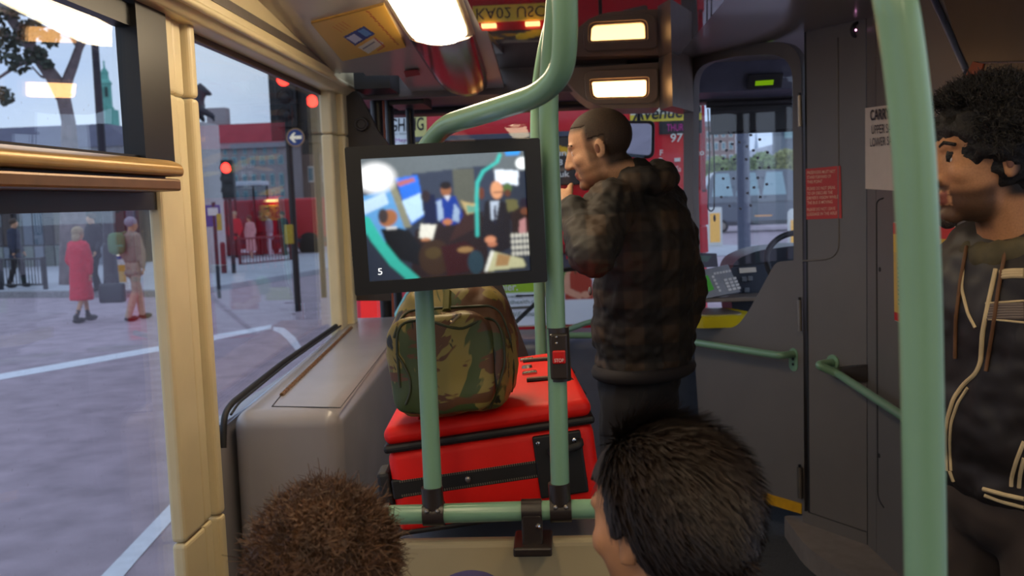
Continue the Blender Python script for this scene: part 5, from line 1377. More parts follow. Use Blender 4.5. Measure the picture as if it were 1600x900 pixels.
for a_ in (-.5, .5): obj('louvre', box((xq + a_ * 9 * w_ - 2 * w_, DT - 9.5 * w_, tz(152)), (xq + a_ * 9 * w_ + 2 * w_, DT - 7 * w_, tz(137))), mat('louvre_dark', c(40, 70, 66), .7), ct)
obj('cross', box((xq - 1.8 * w_, DT - .1, tz(97.5)), (xq + 1.8 * w_, DT + .1, tz(96.5))), M_cop, ct)

# plane tree
TD = 24.0
tq = lambda px, py: on_y(px, py, TD)
tr_ = thing('plane_tree', Vector((tq(108, 190).x, TD, .13)), 'large forked tree with thin leafy crown against the sky in the upper pane', 'tree')
M_bark = mat('bark', c(126, 112, 112), .85, var=.3, scale=4, bump=.4, bump_scale=20)
b = B()
def limb(pts, r0, r1):
    P = fillet([tq(*p) for p in pts], .6, 5); n = len(P)
    tube(P, [r0 + (r1 - r0) * i / (n - 1) for i in range(n)], 12, bm=b)
base = tq(110, 330); base.z = 0
P = [base, tq(107, 190), tq(98, 147)]; tube(P, [.42, .17, .17], 14, bm=b)
limb([(100, 152), (88, 128), (62, 92), (40, 62), (12, 22), (-20, -30)], .2, .1)
limb([(99, 150), (104, 128), (116, 98), (124, 72), (138, 54), (152, 44)], .15, .06)
limb([(124, 74), (116, 64), (108, 50), (106, 38)], .07, .03)
limb([(70, 105), (60, 92), (40, 66), (-10, 48)], .09, .05); limb([(60, 92), (30, 100), (4, 118), (-30, 140)], .06, .03)
limb([(30, 46), (60, 30), (100, 34), (140, 40)], .07, .02); limb([(152, 44), (148, 30), (150, 14)], .05, .02); limb([(80, 118), (66, 122), (50, 104)], .05, .02)
obj('trunk', b, M_bark, tr_, smooth=True)
V, F = [], []
rng = random.Random(3)
for (px, py, rx_, ry_, n) in ((10, 10, 40, 22, 340), (60, 12, 30, 14, 300), (100, 30, 34, 14, 260), (45, 50, 24, 18, 200), (55, 85, 18, 12, 130), (10, 75, 22, 30, 160), (80, 60, 14, 14, 90), (140, 34, 14, 10, 60), (30, 100, 20, 14, 70), (8, 150, 14, 14, 70), (72, 100, 12, 8, 60), (-30, 40, 40, 60, 200), (120, 5, 40, 12, 160), (60, -30, 90, 30, 300)):
    for _ in range(n):
        a_, r_ = rng.uniform(0, 6.28), math.sqrt(rng.random())
        ctr = on_y(px + rx_ * r_ * math.cos(a_), py + ry_ * r_ * math.sin(a_), TD + rng.uniform(-1.0, 1.0))
        s2 = rng.uniform(.035, .07); u_ = Vector((rng.uniform(-1, 1), rng.uniform(-1, 1), rng.uniform(-1, 1))).normalized(); v_ = u_.orthogonal().normalized()
        k0 = len(V); V += [ctr - u_ * s2 * 1.5, ctr + v_ * s2, ctr + u_ * s2 * 1.5, ctr - v_ * s2]; F.append((k0, k0 + 1, k0 + 2, k0 + 3))
me = bpy.data.meshes.new('foliage'); me.from_pydata([tuple(v) for v in V], [], F)
obj('foliage', me, mat('leaf_dark', c(66, 72, 60), .7, var=.3, scale=3), tr_, kind='stuff')

# horse statue on a pale plinth
HD = 27.0
h_ = lambda px, py, dy=0: on_y(px, py, HD + dy)
b = B(); 
capsule(h_(268, 168), h_(304, 166), .34, .30, b); capsule(h_(304, 162), h_(316, 142), .24, .14, b); capsule(h_(313, 138), h_(328, 147), .13, .07, b)
ellipsoid(h_(313, 133), (.04, .04, .1), b)
capsule(h_(310, 170, -.15), h_(332, 181, -.15), .13, .08, b); capsule(h_(332, 181, -.15), h_(334, 188, -.15), .07, .05, b); capsule(h_(308, 172, .2), h_(318, 188, .2), .12, .07, b)
capsule(h_(270, 175, -.15), h_(272, 196, -.15), .17, .09, b); capsule(h_(264, 174, .2), h_(262, 196, .2), .17, .09, b); capsule(h_(258, 165), h_(246, 190), .08, .04, b)
st3 = thing('horse_statue', Vector((h_(290, 190).x, HD, 0)), 'dark bronze horse statue with raised foreleg beside the cream pillar', 'statue')
obj('horse', remesh(b, .05, 3), mat('bronze_dark', c(48, 48, 56), .5), st3, smooth='full')
obj('plinth', box((h_(245, 200).x, HD - .6, 0), (h_(331, 200).x, HD + .6, h_(300, 194).z), .03), mat('plinth_stone', c(190, 186, 184), .8), st3)
# red bus waiting behind the queue
D2 = 36.5
e = lambda px, py: on_y(px, py, D2)
b2 = thing('parked_bus', Vector((e(400, 400).x, D2, 0)), 'low red open-top coach standing behind the queueing people', 'bus')
obj('body', box((e(330, 350).x, D2, .35), (e(520, 350).x, D2 + 2.4, e(400, 312).z), .12, 3), mat('coach_red', c(196, 24, 44), .4, var=.08), b2, smooth=True)
obj('skirt', box((e(331, 350).x, D2 - .02, .35), (e(519, 350).x, D2 + .1, .75)), mat('coach_dark_red', c(130, 20, 34), .5), b2)
obj('waist_band', box((e(331, 350).x, D2 - .03, e(400, 381).z), (e(519, 350).x, D2 + .05, e(400, 375).z)), mat('coach_navy', c(40, 46, 70), .5), b2)
for k in range(3):
    xw = e(352 + k * 66, 390).x; obj('wheel', lathe([(0, 0), (.3, 0), (.46, .04), (.46, .24), (0, .24)], (xw, D2 - .04, .46), (0, 1, 0), 22), M_rubber, b2, smooth=True)
# bus shelter with pale roof
D3 = 40.4
e3 = lambda px, py: on_y(px, py, D3 - 5.3)
sh = thing('bus_shelter', Vector((e3(375, 400).x, D3 - 5.3, 0)), 'bus shelter with pale flat roof above the queueing people', 'shelter')
obj('roof', box((e3(340, 300).x, D3 - 5.8, e3(375, 291).z), (e3(412, 300).x, D3 - 4.6, e3(375, 284).z), .03), mat('shelter_roof', c(190, 196, 206), .5), sh)
obj('back_glass', box((e3(342, 300).x, D3 - 4.7, .6), (e3(410, 300).x, D3 - 4.66, e3(375, 291).z)), glass('shelter_glass', (.75, .8, .82, 1), 1.3), sh)
for px in (343, 358, 388, 410): obj('post', box((e3(px, 300).x - .03, D3 - 4.75, 0), (e3(px, 300).x + .03, D3 - 4.68, e3(375, 291).z)), M_iron, sh)

# ------------------------------------------------------------------ street seen on the right, past the front bus
ro = thing('keep_left_bollard', on_z(1117, 386, 0), 'white illuminated bollard with amber face beside the red bus', 'bollard')
q = on_z(1117, 386, 0); wv = 12 * q.y / FPX; hv = 61 * q.y / FPX
obj('bollard_shell', box((q.x - wv, q.y, 0), (q.x + wv, q.y + .25, hv), .04, 3), MATS['bollard_white'], ro, smooth=True)
obj('amber_face', box((q.x - wv * .6, q.y - .012, hv * .12), (q.x + wv * .7, q.y + .01, hv * .86)), mat('amber_lit', c(214, 170, 84), .5, emit=c(255, 180, 60), emit_s=.25), ro)
q = on_z(1240, 392, 0); 
ro = thing('keep_left_bollard', q, 'white and yellow bollard above the steering wheel', 'bollard')
obj('bollard_shell', lathe([(0, hv * .95), (.10, hv * .94), (.17, hv * .86), (.17, 0), (0, 0)], q, (0, 0, 1), 20), MATS['bollard_white'], ro, smooth=True)
obj('amber_face', box((q.x - .12, q.y - .19, .1), (q.x + .03, q.y - .15, hv * .7)), MATS['amber_lit'], ro)
q = on_z(1163, 396, 0); 
lp = thing('lamp_post', q, 'thick slate-grey street post in front of the passing car', 'lamp post')
wv = 10 * q.y / FPX
obj('post', lathe([(0, 6), (wv * .7, 6), (wv * .75, on_y(1163, 216, q.y).z), (wv, on_y(1163, 208, q.y).z), (wv, 0), (0, 0)], q, (0, 0, 1), 16), mat('post_slate', c(84, 90, 108), .6), lp, smooth=True)
isl = [on_z(x, y, 0) for x, y in ((1085, 400), (1260, 402), (1252, 386), (1085, 383))]
obj('floor_island', hull8([Vector((p.x, p.y, 0)) for p in isl], [Vector((p.x, p.y, .03)) for p in isl]), M_pave, kind=S)
# silver car crossing
CD = on_z(1175, 363, 0).y + 0.3
cz_ = lambda py: on_y(1175, py, CD).z
cx_ = lambda px: on_y(px, 320, CD).x
car = thing('estate_car', Vector((cx_(1180), CD, 0)), 'silver-grey estate car passing behind the post on the right', 'car')
M_car = mat('car_silver', c(98, 106, 118), .25, metal=.3, coat=.4, var=.04)
x0, x1 = cx_(1092), cx_(1300); zb_, zs, zt_ = .32, cz_(306), cz_(266)
prof = round_poly([(x0, zb_), (x1, zb_), (x1, zs - .05), (x1 - .9, zs), (x1 - 1.7, zt_), (x0 + .7, zt_ + .02), (x0 + .12, zs)], [.1, .1, .15, .3, .35, .35, .2])
obj('car_body', prism(prof, CD, CD + 1.7, 'y', .05, 3), M_car, car, smooth=True)
gl = mat('car_glass', c(150, 182, 190), .1, coat=.3)
L_ = x1 - x0
for f0, f1 in ((.10, .26), (.28, .46), (.48, .66)):
    obj('side_window', flat_panel(round_poly([(x0 + L_ * f0, zs + .02), (x0 + L_ * f1, zs + .02), (x0 + L_ * (f1 - .03), zt_ - .1), (x0 + L_ * (f0 + .03), zt_ - .1)], .04), [], lambda x, z: Vector((x, CD - .01, z)), (0, -1, 0), .012), gl, car)
obj('door_trim', box((x0 + .3, CD - .02, zs - .32), (x1 - .3, CD + .02, zs - .27)), mat('car_trim', c(70, 74, 84), .4), car)
obj('sill', box((x0 + .2, CD - .015, zb_), (x1 - .2, CD + .02, zb_ + .2)), mat('car_sill', c(60, 62, 70), .5), car)
for k in (.17, .80):
    w0 = obj('wheel', lathe([(0, 0), (.17, 0), (.31, .02), (.31, .2), (0, .2)], (x0 + L_ * k, CD - .03, .31), (0, 1, 0), 24), M_rubber, car, smooth=True)
    obj('hubcap', lathe([(0, .012), (.16, .008), (.18, 0), (0, 0)], (x0 + L_ * k, CD - .03, .31), (0, -1, 0), 20), M_steel, w0)
obj('indicator', box((x0 + L_ * .42, CD - .025, .72), (x0 + L_ * .55, CD, .76)), mat('amber_lens', c(230, 170, 90), .3, emit=c(255, 170, 60), emit_s=.3), car)
# hedge, brick block, spire and white building
def leafy(name, label, ctr, rad, n, col, cat='bush', s=.16, seed=1):
    t = thing(name, Vector((ctr[0], ctr[1], 0)), label, cat); rg = random.Random(seed)
    V, F = [], []
    for _ in range(n):
        d = Vector((rg.gauss(0, 1), rg.gauss(0, 1), rg.gauss(0, 1))).normalized() * rg.uniform(.75, 1.0)
        p = Vector((ctr[0] + d.x * rad[0], ctr[1] + d.y * rad[1], max(.1, ctr[2] + d.z * rad[2])))
        u_ = Vector((rg.uniform(-1, 1), rg.uniform(-1, 1), rg.uniform(-1, 1))).normalized(); v_ = u_.orthogonal().normalized(); q_ = s * rg.uniform(.6, 1.2); k0 = len(V)
        V += [p - u_ * q_, p + v_ * q_, p + u_ * q_, p - v_ * q_]; F.append((k0, k0 + 1, k0 + 2, k0 + 3))
    me = bpy.data.meshes.new('foliage'); me.from_pydata([tuple(v) for v in V], [], F)
    obj('foliage', me, mat(name + '_leaf%d' % seed, c(*col), .7, var=.3, scale=1.2), t, kind='stuff')
    obj('stem', tube([(ctr[0], ctr[1], 0), (ctr[0], ctr[1], ctr[2])], .12, 8), M_bark, t)
HB = 62.0
for k, (px, py, rw, rh, lab) in enumerate(((1122, 285, 26, 40, 'pale green bush beside the red bus corner'), (1158, 282, 24, 42, 'green bush behind the thick slate post'), (1192, 280, 24, 42, 'green bush below the thin church spire'), (1228, 278, 26, 44, 'yellowish bush at the cab door frame'), (1268, 276, 30, 44, 'bush hidden past the cab door frame'))):
    ce = on_y(px, py, HB); s_ = HB / FPX
    leafy('roadside_bush', lab, (ce.x, HB, ce.z), (rw * s_, 1.0, rh * s_)  , 2600, ((128, 146, 84), (118, 140, 80), (122, 144, 84), (150, 152, 88), (130, 146, 80))[k], s=.17, seed=k)
DR = 70.0
f = lambda px, py: on_y(px, py, DR)
bk_ = building('office_block', 'reddish brick office block rising over the bushes beside the red bus', DR, f(1098, 250).x, f(1150, 250).x, f(1120, 190).z, f(1120, 188).z, mat('far_brick', c(150, 122, 116), .8, var=.1, scale=.5), M_slate,
              ((f(1120, 215).z, f(1120, 205).z, f(1102, 250).x, f(1148, 250).x, 4, .55), (f(1120, 235).z, f(1120, 222).z, f(1102, 250).x, f(1148, 250).x, 4, .55), (f(1120, 255).z, f(1120, 242).z, f(1102, 250).x, f(1148, 250).x, 4, .55)), depth=8)
DS2 = 160.0
g = lambda px, py: on_y(px, py, DS2)
sp2 = thing('far_spire', Vector((g(1182, 250).x, DS2, 0)), 'thin pale church spire far away over the bushes', 'spire')
ws2 = DS2 / FPX
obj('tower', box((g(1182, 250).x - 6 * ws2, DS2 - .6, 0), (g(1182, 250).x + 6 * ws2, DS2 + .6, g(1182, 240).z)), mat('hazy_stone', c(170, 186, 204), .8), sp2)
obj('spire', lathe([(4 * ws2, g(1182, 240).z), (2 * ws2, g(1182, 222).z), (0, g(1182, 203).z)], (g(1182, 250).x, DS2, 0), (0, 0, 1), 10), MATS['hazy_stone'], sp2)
DW = 80.0
g2 = lambda px, py: on_y(px, py, DW)
wb_ = thing('white_hall', Vector((g2(1225, 250).x, DW, 0)), 'pale gabled hall beside the cab door frame', 'building')
obj('wall', prism([(g2(1199, 250).x, 0), (g2(1260, 250).x, 0), (g2(1260, 205).x, g2(1260, 212).z), (g2(1236, 218).x, g2(1236, 218).z), (g2(1199, 228).x, g2(1199, 228).z)], DW, DW + 8, 'y'), mat('white_hall', c(206, 212, 222), .7), wb_)
obj('vent_window', box((g2(1209, 230).x, DW - .1, g2(1209, 231).z), (g2(1219, 230).x, DW, g2(1209, 227).z)), mat('vent_dark', c(110, 116, 130), .6), wb_)
sc_ = thing('scaffold_tower', Vector((g2(1232, 250).x, DW - 6, 0)), 'dark glazed tower block top above the pale hall', 'building')
obj('frame', box((on_y(1221, 250, 74).x, 74, on_y(1221, 222, 74).z - 6), (on_y(1244, 250, 74).x, 77, on_y(1232, 200, 74).z)), mat('scaffold_grey', c(96, 108, 120), .5), sc_)
obj('glazing', box((on_y(1226, 250, 74).x, 73.9, on_y(1232, 216, 74).z), (on_y(1238, 250, 74).x, 74, on_y(1232, 203, 74).z)), mat('far_green_glass', c(140, 176, 176), .3), sc_)
obj('support', box((on_y(1226, 250, 74).x, 74.5, 0), (on_y(1238, 250, 74).x, 76, on_y(1221, 222, 74).z - 5)), MATS['scaffold_grey'], sc_)
# ================================================================= people
UP = Vector((0, 0, 1))
def skin_mat(name, col, stub=None):
    return mat(name, col, .5, var=.1, scale=30, bump=.08, bump_scale=300, spec=.35)
def head_axes(f, roll=0.0):
    f = Vector(f).normalized(); l = UP.cross(f).normalized(); u = f.cross(l).normalized()
    return f, l, u
def add_head(b, C, f, s=1.0, ears=True):
    f, l, u = head_axes(f); ax = (f, l, u)
    P = lambda x, y, z: C + (f * x + l * y + u * z) * s
    E = lambda x, y, z, rx, ry, rz: ellipsoid(P(x, y, z), (rx * s, ry * s, rz * s), b, ax, 20, 14)
    E(-.012, 0, .032, .100, .077, .086)          # cranium
    E(.030, 0, -.020, .062, .064, .085)          # face
    E(.026, 0, -.068, .058, .054, .044)          # jaw
    E(.070, 0, -.098, .021, .024, .018)          # chin
    E(.078, 0, .026, .016, .050, .013)           # brow
    for y in (-1, 1):
        E(.058, y * .038, -.022, .027, .024, .024)   # cheek bones
        E(.072, y * .032, .004, .013, .015, .010)    # eyelids
        if ears:
            E(-.006, y * .077, -.006, .018, .008, .031); E(.000, y * .081, -.026, .010, .006, .012)
    capsule(P(.088, 0, .014), P(.108, 0, -.030), .0085 * s, .0125 * s, b); E(.100, .012, -.034, .010, .008, .008); E(.100, -.012, -.034, .010, .008, .008)
    E(.086, 0, -.060, .011, .023, .006); E(.083, 0, -.072, .011, .021, .007)
    return P
def add_hand(b, wrist, d, palm, thumb_side, curl, s=1.0):
    d = Vector(d).normalized(); n = Vector(palm); n = (n - d * n.dot(d)).normalized(); side = d.cross(n).normalized() * thumb_side
    ellipsoid(wrist + d * .045 * s, (.05 * s, .042 * s, .017 * s), b, (d, side, n), 14, 10)
    for i, (off, L) in enumerate(((.029, .070), (.010, .078), (-.010, .072), (-.028, .056))):
        p = wrist + d * .082 * s + side * off * s; dd = d.copy(); L3 = L * s / 3
        for j in range(3):
            a = curl * (0.8, 1.1, .8)[j]; dd = (dd * math.cos(a) + n * math.sin(a)).normalized() if j or curl else dd
            nn = (n - dd * n.dot(dd)); n_ = nn.normalized() if nn.length > 1e-3 else n
            q = p + dd * L3; capsule(p, q, .0088 * s, .0080 * s, b, 8); p = q
            # rotate the palm normal along with the finger
    p = wrist + d * .03 * s + side * .036 * s; td = (d * .6 + side * .55 + n * .5 * (1 if curl else .2)).normalized()
    capsule(p, p + td * .036 * s, .011 * s, .0095 * s, b, 8); capsule(p + td * .036 * s, p + td * .036 * s + (td + n * curl * .6).normalized() * .028 * s, .0095 * s, .008 * s, b, 8)

def build_person(label, J, Mt_, head_s=1.0, vox=.006, pose_hands=None, group=None, coat_r=1.0, hood=False, coat_to='waist', wr_amp=.006, ears=True, torso=(.115, .185), fold=24.0):
    """J: joints in the place. Body is one continuous mesh; jacket, trousers and hair are clothes on it"""
    root = thing('person', J['base'], label, 'person', group)
    f = Vector(J['face']).normalized(); tf = Vector(J['front']).normalized(); tl = UP.cross(tf).normalized()
    H, N, CH, WA, PE = (Vector(J[k]) for k in ('head', 'neck', 'chest', 'waist', 'pelvis'))
    b = B(); P = add_head(b, H, f, head_s, ears)
    capsule(P(-.018, 0, -.05), N, .053 * head_s, .058, b)
    up = (N - WA).normalized(); fr = (tf - up * tf.dot(up)).normalized(); lf = up.cross(fr)
    ax = (fr, lf, up)
    a_, w_ = torso
    ellipsoid(CH, (a_ * .8, w_ * .85, .2), b, ax); ellipsoid(WA, (a_ * .8, w_ * .75, .17), b, ax); ellipsoid(PE, (a_ * .85, w_ * .8, .13), b, ax)
    capsule(J['shL'], J['shR'], .05, .05, b)
    for sd in 'LR':
        capsule(J['sh' + sd], J['el' + sd], .045, .036, b); capsule(J['el' + sd], J['wr' + sd], .036, .026, b)
        hd_ = pose_hands.get(sd) if pose_hands else None
        if hd_ is None: hd_ = ((J['wr' + sd] - J['el' + sd]).normalized(), tl * (1 if sd == 'R' else -1), 1, .35)
        add_hand(b, Vector(J['wr' + sd]), hd_[0], hd_[1], (1 if sd == 'R' else -1) * hd_[2], hd_[3])
        capsule(J['hip' + sd], J['kn' + sd], .072, .052, b); capsule(J['kn' + sd], J['an' + sd], .05, .036, b)
    body = obj('body', remesh(b, vox, 4), Mt_['skin'], root, smooth='full')
    # jacket
    b = B(); k = coat_r
    ellipsoid(CH, (a_ * 1.12 * k, w_ * 1.08 * k, .215), b, ax, 20, 14); ellipsoid(WA, (a_ * 1.15 * k, w_ * 1.0 * k, .20), b, ax, 20, 14)
    ellipsoid(CH.lerp(WA, .5), (a_ * 1.13 * k, w_ * 1.04 * k, .2), b, ax, 20, 14)
    hem = {'waist': .10, 'hip': .30, 'knee': .62}[coat_to]
    lo = WA - up * hem
    capsule(WA, lo, w_ * .78 * k, w_ * 1.0 * k, b) if coat_to == 'knee' else ellipsoid(lo, (a_ * 1.12 * k, w_ * .98 * k, .1), b, ax, 20, 14)
    capsule(Vector(J['shL']), Vector(J['shR']), .07 * k, .07 * k, b)
    capsule(N + up * .015, N - up * .04, .066, .09, b)
    for sd in 'LR':
        capsule(J['sh' + sd], J['el' + sd], .075 * k, .058 * k, b); capsule(J['el' + sd], Vector(J['el' + sd]).lerp(Vector(J['wr' + sd]), .94), .058 * k, .043 * k, b)
    if hood:
        for t in np.linspace(-1.3, 1.3, 15):
            q = N - fr * (.075 * math.cos(t) + .015) + lf * (.095 * math.sin(t)) + up * (.03 - .02 * math.cos(t))
            ellipsoid(q, (.05, .045, .04), b, ax, 12, 8)
    me = remesh(b, max(vox, .007), 5)
    if coat_to == 'knee':
        for v in me.vertices: v.co.z = max(v.co.z, lo.z - .03)
    displace(me, wr_amp, fold, 3.0); displace(me, wr_amp * .5, fold * 2.1, 9.0)
    coat = obj('jacket', me, Mt_['coat'], root, smooth='full')
    # trousers and shoes
    b = B(); ellipsoid(PE, (a_ * 1.02, w_ * .92, .13), b, ax, 18, 12)
    for sd in 'LR':
        kk = .62 if coat_to == 'knee' else 1.0; capsule(J['hip' + sd], J['kn' + sd], .094 * kk, .07 * kk, b); capsule(J['kn' + sd], Vector(J['an' + sd]), .068 * kk, .058 * kk, b)
    me = remesh(b, max(min(vox, .016), .008), 4 if vox < .015 else 1); displace(me, wr_amp * .8 if vox < .015 else 0, 18, 5.0)
    obj('trousers', me, Mt_['legs'], root, smooth='full')
    for sd in 'LR':
        an = Vector(J['an' + sd]); fd = Vector((tf.x, tf.y, 0)).normalized()
        b = B(); sz = J['base'][2]
        ellipsoid(Vector((an.x, an.y, sz + .05)) + fd * .06, (.14, .048, .05), b, (fd, UP.cross(fd), UP)); box_lo = None
        capsule(Vector((an.x, an.y, sz + .06)), Vector((an.x, an.y, sz + .11)), .048, .05, b)
        me = remesh(b, .008, 2)
        for v in me.vertices: v.co.z = max(v.co.z, sz + .001)
        obj('shoe', me, Mt_['shoe'], root, smooth='full')
    return root, body, coat, P

def cap_hair(body, P, C, f, root, m, thick=.004, line=None, name='hair'):
    """close-cropped hair: the scalp surface of the head lifted a little"""
    f, l, u = head_axes(f); W = WORLD[body.name]; me = body.data
    me.update()
    V = [W @ v.co for v in me.vertices]; Nn = [v.normal.copy() for v in me.vertices]
    def ok(p):
        q = p - C; x, y, z = q.dot(f), q.dot(l), q.dot(u)
        if abs(x) > .13 or abs(y) > .10 or z > .15 or z < -.11: return False
        return line(x, abs(y), z)
    keep = [i for i, p in enumerate(V) if ok(p)]; ks = set(keep)
    F = [p.vertices for p in me.polygons if all(i in ks for i in p.vertices)]
    idx = {i: k for k, i in enumerate(keep)}
    n = len(keep)
    verts = [V[i] + Nn[i] * thick for i in keep] + [V[i] - Nn[i] * .002 for i in keep]
    faces = [[idx[i] for i in p] for p in F]
    edge = {}
    for p in faces:
        for a, b_ in zip(p, p[1:] + p[:1]): edge[(a, b_)] = 1
    side = [(b_, a, a + n, b_ + n) for (a, b_) in edge if (b_, a) not in edge]
    m2 = bpy.data.meshes.new('hair'); m2.from_pydata([tuple(v) for v in verts], [], faces + [list(reversed([i + n for i in p])) for p in faces] + side)
    return obj(name, m2, m, root, smooth='full')

def strands(C, f, root, m, rad, n, length, keep, comb=(0, 0, 0), mess=.5, w=.0016, seed=1, name='hair', curl=0.0, lift=.55):
    f, l, u = head_axes(f); rg = random.Random(seed); V, F = [], []
    cv = f * comb[0] + l * comb[1] + u * comb[2]
    cnt = 0
    while cnt < n:
        d = Vector((rg.gauss(0, 1), rg.gauss(0, 1), rg.gauss(0, 1))).normalized()
        x, y, z = d.x, d.y, d.z
        if not keep(x, y, z): continue
        cnt += 1
        p = C + f * (x * rad[0] - .012) + l * y * rad[1] + u * (z * rad[2] + .032)
        nrm = (f * x / rad[0] + l * y / rad[1] + u * z / rad[2]).normalized()
        tang = cv + Vector((rg.uniform(-1, 1), rg.uniform(-1, 1), rg.uniform(-1, 1))) * mess
        L = length * rg.uniform(.6, 1.25); tang = tang - nrm * tang.dot(nrm); dirn = (nrm * lift + tang).normalized(); sd = dirn.cross(nrm)
        sd = sd.normalized() if sd.length > 1e-3 else l
        k0 = len(V); seg = 4
        for j in range(seg + 1):
            t = j / seg
            q = p + dirn * L * t + nrm * (.012 * lift * 1.8 * math.sin(t * 2.2)) - nrm * (L * t) ** 2 / (2 * rad[0]) * (0 if lift > .2 else -0.6) - u * L * .2 * t * t * (lift > .2)
            if curl: q += (sd * math.sin(t * 9 + cnt) + nrm * math.cos(t * 9 + cnt)) * curl * t
            ww = w * (1 - .75 * t); V += [q - sd * ww, q + sd * ww]
        for j in range(seg): F.append((k0 + 2 * j, k0 + 2 * j + 1, k0 + 2 * j + 3, k0 + 2 * j + 2))
    me = bpy.data.meshes.new(name); me.from_pydata([tuple(v) for v in V], [], F)
    return obj(name, me, m, root, kind='stuff')

def add_eyes(P, root, C, iris=(60, 40, 26), s=1.0):
    f_e, l_e, u_e = (P(1, 0, 0) - P(0, 0, 0)).normalized(), (P(0, 1, 0) - P(0, 0, 0)).normalized(), (P(0, 0, 1) - P(0, 0, 0)).normalized()
    for y in (-1, 1): obj('ear_hollow_shade', ellipsoid(P(.001, y * .0845, -.006), (.0075, .003, .015), None, (f_e, l_e, u_e), 12, 8), mat('ear_shade', c(122, 78, 58), .6), root, smooth='full')  # darker ellipsoid paints the shade inside the ear, nothing is hollowed out
    for y in (-1, 1):
        e = obj('eye', ellipsoid(P(.074, y * .032, .003), .0108 * s, u=14, v=10), mat('eye_white', c(220, 214, 206), .25), root, smooth='full')
        obj('iris', ellipsoid(P(.0805, y * .0325, .003), (.0035 * s, .0052 * s, .0052 * s), u=10, v=8), mat('iris_brown', c(*iris), .2), e, smooth='full')

def plaid():
    m = bpy.data.materials.new('plaid_cloth'); m.use_nodes = True; nt = m.node_tree; b = nt.nodes['Principled BSDF']; b.inputs['Roughness'].default_value = .75
    tc = nt.nodes.new('ShaderNodeTexCoord'); cols = None; out = []
    for dr, sc in (('X', 9.0), ('Z', 9.0)):
        w = nt.nodes.new('ShaderNodeTexWave'); w.bands_direction = dr; w.inputs['Scale'].default_value = sc * .3; w.inputs['Distortion'].default_value = .8; w.inputs['Detail Scale'].default_value = 1.0
        r = nt.nodes.new('ShaderNodeValToRGB'); r.color_ramp.elements[0].position = .45; r.color_ramp.elements[1].position = .6
        nt.links.new(tc.outputs['Object'], w.inputs['Vector']); nt.links.new(w.outputs['Fac'], r.inputs['Fac']); out.append(r)
    ad = nt.nodes.new('ShaderNodeMath'); ad.operation = 'ADD'; nt.links.new(out[0].outputs['Color'], ad.inputs[0]); nt.links.new(out[1].outputs['Color'], ad.inputs[1])
    r = nt.nodes.new('ShaderNodeValToRGB'); e = r.color_ramp.elements
    e[0].position = 0; e[0].color = c(20, 17, 16); e[1].position = 1; e[1].color = c(58, 43, 30); k = e.new(.5); k.color = c(34, 27, 22)
    dv = nt.nodes.new('ShaderNodeMath'); dv.operation = 'MULTIPLY'; dv.inputs[1].default_value = .5; nt.links.new(ad.outputs[0], dv.inputs[0]); nt.links.new(dv.outputs[0], r.inputs['Fac'])
    nt.links.new(r.outputs['Color'], b.inputs['Base Color'])
    return m

M_shoe = mat('dark_shoe', c(30, 26, 26), .5)
M_jeans = mat('black_trousers', c(24, 22, 26), .8)
M_skin1 = skin_mat('skin_light', c(196, 150, 116)); M_skin2 = skin_mat('skin_tan', c(186, 132, 92))
M_stub = mat('cropped_hair', c(72, 52, 36), .8, var=.35, scale=260, bump=.5, bump_scale=700)
M_beard = mat('stubble', c(158, 116, 86), .75, var=.3, scale=260, bump=.3, bump_scale=700)

def ss(a, b, x):
    t = max(0.0, min(1.0, (x - a) / (b - a))); return t * t * (3 - 2 * t)
def tint_mat(name):
    m = bpy.data.materials.new(name); m.use_nodes = True; nt = m.node_tree; b = nt.nodes['Principled BSDF']
    b.inputs['Roughness'].default_value = .5; b.inputs['Specular IOR Level'].default_value = .35
    a = nt.nodes.new('ShaderNodeAttribute'); a.attribute_name = 'tint'
    tc = nt.nodes.new('ShaderNodeTexCoord'); n = nt.nodes.new('ShaderNodeTexNoise'); n.inputs['Scale'].default_value = 260
    nt.links.new(tc.outputs['Object'], n.inputs['Vector'])
    mr = nt.nodes.new('ShaderNodeMapRange'); mr.inputs['To Min'].default_value = .78; mr.inputs['To Max'].default_value = 1.2
    nt.links.new(n.outputs['Fac'], mr.inputs['Value'])
    mx = nt.nodes.new('ShaderNodeMix'); mx.data_type = 'RGBA'; mx.blend_type = 'MULTIPLY'; mx.inputs['Factor'].default_value = 1.0
    nt.links.new(a.outputs['Color'], mx.inputs['A']); nt.links.new(mr.outputs['Result'], mx.inputs['B'])
    nt.links.new(mx.outputs['Result'], b.inputs['Base Color'])
    return m
def buzz_w(x, y, z):
    y = abs(y)
    if y > .0795 and abs(x) < .03: return 0.0
    top = ss(.045, .072, z - .22 * max(0, x - .03)); back = ss(.012, -.03, x) * ss(-.082, -.055, z); side = ss(.045, .022, x) * ss(.0, .03, z) * ss(.04, .055, y)
    burn = ss(.045, .03, x) * ss(.0, .014, x) * ss(-.055, -.03, z) * ss(.045, .058, y) * .7
    return max(top, back, side, burn)
def beard_w(x, y, z):
    y = abs(y)
    if x > .076 and y < .025 and -.079 < z < -.054: return 0.0
    jaw = ss(-.042, -.062, z - .3 * max(0, .045 - x)) * ss(-.005, .02, x) * ss(-.135, -.118, z)
    tache = ss(.078, .084, x) * ss(-.060, -.054, z) * ss(-.038, -.046, z) * ss(.034, .026, y)
    return max(jaw, tache)
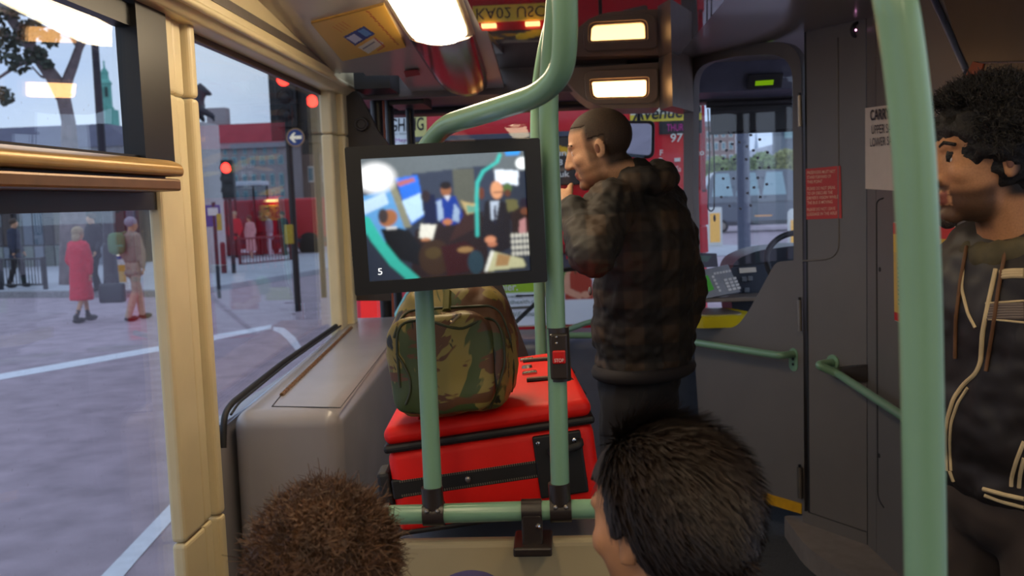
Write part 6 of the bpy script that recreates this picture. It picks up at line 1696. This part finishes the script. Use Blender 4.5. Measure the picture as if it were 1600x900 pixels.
def tint_head(body, C, f, skin, layers, lips=(160, 96, 80)):
    f, l, u = head_axes(f); W = WORLD[body.name]; me = body.data
    at = me.color_attributes.new('tint', 'FLOAT_COLOR', 'POINT'); n = len(me.vertices); out = np.ones((n, 4), np.float32); out[:, :3] = c(*skin)[:3]
    co = np.empty(n * 3, np.float32); me.vertices.foreach_get('co', co); co = co.reshape(-1, 3) + np.array(W.to_translation())
    R_ = np.array([f, l, u]); q = (co - np.array(C)) @ R_.T
    near = np.where((np.abs(q[:, 0]) < .14) & (np.abs(q[:, 1]) < .1) & (q[:, 2] > -.14) & (q[:, 2] < .16))[0]
    for i in near:
        x, y, z = q[i]
        for fn, col, amt in layers:
            w = fn(x, y, z) * amt
            if w > 0: out[i, :3] = out[i, :3] * (1 - w) + np.array(c(*col)[:3]) * w
        if x > .082 and abs(y) < .022 and -.078 < z < -.055: out[i, :3] = c(*lips)[:3]
    at.data.foreach_set('color', out.ravel())
    me.materials.clear(); me.materials.append(tint_mat('tinted_skin'))

# ------------------------------------------------------------------ man in the plaid jacket holding the forward pole
v2 = lambda *a: Vector(a)
tf = v2(-.86, .50, 0); tl = UP.cross(tf)
N = on_y(992, 286, 3.03)
J = dict(base=v2(.27, 3.06, FZ), face=(-.95, .10, -.24), front=tf, head=on_y(936, 231, 3.0), neck=N, chest=on_y(1012, 395, 3.06), waist=on_y(1005, 505, 3.09), pelvis=on_y(1000, 592, 3.09),
         shL=N + tl * .17 - UP * .065, shR=N - tl * .19 - UP * .05, elL=on_y(926, 402, 2.62), wrL=on_y(893, 322, 2.84), elR=on_y(1078, 452, 3.22), wrR=on_y(1058, 545, 3.16))
pe = J['pelvis']
for sd, k in (('L', 1), ('R', -1)):
    J['hip' + sd] = pe + tl * .09 * k - UP * .03; J['kn' + sd] = v2(pe.x, pe.y, FZ + .5) + tl * .11 * k + tf * .02; J['an' + sd] = v2(pe.x, pe.y, FZ + .09) + tl * .12 * k
pole_at = on_y(837.5, 303, RP_Y)
ph = {'L': ((pole_at - J['wrL'] + v2(.0, -.03, .01)).normalized(), v2(0, .9, 0) + v2(-.3, 0, 0), 1, .75)}
man, mb, mc, P = build_person('man with cropped hair in a dark plaid jacket reaching for the forward pole', J, dict(skin=M_skin1, coat=plaid(), legs=M_jeans, shoe=M_shoe), vox=.005, pose_hands=ph, hood=True, coat_to='waist', coat_r=1.08, wr_amp=.009, torso=(.125, .19))
C_ = J['head']; F_ = J['face']
tint_head(mb, C_, F_, (196, 150, 116), ((buzz_w, (54, 39, 27), 1.0), (beard_w, (112, 80, 58), .6)))
cap_hair(mb, P, C_, F_, man, mat('cropped_hair_cap', c(54, 39, 27), .75, var=.3, scale=260), .0014, lambda x, y, z: buzz_w(x, y, z) > .97)
add_eyes(P, man, C_)
for y in (-1, 1): obj('eyebrow', tube([P(.088, y * .012, .026), P(.088, y * .03, .031), P(.076, y * .048, .026)], .003, 6), M_stub, man)
obj('hem_band', tube([J['waist'] - UP * .145 + (tf * math.cos(t) * .135 + tl * math.sin(t) * .195) for t in np.linspace(0, 2 * math.pi, 40)], .022, 10, caps=False), mat('hem_knit', c(30, 26, 30), .85), man, smooth=True)
obj('zip_pull', ellipsoid(on_y(922, 455, 2.93), (.006, .004, .014), u=8, v=6), M_steel, man)

# ------------------------------------------------------------------ bearded man in the striped track top, right edge
tf = v2(-.93, -.30, 0).normalized(); tl = UP.cross(tf)
N = on_y(1586, 392, 1.80)
J = dict(base=v2(.92, 1.84, FZ), face=(-1.0, .04, -.02), front=tf, head=on_y(1548, 247, 1.76), neck=N, chest=on_y(1592, 500, 1.84), waist=on_y(1588, 640, 1.85), pelvis=on_y(1590, 770, 1.86))
J['shL'] = N + tl * .18 - UP * .06; J['shR'] = N - tl * .17 - UP * .07
for sd, k in (('L', 1), ('R', -1)):
    s_ = J['sh' + sd]; J['el' + sd] = s_ + tl * .07 * k - UP * .28 - tf * .10; J['wr' + sd] = J['el' + sd] - UP * .25 - tf * .02
    pe = J['pelvis']; J['hip' + sd] = pe + tl * .09 * k - UP * .03; J['kn' + sd] = v2(pe.x, pe.y, FZ + .5) + tl * .1 * k + tf * .03; J['an' + sd] = v2(pe.x, pe.y, FZ + .09) + tl * .11 * k
M_track = mat('black_track_cloth', c(30, 24, 24), .55, var=.2, scale=20)
man2, mb2, mc2, P2 = build_person('bearded man with bushy black hair in a black striped track top', J, dict(skin=M_skin2, coat=M_track, legs=mat('brown_trousers', c(52, 42, 38), .8), shoe=M_shoe), vox=.005, hood=False, coat_to='waist', coat_r=1.05, wr_amp=.007, torso=(.125, .185), fold=16)
C_, F_ = J['head'], J['face']
M_blk = mat('black_hair', c(20, 15, 13), .7, var=.4, scale=120, bump=.8, bump_scale=160)
# bushy hair: a rough solid core with loose curls
f_, l_, u_ = head_axes(F_)
b = ellipsoid(C_ - f_ * .028 + u_ * .040, (.118, .108, .096), None, (f_, l_, u_), 48, 32)
ellipsoid(C_ - f_ * .085 - u_ * .03, (.06, .085, .075), b, (f_, l_, u_), 32, 20)
me = remesh(b, .008, 1); displace(me, .016, 30, 2.0); displace(me, .012, 75, 4.0)
obj('hair', me, M_blk, man2, smooth='full')
strands(C_, F_, man2, M_blk, (.118, .106, .100), 5000, .028, lambda x, y, z: z > -.1 and (x < .55 or z > .6), mess=1.0, w=.0012, seed=5, name='hair_curls', curl=.006)
M_bd2 = mat('black_beard', c(46, 32, 24), .8, var=.4, scale=200, bump=.6, bump_scale=500)
tint_head(mb2, C_, F_, (186, 132, 92), ((lambda x, y, z: max(ss(.03, .06, z - .1 * x), ss(.01, -.02, x) * ss(-.08, -.06, z)), (24, 18, 15), 1.0), (beard_w, (44, 30, 22), .85)), (140, 80, 66))
add_eyes(P2, man2, C_, (30, 20, 14))
for y in (-1, 1): obj('eyebrow', tube([P2(.090, y * .012, .025), P2(.090, y * .03, .031), P2(.078, y * .050, .026)], .0036, 6), M_blk, man2)
obj('goatee', ellipsoid(P2(.075, 0, -.108), (.016, .016, .014), None, (f_, l_, u_)), M_bd2, man2, smooth='full')
# collar of the camouflage top below the track top
bvn = bvh_of(mc2)
M_bei = mat('beige_stripe', c(190, 170, 132), .6); M_tau = mat('taupe_band', c(96, 84, 80), .6)
def stripe(pts, r, m, nm='stripe', lift=.001):
    q = cast_path(pts, bvn, lift, 5)
    if len(q) > 2: obj(nm, tube(q, r, 8), m, man2, smooth=True)
for pts, r in (([(1480, 735), (1478, 690), (1480, 655), (1490, 622), (1506, 600), (1524, 585), (1532, 568), (1535, 520), (1545, 470), (1556, 420)], .0042),
               ([(1486, 735), (1484, 690), (1486, 660), (1496, 630), (1512, 606)], .003), ([(1600, 690), (1588, 720), (1580, 748), (1580, 760)], .0036), ([(1600, 716), (1594, 740), (1592, 762)], .0036),
               ([(1536, 764), (1565, 772), (1600, 780)], .0042), ([(1538, 774), (1565, 784), (1600, 793)], .0036), ([(1506, 405), (1502, 450), (1512, 490), (1524, 512)], .003),
               ([(1540, 474), (1570, 472), (1600, 470)], .002), ([(1540, 498), (1570, 501), (1600, 504)], .002), ([(1484, 736), (1490, 752)], .004)): stripe(pts, r, M_bei)
for k in range(3): stripe([(1563, 425 + k * 4), (1580, 423 + k * 4), (1600, 423 + k * 4)], .0045, M_bei)
for k in range(6): stripe([(1543, 478 + k * 4), (1570, 476 + k * 4), (1600, 476 + k * 4)], .0042, M_tau, 'band', -.0015)
for pts in ([(1510, 385), (1500, 440), (1493, 500), (1492, 560)], [(1572, 385), (1560, 450), (1550, 520), (1540, 580)]): stripe(pts, .0034, mat('hood_cord', c(96, 62, 34), .7), 'drawstring', .004)
M_cam2 = M_camo
b = B(); up = UP
for t in np.linspace(0, 2 * math.pi, 15)[:-1]:
    ellipsoid(N + UP * (.012 - .02 * math.cos(t)) + tf * (.066 * math.cos(t) + .004) + tl * (.075 * math.sin(t)), (.026, .026, .032), b)
obj('hood_collar', remesh(b, .007, 3), mat('olive_collar', c(74, 66, 44), .8, var=.3, scale=30), man2, smooth='full')

# ------------------------------------------------------------------ seated passengers (backs of heads)
def seated(label, H, face, front, coat, hairfn, skin=M_skin1, vox=.006, benchlab=''):
    tf = Vector(front).normalized(); tl = UP.cross(tf)
    sz = H.z - .74 
    base = v2(H.x, H.y, FZ)
    N = H - UP * .135 - tf * .03
    pe = v2(H.x, H.y, sz + .10) - tf * .06
    J = dict(base=base, face=face, front=tf, head=H, neck=N, chest=N - UP * .20 - tf * .01, waist=N - UP * .40, pelvis=pe, shL=N + tl * .14 - UP * .06, shR=N - tl * .14 - UP * .06)
    for sd, k in (('L', 1), ('R', -1)):
        J['el' + sd] = J['sh' + sd] + tl * .03 * k - UP * .26 + tf * .05; J['wr' + sd] = J['el' + sd] + tf * .20 - tl * .08 * k - UP * .06
        J['hip' + sd] = pe + tl * .09 * k; J['kn' + sd] = pe + tl * .1 * k + tf * .31 - UP * .01; J['an' + sd] = v2(J['kn' + sd].x, J['kn' + sd].y, FZ + .09)
    root, body, coat_, P = build_person(label, J, dict(skin=skin, coat=coat, legs=M_jeans, shoe=M_shoe), vox=vox, coat_to='waist')
    hairfn(root, body, P, H, face)
    # the seat this person sits on
    s = thing('passenger_bench', v2(H.x, H.y - .1, FZ), benchlab, 'bench')
    ztop_ = pe.z - .115
    obj('seat_cushion', box((H.x - .18, H.y - .26, ztop_ - .1), (H.x + .18, H.y + .20, ztop_), .03, 3), mat('seat_moquette', c(50, 56, 92), .9, var=.5, scale=40), s, smooth=True)
    obj('backrest', box((H.x - .18, H.y - .36, ztop_ - .05), (H.x + .18, H.y - .27, 1.22), .03, 3), MATS['seat_moquette'], s, smooth=True)
    for dx in (-.16, .16): obj('leg', box((H.x + dx - .02, H.y - .2, FZ), (H.x + dx + .02, H.y - .14, ztop_ - .09)), M_clamp, s)
    return root
def hair_tousled(root, body, P, H, face):
    m = mat('brown_hair', c(84, 56, 34), .55, var=.5, scale=40)
    hb = cap_hair(body, P, H, face, root, m, .014, lambda x, y, z: z > .02 or x < -.02, name='hair_base')
    displace(hb.data, .012, 42, 3.0); displace(hb.data, .006, 110, 5.0)
    strands(H, face, root, m, (.104, .084, .094), 14000, .034, lambda x, y, z: z > -.55 and x < .5 or z > .5, (-.1, .35, -.1), 1.0, .0016, 3, curl=.008, lift=.16)
def hair_straight(root, body, P, H, face):
    m = mat('dark_brown_hair', c(40, 27, 18), .6, var=.4, scale=60)
    keepf = lambda x, y, z: (z > .055 and x < .085) or (x < .02 and z > .0 and y > .03) or (x < -.02)
    cap_hair(body, P, H, face, root, m, .010, keepf, name='hair_base')
    strands(H, face, root, m, (.108, .087, .096), 14000, .045, lambda x, y, z: (z > .4 and x < .5) or (x < .1 and z > -.75) or (x < .35 and z > 0), (-.5, 0, -.5), .10, .0016, 4, lift=.06)
Ha = on_y(512, 915, 1.27); Hb = on_y(1036, 814, 1.2)
seated('passenger with tousled brown hair seated low in front of the grey casing', Ha, (-.05, 1, -.1), (0, 1, 0), mat('grey_coat', c(60, 60, 70), .8), hair_tousled, benchlab='blue moquette bench under the passenger with tousled brown hair')
seated('passenger with straight dark brown hair seated in front of the plaid-jacket man', Hb, (-.72, .68, -.1), (-.1, 1, 0), mat('navy_coat', c(34, 36, 48), .8), hair_straight, M_skin2, benchlab='blue moquette bench under the passenger with straight dark hair')
# small child with a purple cap, only the crown in view
Hc = on_y(738, 1004, 1.55)
s = .86
tf, tl = v2(0, 1, 0), v2(-1, 0, 0)
Nc = Hc - UP * .115
J = dict(base=v2(Hc.x, Hc.y, FZ), face=(0, 1, -.1), front=tf, head=Hc, neck=Nc, chest=Nc - UP * .12, waist=Nc - UP * .26, pelvis=Nc - UP * .37, shL=Nc + tl * .105 - UP * .04, shR=Nc - tl * .105 - UP * .04)
for sd, k in (('L', 1), ('R', -1)):
    J['el' + sd] = J['sh' + sd] + tl * .04 * k - UP * .17; J['wr' + sd] = J['el' + sd] - UP * .14 + tf * .03
    J['hip' + sd] = J['pelvis'] + tl * .06 * k; J['kn' + sd] = v2(J['pelvis'].x, Hc.y, FZ + .28) + tl * .06 * k; J['an' + sd] = v2(J['pelvis'].x, Hc.y, FZ + .09) + tl * .06 * k
ch, cb, cc_, Pc = build_person('child wearing a dark purple cap, only the crown showing above the frame edge', J, dict(skin=M_skin1, coat=mat('purple_coat', c(60, 52, 90), .8), legs=M_jeans, shoe=M_shoe), head_s=s, vox=.008, torso=(.08, .105), coat_r=.8)
b = ellipsoid(Hc - v2(0, .01, 0) + UP * .03, (.088, .10, .092), None, None, 28, 18)
for v in b.verts: v.co.z = max(v.co.z, Hc.z - .005)
cap = obj('cap', b, mat('purple_knit', c(66, 58, 104), .85, bump=.3, bump_scale=200), ch, smooth='full')
obj('cap_badge', ellipsoid(Pc(-.04, -.05, .10), (.012, .012, .008)), M_white, cap)

# ------------------------------------------------------------------ people in the street
def walker(label, px, py, h, front, coat, legs, hair, stride=.0, coat_to='hip', lean=0, base=None, group=None, vox=.022, skin=M_skin1, z=0.0):
    p = base if base is not None else on_z(px, py, z)
    p = v2(p.x, p.y, z); k = h / 1.75
    tf = Vector(front).normalized(); tl = UP.cross(tf)
    g = lambda x, y, zz: p + tf * x * k + tl * y * k + UP * zz * k
    J = dict(base=p, face=tf, front=tf, head=g(.03 + lean, 0, 1.63), neck=g(lean, 0, 1.47), chest=g(lean * .7, 0, 1.30), waist=g(lean * .3, 0, 1.10), pelvis=g(0, 0, .96), shL=g(lean, .17, 1.42), shR=g(lean, -.17, 1.42))
    for sd, m_ in (('L', 1), ('R', -1)):
        J['el' + sd] = g(-.06 * m_ * (stride > 0) + lean, .22 * m_, 1.14); J['wr' + sd] = g(.08 + .1 * m_ * stride + lean, .22 * m_, .90)
        J['hip' + sd] = g(0, .09 * m_, .93); J['kn' + sd] = g(.04 + .5 * stride * m_ * .6, .09 * m_, .50); J['an' + sd] = g(stride * m_ * .6 - (.05 if m_ < 0 else 0), .09 * m_, .09)
    root, body, coat_, P = build_person(label, J, dict(skin=skin, coat=coat, legs=legs, shoe=M_shoe), head_s=k, vox=vox, coat_to=coat_to, wr_amp=.01, group=group, coat_r=1.1)
    b = ellipsoid(P(-.02, 0, .04), (.108, .092, .095), None, head_axes(tf), 16, 12)
    if hair[1] == 'long': ellipsoid(P(-.06, 0, -.06), (.06, .09, .11), b, head_axes(tf), 14, 10)
    obj('hair', b, hair[0], root, smooth='full')
    return root, J
M_blond = mat('blond_hair', c(170, 150, 120), .7); M_brn = mat('brown_street_hair', c(70, 54, 44), .7)
M_rc = mat('red_coat', c(214, 34, 60), .7, var=.1)
w, Jw = walker('blond woman in a bright red knee-length coat walking across the road', 131, 503, 1.66, (.45, .9, 0), M_rc, mat('dark_stockings', c(30, 32, 42), .7), (M_blond, 'long'), .28, 'knee')
q = v2(*Jw['wrR']) + v2(.34, .05, -.35)
hb_ = thing('handbag', q, 'large black handbag carried by the woman in the red coat', 'bag')
obj('bag_body', box(q + v2(-.22, -.08, -.18), q + v2(.22, .08, .16), .04, 3), mat('black_leather', c(40, 42, 52), .4), hb_, smooth=True)
obj('bag_handle', tube([q + v2(-.14, 0, .14), q + v2(-.1, 0, .3), q + v2(.08, 0, .3), q + v2(.12, 0, .14)], .012, 8, r_fillet=.1), MATS['black_leather'], hb_)
M_khaki = mat('khaki_cloth', c(150, 134, 120), .8)
w, Jk = walker('walker in a khaki jacket and beige trousers beside the cream pillar', 214, 500, 1.80, (.6, .8, 0), M_khaki, mat('beige_trousers', c(176, 156, 136), .8), (mat('grey_hair', c(150, 146, 160), .7), 'short'), .25, 'hip')
q = v2(*Jk['chest']) - v2(.16, .22, -.02)
bp_ = thing('backpack', q, 'green backpack worn by the walker in khaki', 'bag')
b = superq(.6, .14, .09, .19, 20, 14)
for v in b.verts: v.co += q
obj('bag_body', b, mat('green_nylon', c(96, 128, 84), .7), bp_, smooth='full')
tl2 = UP.cross(v2(.6, .8, 0))
obj('strap', tube([q + v2(0, 0, .15), v2(*Jk['shL']) + v2(0, 0, .08)], .02, 8), MATS['green_nylon'], bp_)
walker('pedestrian in a dark coat just behind the woman in red', 152, 455, 1.78, (-.5, -.8, 0), mat('charcoal_coat', c(44, 40, 50), .8), M_jeans, (M_brn, 'short'), .12, z=.13)
walker('dim pedestrian in navy at the shop windows left of the red coat', 28, 449, 1.72, (1, .1, 0), mat('navy_street', c(44, 50, 70), .8), M_jeans, (M_brn, 'short'), .2, z=.13)
dk = mat('dark_jacket_street', c(40, 40, 48), .8)
walker('person in a black jacket leaning at the left end of the queue', 341, 411, 1.80, (.8, -.4, 0), dk, mat('dark_jeans', c(44, 48, 62), .8), (M_brn, 'short'), .05, lean=.10, vox=.03)
walker('person in a scarlet jacket in the queue at the shelter', 371, 408, 1.82, (-.4, -.9, 0), mat('scarlet_jacket', c(214, 24, 40), .7), M_jeans, (M_blond, 'short'), .05, vox=.03)
walker('woman in a pale dress and pink top in the queue', 394, 409, 1.66, (-.6, -.7, 0), mat('pink_top', c(206, 150, 150), .8), mat('bare_legs', c(200, 160, 140), .7), (M_brn, 'long'), .05, 'knee', vox=.03)
walker('person in a deep red coat in the middle of the queue', 409, 404, 1.78, (.2, .9, 0), mat('wine_coat', c(150, 24, 44), .8), M_jeans, (M_brn, 'short'), .05, vox=.03)
walker('woman with reddish hair and grey top in the queue', 424, 405, 1.74, (-.9, -.3, 0), mat('grey_top', c(150, 140, 150), .8), mat('pale_trousers', c(200, 190, 200), .8), (mat('ginger_hair', c(170, 84, 60), .7), 'long'), .05, vox=.03)
walker('person in a dark top with a white bag at the right end of the queue', 445, 404, 1.76, (-.5, -.8, 0), mat('ink_top', c(36, 38, 50), .8), M_jeans, (M_brn, 'short'), .05, vox=.03)

bpy.data.scenes.remove(SCRATCH)
